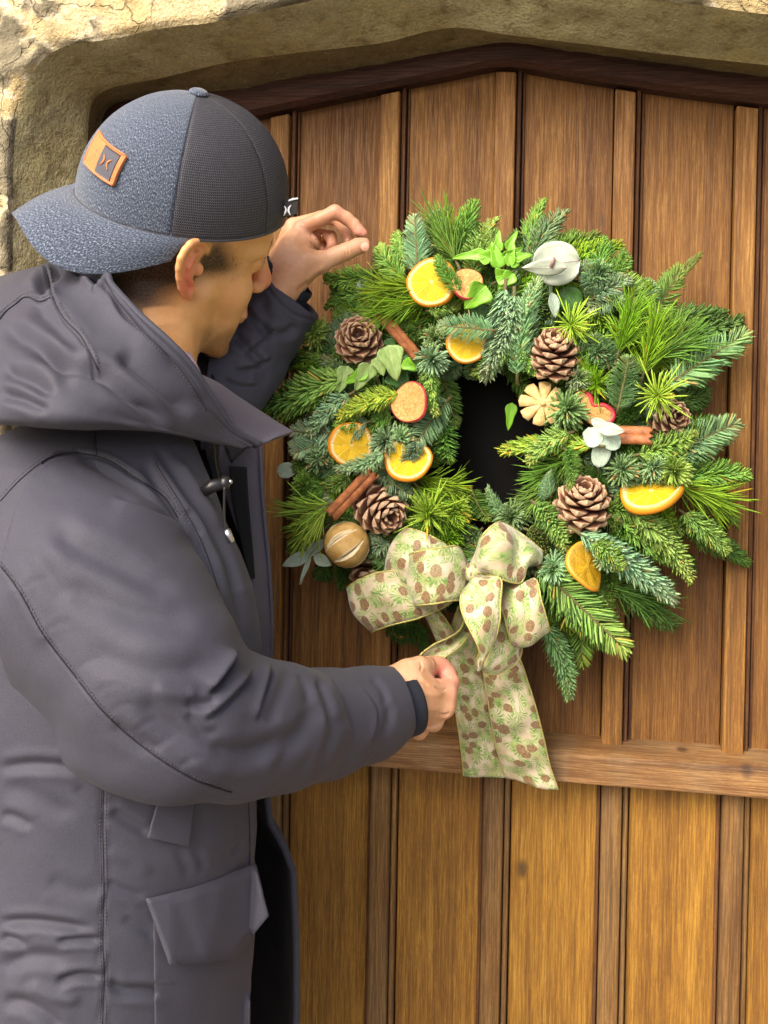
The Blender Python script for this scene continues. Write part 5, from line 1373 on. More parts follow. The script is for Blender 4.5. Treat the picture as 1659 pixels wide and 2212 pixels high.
def put_sprig(kind, base, tip, tint, tocam=0.7, roll=0.0, width=1.0, length=0.10, jitter=.08):
    """base, tip world points"""
    global n_sprig
    base, tip = np.asarray(base, float), np.asarray(tip, float); v = tip - base; ln = np.linalg.norm(v)
    me, tm = SM[kind][rng.integers(4)]
    o = bpy.data.objects.new('pine_sprig' if kind.startswith('pine') else 'fir_sprig', me); COL.objects.link(o)
    x = Vector(v / ln); outw = (CAM - Vector(base)).normalized() * tocam + Vector((0, 0, 1)) * (1 - tocam) * 0.3
    z = (outw - x * outw.dot(x)); z = z.normalized() if z.length > 1e-4 else Vector((0, 0, 1)); y = z.cross(x)
    R_ = Matrix((x, y, z)).transposed().to_4x4() @ Matrix.Rotation(roll, 4, 'X')
    sx = ln / length if kind in ('fir', 'comb', 'plume', 'dense') else width
    Sc = Matrix.Diagonal((sx, width, width, 1))
    wr(o, Matrix.Translation(Vector(base)) @ R_ @ Sc)
    t_ = TINT[tint]; j = rng.uniform(1 - jitter, 1 + jitter, 3) * rng.uniform(.88, 1.12)
    o.color = (t_[0] * j[0], t_[1] * j[1], t_[2] * j[2], 1)
    tw_o = bpy.data.objects.new('twig', tm); COL.objects.link(tw_o); tw_o.parent = o
    n_sprig += 1; return o
def S(cv, u0, v0, u1, v1, kind='fir', tint='g', lift=.012, dl=-.01, w_=1.0):
    f_ = CONV[cv]; x0, y0 = f_(u0, v0); x1, y1 = f_(u1, v1)
    d0 = surf_d(x0, y0) + lift; d1 = max(.022, surf_d(x1, y1) + lift + dl)
    put_sprig(kind, PN(x0, y0, d0), PN(x1, y1, d1), tint, roll=rng.uniform(-.35, .35), width=w_)
def Rz(cv, u, v, kind='rosette', tint='b', lift=.02, w_=1.0, lean=(0, 0)):
    x, y = CONV[cv](u, v); d = surf_d(x, y) + lift - .015; b_ = PN(x, y, d)
    dr = -np.array(AX) + np.array(RT) * lean[0] - np.array(UP) * lean[1] + rng.normal(0, .15, 3)
    put_sprig(kind, b_, b_ + dr * .03, tint, width=w_, tocam=0.0)
random.seed(3)
# base ring of moss
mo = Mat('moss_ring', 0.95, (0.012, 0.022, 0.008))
V = []; 
for i in range(96):
    a = 2 * math.pi * i / 96; cx_, cy_ = 1082 + 300 * math.cos(a), 955 + 290 * math.sin(a)
    for k in range(20):
        b_ = 2 * math.pi * k / 20; rr = 100 + 62 * 0; 
        V.append(PN(cx_ + 92 * math.cos(b_) * math.cos(a), cy_ + 92 * math.cos(b_) * math.sin(a), .055 + .045 * math.sin(b_)))
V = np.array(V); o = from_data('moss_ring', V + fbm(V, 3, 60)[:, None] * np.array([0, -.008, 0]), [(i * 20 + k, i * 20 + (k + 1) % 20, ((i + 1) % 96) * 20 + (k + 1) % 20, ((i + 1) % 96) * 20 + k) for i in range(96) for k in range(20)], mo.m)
wr(o)
# ---- traced sprigs
A_ = [
 ('A', 1070, 460, 1050, 110, 'comb', 'c', .022, .0, 1.0), ('A', 1320, 380, 1180, 100, 'pine', 'g', .01, -.01, 1.2), ('A', 1330, 330, 1230, 90, 'pine', 'p', .0, -.01, 1.0), ('A', 980, 500, 745, 300, 'fir', 'l', .02, .0, 1.0),
 ('A', 1000, 420, 860, 250, 'plume', 'l', .01, -.01, .9), ('A', 780, 480, 500, 530, 'fir', 'g', .0, -.02, 1.0), ('A', 800, 590, 440, 590, 'fir', 'g', .0, -.02, 1.0), ('A', 700, 640, 470, 480, 'fir', 'g', -.01, -.02, 1.0),
 ('A', 1120, 540, 900, 570, 'pine', 'p', .02, -.0, 1.15), ('A', 1140, 620, 880, 690, 'pine', 'p', .018, .0, 1.15), ('A', 780, 700, 520, 730, 'comb', 'g', .0, -.01, 1.0), ('A', 700, 770, 500, 850, 'comb', 'c', .0, .0, 1.0),
 ('A', 560, 950, 200, 1040, 'fir', 'd', -.01, -.02, 1.0), ('A', 590, 1140, 20, 1330, 'fir', 'l', .018, -.005, 1.5), ('A', 480, 1250, 40, 1290, 'fir', 'g', .010, -.005, 1.3), ('A', 640, 1180, 300, 1110, 'fir', 'g', -.01, -.02, 1.1), ('A', 620, 1250, 320, 1430, 'dense', 'c', .02, .0, 1.1),
 ('A', 940, 1250, 560, 1300, 'dense', 'y', .022, .0, 1.15), ('A', 740, 1430, 480, 1520, 'comb', 'c', .012, .0, 1.0), ('A', 900, 1400, 700, 1440, 'fir', 'g', .012, .0, 1.0), ('A', 500, 1500, 240, 1500, 'comb', 'c', .01, -.01, 1.05),
 ('A', 500, 1600, 260, 1590, 'comb', 'c', .01, -.01, 1.05), ('A', 560, 1620, 260, 1690, 'fir', 'g', .0, -.01, 1.05), ('A', 1150, 1060, 1110, 1360, 'dense', 'l', .03, .005, .95), ('A', 1260, 1290, 1030, 1540, 'comb', 'c', .022, .0, 1.15),
 ('A', 1240, 1100, 1280, 1440, 'comb', 'g', .0, .0, .9), ('A', 1230, 1400, 1240, 1680, 'fir', 'g', .012, .0, 1.1), ('A', 1140, 700, 1320, 660, 'fir', 'l', .025, .0, .8), ('A', 1340, 580, 1170, 380, 'fir', 'g', .042, .0, .7),
 ('A', 1560, 830, 1230, 800, 'comb', 'c', .04, .0, .95), ('A', 1640, 560, 1600, 1130, 'dense', 'c', .03, .01, 1.35), ('A', 1700, 600, 1680, 1080, 'dense', 'c', .03, .01, 1.25), ('A', 1660, 900, 1500, 1160, 'dense', 'l', .03, .0, 1.1),
 ('A', 1340, 1040, 1250, 1150, 'fir', 'b', .0, .0, .8), ('A', 1440, 1040, 1420, 1170, 'fir', 'b', .0, .0, .8), ('A', 1560, 400, 1450, 180, 'plume', 'o', .0, -.01, .9), ('A', 1600, 330, 1560, 90, 'plume', 'o', .0, -.01, .6),
 ('A', 1100, 1440, 940, 1420, 'fir', 'g', .0, .0, .9), ('A', 650, 1100, 470, 1180, 'fir', 'd', -.01, -.01, 1.0), ('A', 1000, 720, 860, 640, 'fir', 'd', -.01, 0, 1.0), ('A', 1080, 820, 980, 900, 'fir', 'g', .005, 0, .9),
 ('B', 610, 500, 600, 170, 'fir', 'g', .0, -.01, 1.1), ('B', 700, 470, 800, 330, 'plume', 'g', .0, -.01, .9), ('B', 130, 330, 110, 130, 'plume', 'o', -.01, -.01, .8), ('B', 220, 330, 225, 120, 'plume', 'o', -.01, -.01, .7),
 ('B', 830, 760, 860, 430, 'comb', 'l', .015, -.005, 1.0), ('B', 930, 780, 1130, 420, 'comb', 'g', .0, -.02, 1.0), ('B', 1100, 520, 1225, 310, 'plume', 'o', -.02, -.01, .45), ('B', 620, 560, 450, 450, 'fir', 'c', .015, .0, 1.0),
 ('B', 560, 620, 760, 470, 'fir', 'c', .012, .0, 1.0), ('B', 760, 560, 540, 690, 'comb', 'c', .012, .0, 1.0), ('B', 650, 760, 560, 560, 'comb', 'g', .0, .0, 1.0), ('B', 980, 860, 1530, 820, 'fir', 'd', -.018, -.03, 1.4), ('B', 1000, 760, 1400, 770, 'fir', 'd', -.018, -.03, 1.2),
 ('B', 1040, 1190, 1545, 840, 'comb', 'b', .015, -.025, 1.35), ('B', 900, 1030, 1240, 880, 'pine', 'g', .012, -.01, 1.25), ('B', 720, 980, 790, 760, 'pine', 'p', .02, .0, 1.1), ('B', 880, 1130, 950, 860, 'pine', 'p', .02, .0, 1.15), ('B', 960, 1050, 1060, 900, 'pine', 'g', .01, .0, 1.0),
 ('B', 580, 1260, 530, 1080, 'pine', 'p', .015, .0, .7), ('B', 720, 1340, 790, 1020, 'comb', 'b', .03, .0, 1.15), ('B', 800, 1300, 840, 1440, 'fir', 'g', .01, .0, 1.0), ('B', 660, 1080, 600, 860, 'comb', 'b', .018, .0, 1.0), ('B', 480, 1010, 620, 1000, 'comb', 'b', .01, .0, 1.0),
 ('B', 60, 1120, 60, 540, 'dense', 'c', .03, .0, 1.3), ('B', 130, 1000, 200, 700, 'dense', 'b', .012, .0, 1.1), ('B', 40, 900, 120, 1140, 'dense', 'l', .025, .0, 1.0), ('B', 1060, 1640, 1470, 1450, 'comb', 'b', .01, -.02, 1.35), ('B', 1040, 1560, 1420, 1380, 'fir', 'g', -.01, -.03, 1.2),
 ('B', 860, 1640, 1220, 1550, 'fir', 'l', .015, .0, 1.05), ('B', 1100, 1300, 1310, 1270, 'fir', 'd', -.02, -.03, 1.0), ('B', 560, 1580, -10, 1530, 'dense', 'y', .03, .01, 1.1), ('B', 400, 1500, 110, 1600, 'dense', 'l', .034, .01, 1.1), ('B', 1150, 1150, 1330, 1060, 'fir', 'g', -.01, -.02, 1.0),
 ('B', 450, 1420, 340, 1300, 'fir', 'b', .015, .0, 1.0), ('B', 350, 1620, 560, 1690, 'fir', 'g', .0, .0, 1.0), ('B', 650, 720, 700, 560, 'fir', 'd', .0, .0, 1.0), ('B', 880, 640, 980, 480, 'fir', 'b', -.01, .0, 1.0), ('B', 820, 1480, 660, 1420, 'fir', 'd', .0, .0, 1.0),
 ('D', 380, 120, 500, 270, 'dense', 'l', .035, .01, .9), ('D', 380, 240, 210, 420, 'pine', 'g', .0, .0, 1.1), ('D', 420, 160, 270, 260, 'pine', 'g', .005, .0, 1.0), ('D', 280, 420, 200, 340, 'dense', 'c', .025, .0, 1.0), ('D', 180, 470, 420, 680, 'dense', 'l', .03, .005, 1.25),
 ('D', 1130, 300, 1530, 240, 'fir', 'g', .0, -.02, 1.15), ('D', 1000, 160, 1260, 210, 'fir', 'g', .01, -.0, 1.1), ('D', 1080, 330, 1300, 420, 'pine', 'p', .01, -.01, 1.3), ('D', 1250, 400, 1560, 545, 'fir', 'g', -.012, -.02, .8), ('D', 1150, 530, 1440, 730, 'fir', 'l', .0, -.015, 1.0),
 ('D', 1180, 650, 1560, 810, 'fir', 'd', -.02, -.02, .9), ('D', 830, 540, 1230, 830, 'dense', 'l', .018, -.01, 1.35), ('D', 750, 590, 1100, 930, 'dense', 'g', .01, -.01, 1.25), ('D', 470, 660, 1110, 1020, 'dense', 'c', .03, .0, 1.45), ('D', 200, 880, 740, 1400, 'comb', 'l', .03, .0, 1.6),
 ('D', 260, 920, 700, 1340, 'comb', 'l', .024, .0, 1.4), ('D', 250, 1270, 485, 1650, 'dense', 'b', .012, -.01, 1.2), ('D', 180, 940, 380, 1240, 'fir', 'g', .01, .0, 1.1), ('D', 640, 1010, 960, 1110, 'pine', 'd', -.012, -.02, 1.35), ('D', 720, 1000, 1070, 1290, 'fir', 'd', -.02, -.02, 1.1),
 ('D', 450, 1240, 690, 1410, 'fir', 'g', .0, -.01, 1.0), ('D', 130, 640, 300, 740, 'fir', 'o', .012, .0, 1.0), ('D', 640, 500, 960, 520, 'fir', 'g', .008, .0, 1.0), ('D', 700, 420, 1000, 470, 'fir', 'g', .0, .0, 1.0), ('D', 640, 380, 500, 270, 'fir', 'd', .0, .0, 1.0), ('D', 1080, 830, 1280, 900, 'fir', 'd', -.03, -.02, .8),
 ('D', 50, 500, -40, 600, 'fir', 'b', .0, .0, 1.0), ('D', 1050, 100, 1420, 70, 'fir', 'b', .005, -.02, 1.3), ('D', 560, 720, 760, 860, 'fir', 'l', .034, 0, .9), ('D', 920, 680, 1180, 640, 'fir', 'g', .0, .0, 1.0), ('D', 180, 780, 90, 900, 'fir', 'b', .0, .0, 1.0),
 ('C', 840, 140, 620, 330, 'dense', 'c', .04, .005, 1.0), ('C', 500, 50, 270, 140, 'comb', 'c', .008, .0, 1.0), ('C', 560, 240, 330, 210, 'fir', 'b', .0, .0, 1.0), ('C', 620, 290, 480, 420, 'fir', 'l', .01, .0, .85), ('C', 480, 320, 300, 310, 'fir', 'g', -.005, .0, 1.0), ('C', 460, 380, 280, 400, 'fir', 'g', .0, .0, 1.0),
 ('C', 560, 430, 430, 520, 'pine', 'g', -.01, .0, 1.0), ('C', 490, 470, 300, 545, 'pinefan', 'y', .02, .0, 1.2), ('C', 480, 500, 340, 640, 'pinefan', 'y', .02, .0, 1.1), ('C', 420, 640, 230, 730, 'fir', 'g', -.02, -.01, 1.0), ('C', 1060, 300, 1220, 340, 'pine', 'p', .01, .0, 1.0), ('C', 1060, 350, 1180, 480, 'pine', 'p', .014, .0, 1.1),
 ('C', 860, 310, 1020, 400, 'comb', 'c', .022, .0, 1.0), ('C', 820, 240, 960, 350, 'comb', 'c', .02, .0, 1.0), ('C', 880, 720, 750, 810, 'fir', 'c', .005, .0, 1.0), ('C', 1420, 380, 1490, 580, 'comb', 'g', .0, .0, .9), ('C', 1660, 560, 1480, 480, 'dense', 'b', .005, .0, .9),
 ('C', 1300, 560, 1040, 470, 'fir', 'l', .014, .0, 1.1), ('C', 1200, 480, 1380, 560, 'dense', 'y', .02, .0, 1.0), ('C', 1160, 600, 1320, 720, 'plume', 'p', .01, .0, 1.0), ('C', 940, 700, 860, 900, 'pine', 'g', -.01, .0, .8), ('C', 480, 860, 410, 1010, 'fir', 'd', -.03, -.01, .8),
 ('C', 880, 1230, 1000, 1380, 'fir', 'd', -.03, -.01, .9), ('C', 1000, 1240, 1130, 1370, 'fir', 'd', -.03, -.01, .9), ('C', 1480, 640, 1350, 760, 'fir', 'b', .0, .0, 1.0), ('C', 1180, 100, 1160, 220, 'comb', 'g', .01, .0, 1.0), ('C', 560, 820, 640, 1000, 'fir', 'd', -.03, 0, .9),
 ('C', 1060, 60, 1030, 230, 'fir', 'c', .034, .0, .75), ('C', 520, 90, 470, 230, 'comb', 'b', .005, .0, .9),
]
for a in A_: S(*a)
for a in (('A', 400, 860, 'rosette', 'l', .0, 1.25), ('A', 880, 1520, 'rosette', 'c', .02, 1.2), ('A', 1150, 1000, 'rosette', 'c', .025, 1.25), ('A', 1180, 880, 'rosette', 'b', .015, 1.0), ('A', 610, 1430, 'rosette', 'l', .012, 1.0), ('A', 960, 1560, 'rosette', 'c', .02, 1.0),
          ('B', 400, 800, 'pinestar', 'y', .035, 1.15), ('B', 975, 1260, 'pinestar', 'y', .04, 1.25), ('B', 560, 1190, 'pinestar', 'p', .02, 1.1), ('B', 440, 1150, 'rosette', 'c', .015, 1.0), ('B', 370, 1350, 'rosette', 'b', .02, 1.5), ('B', 560, 980, 'rosette', 'b', .01, 1.1),
          ('B', 560, 480, 'rosette', 'b', .01, 1.1), ('B', 740, 860, 'pinestar', 'y', .015, 1.2), ('D', 1050, 230, 'rosette', 'l', .01, 1.4), ('D', 740, 250, 'rosette', 'b', .01, 1.2), ('D', 40, 540, 'rosette', 'b', .0, 1.3), ('D', 920, 230, 'rosette', 'c', .01, 1.2), ('C', 1150, 540, 'pinestar', 'y', .03, 1.5),
          ('C', 1310, 480, 'rosette', 'y', .01, 1.2), ('C', 430, 180, 'rosette', 'b', .005, 1.1), ('C', 350, 380, 'rosette', 'g', .0, 1.1), ('C', 1240, 680, 'rosette', 'p', .0, 1.1), ('B', 900, 900, 'pinestar', 'p', .01, 1.1), ('D', 300, 860, 'rosette', 'c', .02, 1.2), ('D', 640, 820, 'rosette', 'c', .03, .9)):
    Rz(*a)
# ---- sprigs beneath, all round the ring
for i in range(250):
    a = rng.uniform(0, 2 * math.pi); ell = 95 + 35 * abs(math.sin(a))
    r0 = rng.uniform(ell + 45, 400)
    outw = rng.random() < 0.72
    da = rng.normal(0.35, .5); ln = rng.uniform(130, 200)
    x0, y0 = 1070 + r0 * math.cos(a), 950 + r0 * math.sin(a)
    s_ = 1 if outw else -1
    x1, y1 = x0 + s_ * ln * math.cos(a + da * s_), y0 + s_ * ln * math.sin(a + da * s_)
    r1 = math.hypot(x1 - 1062, (y1 - 962) * .78)
    if r1 < 140:
        k = 0.45; x1, y1 = x0 + (x1 - x0) * k, y0 + (y1 - y0) * k
        if math.hypot(x1 - 1062, (y1 - 962) * .78) < 138: continue
    if r1 > 445 or (y1 > 1300 and x1 < 1140) or (x1 < 800 and y1 > 1190) or (x1 < 640) : 
        k = .4; x1, y1 = x0 + (x1 - x0) * k, y0 + (y1 - y0) * k
        if (y1 > 1290 and x1 < 1140) or (x1 < 790 and y1 > 1180) or x1 < 650: continue
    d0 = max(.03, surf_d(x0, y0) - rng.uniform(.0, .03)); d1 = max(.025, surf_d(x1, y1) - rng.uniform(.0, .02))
    put_sprig(rng.choice(['fir', 'comb', 'plume', 'dense', 'fir', 'comb']), PN(x0, y0, d0), PN(x1, y1, d1), rng.choice(list('bggldgcp')), roll=rng.uniform(-.5, .5), width=rng.uniform(.95, 1.2))

# ---- pine cones
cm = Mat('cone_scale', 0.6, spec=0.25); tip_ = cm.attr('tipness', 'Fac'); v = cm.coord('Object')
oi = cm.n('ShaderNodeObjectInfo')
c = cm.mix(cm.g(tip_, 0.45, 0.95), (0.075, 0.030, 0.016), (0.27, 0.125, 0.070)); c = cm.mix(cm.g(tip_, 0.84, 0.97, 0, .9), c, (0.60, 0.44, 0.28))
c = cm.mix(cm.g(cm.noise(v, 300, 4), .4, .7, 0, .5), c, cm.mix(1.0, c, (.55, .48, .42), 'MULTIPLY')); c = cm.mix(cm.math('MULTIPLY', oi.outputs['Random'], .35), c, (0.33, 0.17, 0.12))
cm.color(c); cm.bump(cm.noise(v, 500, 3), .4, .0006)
def scale_mesh():
    """unit scale pointing along +X, upper face +Z, length 1"""
    V, tp = [], []; nu, nv = 9, 10
    for lay in (1, -1):
        for j in range(nv):
            t = j / (nv - 1)
            w_ = .09 + .27 * math.sin(min(1, t / .66) * math.pi * .5) ** 1.3; w_ = w_ * (1 if t < .62 else math.sqrt(max(0, 1 - ((t - .62) / .385) ** 2)) + .02)
            th = (.035 + .15 * t ** 2) * (1 if t < .9 else .8)
            for i in range(nu):
                s_ = -1 + 2 * i / (nu - 1)
                V.append((t + .06 * (1 - s_ * s_) * t, w_ * s_, lay * th * (1 - .75 * s_ * s_) + .20 * t * t + .07 * (s_ * s_) * t + (.05 * math.exp(-((t - .93) / .08) ** 2 - (s_ / .25) ** 2) if lay < 0 else 0)))
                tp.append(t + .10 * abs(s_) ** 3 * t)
    F = grid_faces(nu, nv); o = nu * nv; F += [(a + o, d + o, c_ + o, b_ + o) for a, b_, c_, d in F]
    ring = list(range(nu)) + [nu * j + nu - 1 for j in range(1, nv)] + [nu * (nv - 1) + i for i in range(nu - 2, -1, -1)] + [nu * j for j in range(nv - 2, 0, -1)]
    for k in range(len(ring)): a, b_ = ring[k], ring[(k + 1) % len(ring)]; F.append((a, a + o, b_ + o, b_))
    me = bpy.data.meshes.new('scale'); me.from_pydata(V, [], F); me.polygons.foreach_set('use_smooth', [True] * len(me.polygons)); me.materials.append(cm.m)
    at = me.attributes.new('tipness', 'FLOAT', 'POINT'); at.data.foreach_set('value', np.array(tp, np.float32)); me.update(); return me
SCM = scale_mesh()
dkm = Mat('cone_core', .8, (0.035, 0.016, 0.009)).m
def pine_cone(x, y, rpx, d, axis, n=62, Hk=1.15, open_=1.0, flat=1.0):
    s_ = 1 / PXM(x, y, d); R_ = rpx * s_; ax = np.array(RT) * axis[0] + np.array(UP) * axis[1] - np.array(AX) * axis[2]; ax /= np.linalg.norm(ax)
    u = np.cross(ax, [.1, .2, .9]); u /= np.linalg.norm(u); v_ = np.cross(ax, u); c = PN(x, y, d); H_ = R_ * 2 * Hk * .62
    core = [c + ax * H_ * (t - .5) * 1.0 for t in np.linspace(0, 1, 8)]
    V_, F_ = tube(core, R_ * .30 * np.sin(np.linspace(.5, 2.9, 8)) + .001, 10)
    co_ = from_data('pine_cone', V_, F_, dkm); wr(co_)
    n = int(n * 1.25)
    for i in range(n):
        t = (i + .5) / n; a = i * 2.39996; prof = math.sin(math.pi * (0.16 + 0.80 * t) ** 0.85) ** .8
        el = math.radians(-25 + 88 * t ** 1.2) * 1.0 + rng.normal(0, .05)
        rad = u * math.cos(a) + v_ * math.sin(a); X = rad * math.cos(el) + ax * math.sin(el); Z = -rad * math.sin(el) + ax * math.cos(el); Y = np.cross(Z, X)
        p0 = c + ax * H_ * (t - .52) + rad * R_ * .10; ln = R_ * (.42 + .60 * prof) * (1 if t < .9 else .8)
        o = bpy.data.objects.new('scale', SCM); COL.objects.link(o)
        Mx = Matrix([[X[k] * ln, Y[k] * ln * 1.05, Z[k] * ln * .9, p0[k]] for k in range(3)] + [[0, 0, 0, 1]])
        o.parent = co_; o.matrix_parent_inverse = Matrix.Identity(4); o.matrix_basis = Mx
    return co_
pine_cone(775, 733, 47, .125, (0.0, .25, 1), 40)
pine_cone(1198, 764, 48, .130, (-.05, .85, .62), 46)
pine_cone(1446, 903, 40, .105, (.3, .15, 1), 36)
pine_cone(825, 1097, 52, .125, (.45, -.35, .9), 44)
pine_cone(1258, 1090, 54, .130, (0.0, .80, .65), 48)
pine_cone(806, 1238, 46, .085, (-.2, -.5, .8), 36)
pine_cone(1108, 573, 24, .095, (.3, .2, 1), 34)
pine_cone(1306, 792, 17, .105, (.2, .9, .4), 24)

# ---- dried fruit
def frame(nrm, spin=0.0):
    n = np.array(RT) * nrm[0] + np.array(UP) * nrm[1] - np.array(AX) * nrm[2]; n /= np.linalg.norm(n)
    u = np.array(RT) - n * n.dot(np.array(RT)); u /= np.linalg.norm(u); v_ = np.cross(n, u)
    return np.array([u * math.cos(spin) + v_ * math.sin(spin), -u * math.sin(spin) + v_ * math.cos(spin), n]).T
def citrus(name, rindc, pithc, pulpA, pulpB, seg=10.0):
    m = Mat(name, .42, spec=.5); uvn = m.n('ShaderNodeUVMap'); sx = m.n('ShaderNodeSeparateXYZ'); m.l(uvn.outputs[0], sx.inputs[0])
    an = m.math('ARCTAN2', sx.outputs[1], sx.outputs[0]); r2 = m.math('SQRT', m.math('ADD', m.math('MULTIPLY', sx.outputs[0], sx.outputs[0]), m.math('MULTIPLY', sx.outputs[1], sx.outputs[1])))
    v = m.coord('UV', (1, 1, 1)); wob = m.math('MULTIPLY', m.math('SUBTRACT', m.noise(v, 3, 3), .5), 1.6)
    s_ = m.math('ABSOLUTE', m.math('SINE', m.math('ADD', m.math('MULTIPLY', an, seg / 2), wob)))
    memb = m.g(s_, 0.03, 0.22, 1.0, 0.0)
    ves = m.noise(m.coord('UV', (1, 1, 1)), 22, 4, .7, 2.0)
    pul = m.mix(m.g(ves, .35, .65), pulpA, pulpB); pul = m.mix(m.math('MULTIPLY', memb, .30), pul, tuple(min(1, q * 1.5) for q in pithc))
    pul = m.mix(m.g(r2, .03, .12, 1.0, 0), pul, pithc)
    c = m.mix(m.g(m.math('ADD', r2, m.math('MULTIPLY', m.noise(v, 9, 3), .06)), .80, .86), pul, pithc); c = m.mix(m.g(r2, .90, .945), c, rindc)
    m.color(c); m.bump(m.math('ADD', ves, m.math('MULTIPLY', memb, .8)), .7, .0018); m.b.inputs['Subsurface Weight'].default_value = .15; m.b.inputs['Subsurface Radius'].default_value = (.006, .003, .0005)
    return m.m
ORM = citrus('dried_orange', (0.66, 0.27, 0.022), (0.85, 0.66, 0.30), (0.68, 0.40, 0.004), (0.88, 0.60, 0.015))
ORD = citrus('dried_orange_deep', (0.58, 0.27, 0.012), (0.55, 0.33, 0.03), (0.45, 0.24, 0.004), (0.70, 0.44, 0.01))
RIND = Mat('orange_rind', .45, (0.72, 0.26, 0.012)); RIND.bump(RIND.noise(RIND.coord('Object'), 700, 2), .5, .0006)
def slice_(x, y, rpx, d, nrm, mat=None, th=.006, warp=.12, spin=0, name='orange_slice', rind=True, cut=None, asp=1.0, rm=None):
    s_ = 1 / PXM(x, y, d); R_ = rpx * s_; Fm = frame(nrm, spin); c = PN(x, y, d); V, UV = [], []; na, nr = 64, 12
    ph = rng.uniform(0, 6)
    def pt(r, a, z):
        w_ = warp * R_ * math.cos(2 * a + ph) * r * r
        k = 1 + .015 * math.sin(5 * a + ph)
        q = np.array([R_ * r * k * math.cos(a), R_ * r * k * asp * math.sin(a), z + w_]); return c + Fm @ q
    prof = [(0.0, -.0007), (.12, -.0012), (.3, -.0013), (.5, -.0012), (.7, -.0010), (.82, -.0004), (.88, .0), (.95, .0), (.985, -.0006)]
    for r, z in prof:
        for i in range(na):
            a = 2 * math.pi * i / na; V.append(pt(r, a, th / 2 + z + (.0006 * math.cos(5 * a) if .2 < r < .8 else 0))); UV.append((r * math.cos(a), r * math.sin(a)))
    for r, z in [(.985, -.0006 + .0)] + prof[::-1][1:]:
        for i in range(na):
            a = 2 * math.pi * i / na; V.append(pt(r, a, -th / 2 - z)); UV.append((r * math.cos(a), r * math.sin(a)))
    o = from_data(name, V, grid_faces(na, len(V) // na, True), mat or ORM, None, True, UV); wr(o)
    if rind:
        Vr = []
        for r, z in ((.955, th / 2 + .0002), (1.0, th / 2 - .0006), (1.018, 0), (1.0, -th / 2 + .0006), (.955, -th / 2 - .0002)):
            for i in range(na): Vr.append(pt(r, 2 * math.pi * i / na, z))
        ro = from_data('rind', Vr, grid_faces(na, 5, True), rm or RIND.m); ro.parent = o; ro.matrix_parent_inverse = Matrix.Identity(4)
    return o
slice_(933, 610, 54, .142, (-.28, .12, 1), th=.008)
slice_(1008, 742, 44, .138, (-.05, .10, 1), ORM, th=.006, warp=.05)
slice_(758, 961, 49, .130, (.26, .02, 1), th=.010)
slice_(882, 992, 52, .138, (-.05, .55, 1), th=.006)
slice_(1408, 1064, 67, .130, (-.10, .30, .16), th=.008, spin=-.15, warp=.08)
slice_(1269, 1224, 55, .140, (.78, .35, .85), ORD, th=.005, warp=.22)
slice_(868, 1338, 40, .060, (0, .5, 1), th=.006)
RED = Mat('apple_skin', .35, (0.50, 0.022, 0.035)); RED.color(RED.mix(RED.noise(RED.coord('Object'), 120, 3), (0.40, 0.012, 0.02), (0.62, 0.07, 0.09)))
ap = Mat('dried_apple', .6); v = ap.coord('UV'); ap.color(ap.mix(ap.g(ap.noise(v, 4, 5, .6, 1.5), .3, .7), (0.60, 0.27, 0.06), (0.84, 0.52, 0.20))); ap.bump(ap.noise(v, 8, 5, .6, 2), .9, .003)
slice_(1008, 613, 35, .150, (.10, .35, 1), ap.m, th=.005, warp=.16, name='apple_slice', rm=RED.m, asp=1.05)
slice_(886, 868, 45, .142, (-.62, .15, .9), ap.m, th=.005, warp=.14, name='apple_slice', rm=RED.m)
slice_(1220, 1322, 36, .085, (-.75, .75, .45), ap.m, th=.006, warp=.1, name='apple_slice', rm=RED.m)
# heart-shaped apple slice
def sheet_outline(name, outline, d, nrm, mat, th, parentf=wr, curl=.0, uvs=1.0, dome=0.0):
    """thick sheet with a traced outline, tilted"""
    pts = spline([(x, y, 0) for x, y in outline + [outline[0]]], 49)[:-1, :2]; c2 = pts.mean(0); s_ = 1 / PXM(*c2, d); c = PN(c2[0], c2[1], d); V, UV = [], []
    U_, W_ = np.array(RT), np.array(UP); nz = -np.array(AX); n = len(pts)
    for lay in (1, -1):
        for k in (1.0, .97, .75, .5, .25, .02):
            for p in pts:
                q = (p - c2) * k; X, Y = q[0] * s_, -q[1] * s_
                z = lay * th / 2 * (1 if k < .99 else .35) + (nrm[0] * X + nrm[1] * Y) + curl * X * X * 30 + dome * (1 - k * k)
                V.append(c + U_ * X + W_ * Y + nz * z); UV.append((q[0] / 40, q[1] / 40))
    F = []
    for L_ in range(2):
        o = L_ * 6 * n
        for j in range(5):
            for i in range(n):
                f_ = (o + j * n + i, o + j * n + (i + 1) % n, o + (j + 1) * n + (i + 1) % n, o + (j + 1) * n + i); F.append(f_ if L_ else f_[::-1])
    for i in range(n): F.append((i, (i + 1) % n, 6 * n + (i + 1) % n, 6 * n + i))
    return parentf(from_data(name, V, F, mat, None, True, UV)), pts, c2, s_, c
hp_ = [LB(*q) for q in ((470, 1220), (505, 1225), (540, 1265), (560, 1320), (620, 1320), (670, 1350), (685, 1385), (660, 1425), (600, 1445), (550, 1450), (500, 1410), (440, 1330), (425, 1270))]
hs_, pts, c2, s_, c = sheet_outline('apple_slice', hp_, .125, (.2, -.1), ap.m, .005)
rim = [c + np.array(RT) * (p[0] - c2[0]) * s_ - np.array(UP) * (p[1] - c2[1]) * s_ - np.array(AX) * (.2 * (p[0] - c2[0]) * s_ + .1 * (p[1] - c2[1]) * s_) for p in pts]
V_, F_ = tube(rim[1:26], .0032, 8); ro = from_data('rind', V_, F_, RED.m); ro.parent = hs_; ro.matrix_parent_inverse = Matrix.Identity(4)
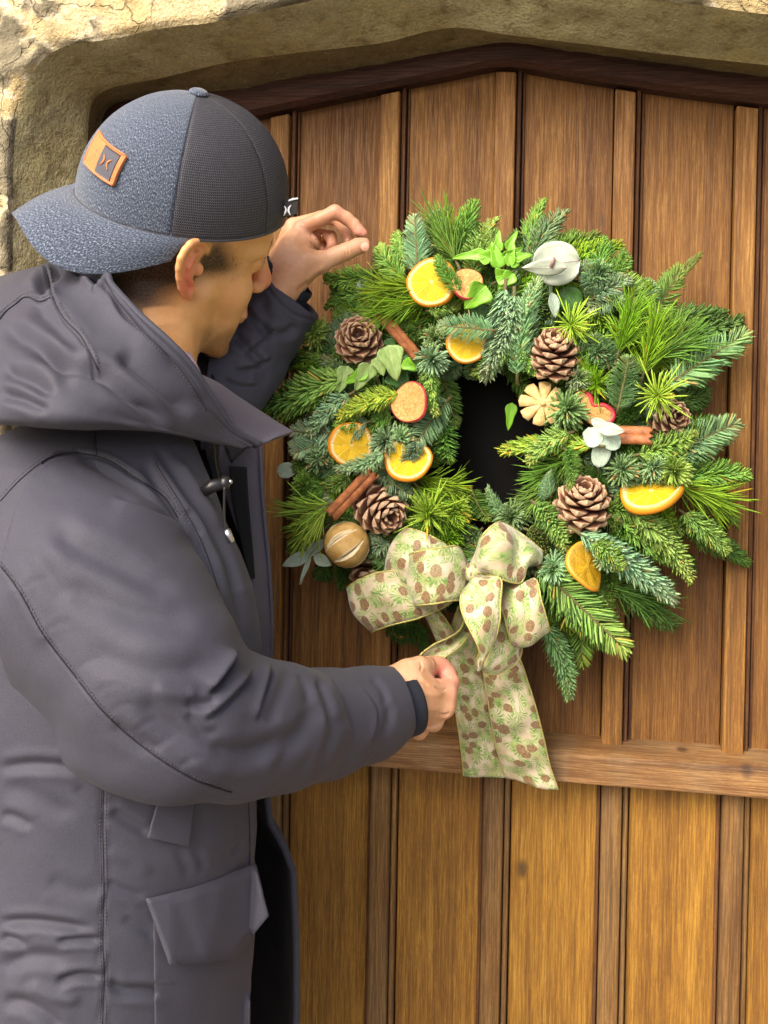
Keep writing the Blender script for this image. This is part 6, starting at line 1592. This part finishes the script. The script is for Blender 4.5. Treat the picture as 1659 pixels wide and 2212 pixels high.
# star-cut dried slice
st = Mat('dried_peel', .6); v = st.coord('UV'); st.color(st.mix(st.g(st.noise(v, 3, 4), .3, .7), (0.52, 0.32, 0.10), (0.72, 0.52, 0.24))); st.bump(st.noise(v, 14, 4), .5, .002)
stp = []
for k in range(8):
    a = 2 * math.pi * k / 8 + .2
    for da, rr in ((-.34, 48), (-.12, 51), (.10, 50), (.30, 47), (.365, 24), (.40, 24)):
        stp.append((1168 + 3 + rr * math.cos(a + da) * 1.0, 872 + rr * .96 * math.sin(a + da)))
cst, _, _, s_, c = sheet_outline('dried_slice', stp, .120, (.12, -.1), st.m, .0035, dome=.004)
for r_, h_ in ((.0035, .0055),):
    V_, F_ = tube([c + -np.array(AX) * .004, c - np.array(AX) * (.004 + h_)], [r_, r_ * .6], 12); ro = from_data('core', V_, F_, st.m); ro.parent = cst; ro.matrix_parent_inverse = Matrix.Identity(4)
# slit dried lime
lm = Mat('dried_lime', .6); at_ = lm.attr('slit', 'Fac'); v = lm.coord('Object')
c = lm.mix(lm.g(lm.noise(v, 60, 4), .3, .7), (0.42, 0.24, 0.06), (0.60, 0.40, 0.14)); c = lm.mix(lm.g(at_, .25, .5), c, (0.78, 0.66, 0.42)); c = lm.mix(lm.g(at_, .80, .95), c, (0.02, 0.012, 0.008)); lm.color(c)
lm.bump(lm.noise(v, 250, 4), .6, .0012)
x, y, rp_, d = 750, 1176, 50, .125; R_ = rp_ / PXM(x, y, d); Fm = frame((-.35, -.25, .9), .0); ax = np.array(RT) * .80 + np.array(UP) * .58 - np.array(AX) * .12; ax /= np.linalg.norm(ax)
u = np.cross(ax, -np.array(AX)); u /= np.linalg.norm(u); v_ = np.cross(u, ax); V, sl = [], []
for j in range(41):
    th = math.pi * j / 40
    for i in range(144):
        a = 2 * math.pi * i / 144; m8 = ((a / (2 * math.pi) * 7 + .12) % 1.0) - .5; wdt = .085 * math.sin(th) ** 2 + 1e-4
        e = abs(m8) / wdt if .55 < th < 2.6 else 9; q = math.exp(-(e / 1.0) ** 2) if e < 3 else 0; lip = math.exp(-((e - 1.7) / .6) ** 2)
        rr = R_ * (1 - .12 * q + .02 * lip + .01 * math.sin(3 * a))
        V.append(PN(x, y, d) + rr * (ax * math.cos(th) * .98 + (u * math.cos(a) + v_ * math.sin(a)) * math.sin(th))); sl.append(max(q, .6 * lip if e < 9 else 0))
V = np.array(V); wr(mesh_np('dried_lime', V, grid_faces(144, 41, True), lm.m, None, {'slit': sl}))
# cinnamon: double scroll of bark
ci = Mat('cinnamon', .65); v = ci.coord('Object'); ci.color(ci.mix(ci.g(ci.noise(v, 90, 5, .6), .3, .7), (0.22, 0.070, 0.025), (0.46, 0.175, 0.06))); ci.bump(ci.noise(v, 260, 4), .6, .0012)
def cinnamon(x0, y0, x1, y1, wpx, d0, d1, roll=0.0, open_=0):
    A, B = PN(x0, y0, d0), PN(x1, y1, d1); T = B - A; ln = np.linalg.norm(T); T /= ln; W_ = wpx / PXM(x0, y0, d0) / 2
    side = np.cross(T, -np.array(AX)); side /= np.linalg.norm(side); up = np.cross(side, T); sec = []
    for s_ in (-1, 1):
        part = []
        for k in range(16):
            a = k / 15 * 4.6; r = W_ * (.56 - .055 * a)
            part.append((s_ * (W_ * .48 - r * math.cos(a + .2) * 1.0), r * math.sin(a + .2) * 1.0 + W_ * .0))
        sec = part[::-1] + sec if s_ < 0 else sec + part
    sec = [(p[0], p[1]) for p in sec]
    V = []; n = len(sec)
    for j in range(14):
        t = j / 13
        for a, b_ in sec:
            ca_, sa_ = math.cos(roll), math.sin(roll); e = 1 + .03 * math.sin(5 * t + a * 90)
            V.append(A + T * (ln * t + (.002 * math.sin(a * 900) if j in (0, 13) else 0)) + side * (a * ca_ - b_ * sa_) * e + up * (a * sa_ + b_ * ca_) * e)
    o = from_data('cinnamon_stick', V, grid_faces(n, 14), ci.m); m = o.modifiers.new('solid', 'SOLIDIFY'); m.thickness = .0018; m.offset = 0; return wr(o)
cinnamon(817, 672, 905, 775, 27, .130, .115, .1)
cinnamon(806, 1018, 716, 1112, 34, .150, .140, .2)
cinnamon(1278, 938, 1408, 942, 42, .120, .135, .35)

# ---- leaves
def leafmat(name, a, b_, rough, vein):
    m = Mat(name, rough, spec=.4); uvn = m.n('ShaderNodeUVMap'); sx = m.n('ShaderNodeSeparateXYZ'); m.l(uvn.outputs[0], sx.inputs[0])
    ve = m.math('ABSOLUTE', sx.outputs[1]); mid = m.g(ve, .0, .05, 1, 0)
    side_ = m.math('ABSOLUTE', m.math('SINE', m.math('MULTIPLY', m.math('SUBTRACT', sx.outputs[0], m.math('MULTIPLY', ve, .6)), 22.0))); sv = m.g(side_, 0, .14, .5, 0)
    c = m.mix(m.g(m.noise(m.coord('UV'), 4, 4), .3, .7), a, b_); c = m.mix(m.math('MAXIMUM', mid, sv), c, vein); m.color(c); m.bump(m.math('ADD', mid, sv), .4, .0012); return m.m
IVY = leafmat('ivy_leaf', (0.12, 0.33, 0.015), (0.20, 0.46, 0.03), .35, (0.30, 0.52, 0.10))
IVP = leafmat('pale_ivy_leaf', (0.19, 0.33, 0.08), (0.33, 0.46, 0.16), .5, (0.42, 0.52, 0.25))
IVD = leafmat('dark_ivy_leaf', (0.03, 0.10, 0.02), (0.06, 0.17, 0.03), .4, (0.12, 0.22, 0.06))
EUC = leafmat('eucalyptus_leaf', (0.30, 0.42, 0.33), (0.44, 0.54, 0.44), .6, (0.50, 0.58, 0.48))
EUW = leafmat('pale_eucalyptus_leaf', (0.34, 0.40, 0.31), (0.46, 0.51, 0.42), .5, (0.45, 0.35, 0.36))
STEM = Mat('stem', .6, (0.30, 0.36, 0.24)).m
def leaf(x0, y0, x1, y1, wpx, mat, name, d0=None, dtip=0.0, shape='ivy', fold=.25, curl=.15, lift=.03, roll=0.0, stem=None):
    """leaf from stalk end (x0, y0) to tip (x1, y1)"""
    d0 = surf_d(x0, y0) + lift if d0 is None else d0; A, B = PN(x0, y0, d0), PN(x1, y1, d0 + dtip); T = B - A; ln = np.linalg.norm(T); T /= ln
    side = np.cross(T, -np.array(AX)); side /= np.linalg.norm(side); up = np.cross(side, T)
    side, up = side * math.cos(roll) + up * math.sin(roll), up * math.cos(roll) - side * math.sin(roll); W_ = wpx / PXM(x0, y0, d0) / 2
    V, UV = [], []; nl_, nw = 15, 11; ph = rng.uniform(0, 6)
    for j in range(nl_):
        t = j / (nl_ - 1)
        if shape == 'ivy': w_ = math.sin(math.pi * min(1, t ** .62)) ** .75 * (1 + .14 * math.sin(t * 9)) * (1 - .35 * t)+.02
        elif shape == 'round': w_ = math.sqrt(max(0, 1 - (2 * t - 1) ** 2)) ** .9 + .01
        else: w_ = math.sin(math.pi * t ** .8) ** .9 + .02
        for i in range(nw):
            s_ = -1 + 2 * i / (nw - 1); z = fold * W_ * abs(s_) ** 1.3 * w_ - curl * ln * (t - .3) ** 2 * 1.6 + .05 * W_ * math.sin(6 * t + 3 * s_ + ph)
            V.append(A + T * ln * t + side * W_ * w_ * s_ + up * z); UV.append((t, s_ * w_))
    o = from_data(name, V, grid_faces(nw, nl_), mat, None, True, UV); m = o.modifiers.new('solid', 'SOLIDIFY'); m.thickness = .0005; wr(o)
    if stem:
        V_, F_ = tube(spline([PN(*stem[0], d0 - .02), PN((stem[0][0] + x0) / 2 + 4, (stem[0][1] + y0) / 2, d0 - .005), A], 8), .0011, 6); so = from_data('stalk', V_, F_, STEM); so.parent = o; so.matrix_parent_inverse = Matrix.Identity(4)
    return o
# bright ivy at the top
for a in ((1050, 617, 1004, 668, 58), (1062, 560, 1018, 545, 34), (1070, 600, 1105, 590, 40), (1080, 580, 1062, 520, 34), (1098, 575, 1110, 520, 26), (1085, 560, 1130, 535, 26), (1110, 560, 1150, 548, 24), (1052, 548, 975, 556, 26), (1075, 545, 1078, 495, 22), (1110, 590, 1075, 625, 34), (1095, 540, 1118, 498, 20), (1060, 530, 1072, 562, 24), (1120, 575, 1095, 548, 24)):
    leaf(*a, IVY, 'ivy_leaf', lift=.038 if a[4] > 50 else .018, roll=rng.uniform(-.3, .3), fold=.35)
for a in ((1040, 655, 1026, 705, 44), (1050, 690, 1085, 705, 44), (1055, 690, 1110, 700, 30)): leaf(*a, IVD, 'ivy_leaf', lift=.012)
for a in ((838, 745, 858, 822, 58), (800, 785, 768, 845, 44), (815, 770, 828, 812, 34), (795, 800, 740, 830, 30), (750, 790, 732, 850, 40), (812, 690, 800, 735, 26), (870, 780, 900, 800, 30)): leaf(*a, IVP if a[4] > 32 else IVY, 'ivy_leaf', lift=.022 if a[1] > 740 else .012, roll=rng.uniform(-.3, .3))
for a in ((850, 800, 880, 845, 60), (870, 770, 912, 800, 60), (840, 730, 850, 755, 30), (1106, 870, 1098, 930, 26), (742, 810, 730, 850, 30)): leaf(*a, IVD if a[0] < 1000 else IVY, 'ivy_leaf', lift=.004)
# eucalyptus
leaf(1150, 575, 1254, 562, 96, EUW, 'eucalyptus_leaf', d0=.140, shape='round', fold=.02, curl=.05, dtip=-.01)
leaf(1226, 578, 1127, 580, 40, EUW, 'eucalyptus_leaf', d0=.150, shape='oval', fold=-.2, curl=.05, roll=.5)
V_, F_ = tube([PN(1190, 577, .152), PN(1198, 556, .154)], [.0020, .0014], 8); wr(from_data('stalk', V_, F_, Mat('red_stalk', .5, (0.30, 0.16, 0.16)).m))
V_, F_ = tube(spline([PN(1190, 605, .125), PN(1190, 640, .120), PN(1196, 690, .105)], 12), .0022, 8); wr(from_data('stalk', V_, F_, STEM))
leaf(1193, 632, 1201, 686, 24, EUC, 'eucalyptus_leaf', d0=.128, shape='oval'); leaf(1212, 625, 1250, 668, 54, IVD, 'eucalyptus_leaf', d0=.115, shape='round'); leaf(1186, 690, 1192, 724, 28, EUC, 'eucalyptus_leaf', d0=.105, shape='round')
leaf(640, 1012, 597, 1020, 34, EUC, 'eucalyptus_leaf', d0=.085, shape='round', fold=.05, stem=((665, 990),))
for a in ((1276, 905, 1330, 938, 26, .140), (1290, 925, 1350, 930, 30, .150), (1300, 935, 1262, 955, 44, .142), (1290, 930, 1340, 965, 46, .140), (1308, 945, 1290, 1010, 40, .135), (1278, 940, 1258, 935, 30, .135)):
    leaf(*a[:5], EUC if a[5] < .145 else EUW, 'eucalyptus_leaf', d0=a[5], shape='oval' if a[4] < 40 else 'round', fold=.1, roll=rng.uniform(-.4, .4))
for a in ((672, 1195, 607, 1224, 28), (668, 1190, 690, 1170, 20), (678, 1200, 715, 1222, 26), (664, 1195, 680, 1182, 24), (672, 1200, 646, 1262, 10), (700, 1165, 672, 1200, 18)):
    leaf(*a, EUC, 'eucalyptus_leaf', d0=.105, shape='oval', fold=.3)
V_, F_ = tube(spline([PN(710, 1150, .10), PN(690, 1180, .105), PN(668, 1205, .105), PN(648, 1262, .100)], 16), .0016, 8); wr(from_data('stalk', V_, F_, STEM))
for a in ((785, 598, 776, 655, 22), (800, 600, 789, 628, 10)): leaf(*a, EUC, 'eucalyptus_leaf', d0=.105, shape='oval', fold=.35)
# stray dry threads
for _ in range(7):
    x, y = rng.uniform(1290, 1345), rng.uniform(1290, 1330); V_, F_ = tube(spline([PN(x, y, .06), PN(x + rng.uniform(-20, 20), y + rng.uniform(5, 25), .065), PN(x + rng.uniform(-35, 30), y + rng.uniform(20, 50), .05)], 10), .0004, 5); wr(from_data('dry_thread', V_, F_, Mat('thread', .7, (0.4, 0.3, 0.16)).m if _ == 0 else bpy.data.materials['thread']))

# ---- ribbon bow
rb = Mat('printed_ribbon', .5, spec=.35); uvn = rb.n('ShaderNodeUVMap'); sepuv = rb.n('ShaderNodeSeparateXYZ'); rb.l(uvn.outputs[0], sepuv.inputs[0])
wnz = rb.n('ShaderNodeTexNoise'); wnz.inputs['Scale'].default_value = 120; wnz.inputs['Detail'].default_value = 3; rb.l(uvn.outputs[0], wnz.inputs['Vector'])
wsc = rb.n('ShaderNodeVectorMath', operation='SCALE'); wsc.inputs['Scale'].default_value = 0.0045; rb.l(wnz.outputs['Color'], wsc.inputs[0]); UVW = rb.n('ShaderNodeVectorMath', operation='ADD'); rb.l(uvn.outputs[0], UVW.inputs[0]); rb.l(wsc.outputs[0], UVW.inputs[1])
def cellpat(scale, loc, stretch=(1, 1, 1), rot=0.0):
    mp = rb.n('ShaderNodeMapping'); mp.inputs['Location'].default_value = loc; mp.inputs['Rotation'].default_value = (0, 0, rot); mp.inputs['Scale'].default_value = stretch; rb.l(UVW.outputs[0], mp.inputs[0])
    vo = rb.n('ShaderNodeTexVoronoi', voronoi_dimensions='2D'); vo.inputs['Scale'].default_value = scale; vo.inputs['Randomness'].default_value = .85; rb.l(mp.outputs[0], vo.inputs['Vector'])
    sc_ = rb.n('ShaderNodeVectorMath', operation='SUBTRACT'); rb.l(mp.outputs[0], sc_.inputs[0]); rb.l(vo.outputs['Position'], sc_.inputs[1]); sp = rb.n('ShaderNodeSeparateXYZ'); rb.l(sc_.outputs[0], sp.inputs[0])
    return vo, sp, mp
base = rb.mix(rb.g(rb.noise(uvn.outputs[0], 38, 3), .40, .62), (0.56, 0.49, 0.35), (0.42, 0.34, 0.21)); col = base
for scale, loc, rot, nn in ((44, (0, 0, 0), .4, 15.0), (40, (3.1, 1.7, 0), -.8, 13.0), (50, (7.3, 4.1, 0), 1.9, 12.0)):
    vo, sp, _ = cellpat(scale, loc, (1, 1, 1), rot); an = rb.math('ARCTAN2', sp.outputs[1], sp.outputs[0]); st_ = rb.math('SINE', rb.math('MULTIPLY', an, nn))
    half = rb.g(rb.math('SINE', rb.math('ADD', an, 1.0)), -.2, .3)
    m1 = rb.math('MULTIPLY', rb.g(st_, -.6, .3), rb.g(vo.outputs['Distance'], .40, .60, 1, 0)); m1 = rb.math('MULTIPLY', m1, half)
    col = rb.mix(rb.math('MULTIPLY', m1, .95), col, rb.mix(rb.g(wnz.outputs['Fac'], .35, .65), (0.10, 0.23, 0.03), (0.30, 0.42, 0.12)))
for scale, loc, rot in ((42, (1.3, .4, 0), .5), (47, (5.2, 2.2, 0), -.6)):
    vo, sp, mp = cellpat(scale, loc, (1.25, .85, 1), rot); sc2 = rb.n('ShaderNodeSeparateColor'); rb.l(vo.outputs['Color'], sc2.inputs[0]); gate = rb.g(sc2.outputs[0], .52, .56)
    m2 = rb.math('MULTIPLY', rb.g(vo.outputs['Distance'], .25, .29, 1, 0), gate); dia = rb.voro(uvn.outputs[0], 900)
    cc = rb.mix(rb.g(dia, .25, .6), (0.34, 0.22, 0.10), (0.16, 0.095, 0.045)); col = rb.mix(m2, col, cc)
rb.color(col); rb.bump(rb.noise(uvn.outputs[0], 2600, 2), .25, .0004); rb.b.inputs['Sheen Weight'].default_value = .3
GOLDW = Mat('gold_wire', .3, (0.62, 0.55, 0.16), Metallic=.75); GOLDW.color(GOLDW.mix(GOLDW.noise(GOLDW.coord('Object'), 900, 2), (0.42, 0.40, 0.10), (0.85, 0.78, 0.30)))
GOLDW.bump(GOLDW.noise(GOLDW.coord('Object'), 1500, 2), 1.0, .001)
bow = empty('ribbon_bow', PN(1018, 1236, .13)); wr(bow); bow.location = PN(1018, 1236, .13) ; BO = Vector(bow.location); bow.matrix_parent_inverse = Matrix.Translation(-WO)
def bw(o): o.parent = bow; o.matrix_parent_inverse = Matrix.Translation(-BO); return o
def E(u, v): return (713 + .3307 * u, 1097 + .3307 * v)
def ribbon(name, eA, eB, n=44, bulge=.0, wav=.002, u0=None, nw=12, wire=True):
    """sheet between two traced edges; entries (u, v, d) in the bow's close-up"""
    A = spline([PN(*E(u, v), d) for u, v, d in eA], n); B = spline([PN(*E(u, v), d) for u, v, d in eB], n); V, UV = [], []; u0 = rng.uniform(0, 5) if u0 is None else u0
    s = 0
    for j in range(n):
        if j: s += np.linalg.norm((A[j] + B[j]) / 2 - (A[j - 1] + B[j - 1]) / 2)
        T = (A[min(j + 1, n - 1)] + B[min(j + 1, n - 1)] - A[max(j - 1, 0)] - B[max(j - 1, 0)]); N_ = np.cross(T, B[j] - A[j]); N_ /= np.linalg.norm(N_) + 1e-9
        if N_ @ (CAMN - A[j]) < 0: N_ = -N_
        for i in range(nw):
            t = i / (nw - 1); V.append(A[j] * (1 - t) + B[j] * t + N_ * (bulge * math.sin(math.pi * t) + wav * math.sin(math.pi * t) * math.sin(s * 120 + t * 4 + u0))); UV.append((u0 + s, t * .063))
    o = bw(from_data(name, V, grid_faces(nw, n), rb.m, None, True, UV)); m = o.modifiers.new('solid', 'SOLIDIFY'); m.thickness = .0006; m.offset = 0
    if wire:
        for L_ in (A, B):
            V_, F_ = tube(L_, .0010, 6); w_o = from_data('wire_edge', V_, F_, GOLDW.m); w_o.parent = o; w_o.matrix_parent_inverse = Matrix.Identity(4)
    return o
# tails first
ribbon('tail', [(840, 640, .125), (790, 780, .115), (765, 920, .100), (775, 1020, .095), (800, 1200, .088), (835, 1430, .076), (858, 1600, .066), (872, 1752, .060)],
       [(960, 640, .120), (960, 850, .112), (985, 1000, .100), (1010, 1130, .092), (1035, 1290, .086), (1075, 1500, .074), (1110, 1650, .066), (1150, 1762, .060)], 70, .003, .003, 0.3)
ribbon('tail', [(930, 700, .135), (950, 850, .122), (985, 1000, .112), (1005, 1100, .105), (1035, 1290, .097), (1078, 1530, .085), (1110, 1650, .075), (1146, 1764, .068)],
       [(1080, 700, .135), (1190, 880, .125), (1250, 1010, .115), (1290, 1130, .105), (1340, 1290, .097), (1395, 1500, .085), (1435, 1680, .076), (1490, 1842, .070)], 70, .004, .004, 2.2)
# tail held in the hand
ribbon('tail', [(905, 640, .140), (880, 720, .150), (845, 800, .160), (770, 850, .170), (680, 890, .178), (590, 960, .185), (560, 1020, .19)],
       [(960, 690, .130), (930, 790, .135), (885, 860, .150), (830, 920, .160), (760, 970, .172), (700, 1010, .18), (650, 1060, .19)], 50, -.008, .003, 4.0)
ribbon('tail', [(700, 560, .120), (600, 650, .135), (640, 740, .130), (690, 850, .120), (705, 885, .112)], [(830, 560, .120), (700, 640, .142), (750, 720, .140), (800, 800, .128), (808, 835, .116)], 30, .008, .002, 1.1)
# loops
ribbon('loop', [(905, 430, .13), (740, 430, .15), (560, 430, .165), (390, 412, .165), (250, 442, .160), (125, 508, .150), (118, 530, .135), (220, 560, .120), (420, 560, .115), (860, 470, .115)],
       [(900, 520, .13), (760, 640, .150), (590, 716, .165), (470, 748, .165), (385, 770, .160), (300, 800, .15), (268, 815, .138), (300, 770, .120), (460, 700, .110), (860, 540, .115)], 70, .006, .002, .9)
ribbon('loop', [(880, 370, .135), (780, 260, .150), (690, 200, .160), (600, 158, .160), (512, 134, .150), (500, 140, .135), (600, 200, .120), (860, 380, .115)],
       [(890, 470, .135), (720, 500, .155), (550, 512, .168), (470, 492, .168), (378, 455, .155), (372, 445, .135), (520, 460, .115), (860, 450, .115)], 60, .010, .002, 2.9)
ribbon('loop', [(905, 385, .140), (870, 300, .160), (832, 250, .178), (740, 258, .192), (640, 272, .198), (535, 298, .190), (525, 310, .165), (640, 320, .140), (880, 400, .125)],
       [(905, 480, .140), (880, 560, .165), (864, 596, .184), (770, 610, .200), (670, 628, .205), (570, 636, .195), (556, 632, .165), (660, 590, .140), (880, 470, .125)], 60, .004, .002, 3.6)
ribbon('loop', [(925, 400, .14), (960, 300, .160), (972, 220, .175), (1020, 150, .180), (1095, 94, .170), (1160, 110, .155), (1280, 190, .145), (1392, 285, .140)],
       [(950, 430, .14), (1000, 430, .165), (1060, 440, .190), (1130, 470, .195), (1240, 490, .180), (1280, 415, .170), (1262, 390, .155), (1265, 388, .146)], 60, .010, .003, 4.4)
ribbon('loop', [(940, 430, .14), (1010, 420, .150), (1100, 430, .155), (1180, 470, .150), (1160, 500, .14)], [(950, 500, .14), (1020, 520, .155), (1120, 540, .165), (1200, 520, .155), (1180, 510, .14)], 30, .004, .002, 1.5)
ribbon('loop', [(950, 440, .145), (1020, 500, .160), (1090, 583, .175), (1130, 680, .185), (1160, 800, .185), (1182, 890, .170), (1175, 880, .150), (1100, 760, .13), (1000, 600, .12)],
       [(960, 440, .145), (1120, 470, .150), (1240, 500, .160), (1342, 464, .170), (1380, 600, .182), (1432, 790, .172), (1420, 780, .150), (1280, 640, .13), (1060, 560, .12)], 60, .006, .003, 5.1)
ribbon('loop', [(930, 470, .150), (870, 540, .185), (850, 610, .200), (870, 710, .210), (930, 830, .215), (975, 935, .212), (955, 990, .205), (965, 1030, .195), (1010, 1020, .185), (1060, 900, .18), (1110, 760, .175), (1120, 620, .16)],
       [(960, 450, .150), (1040, 446, .185), (1118, 470, .200), (1112, 620, .205), (1108, 740, .205), (1070, 880, .200), (1000, 985, .200), (1005, 1070, .185), (1100, 1085, .170), (1220, 1010, .155), (1252, 905, .145), (1190, 760, .135)], 80, .004, .0015, 2.0)
V_, F_ = tube(spline([PN(*E(860, 440), .150), PN(*E(905, 420), .165), PN(*E(950, 440), .165), PN(*E(985, 480), .150)], 14), [.004] + [.010] * 12 + [.004], 14)
kn = bw(from_data('knot', V_, F_, rb.m, None, True, [(V_[i][0] * 3, V_[i][2] * 3) for i in range(len(V_))]))
print('sprigs', n_sprig)
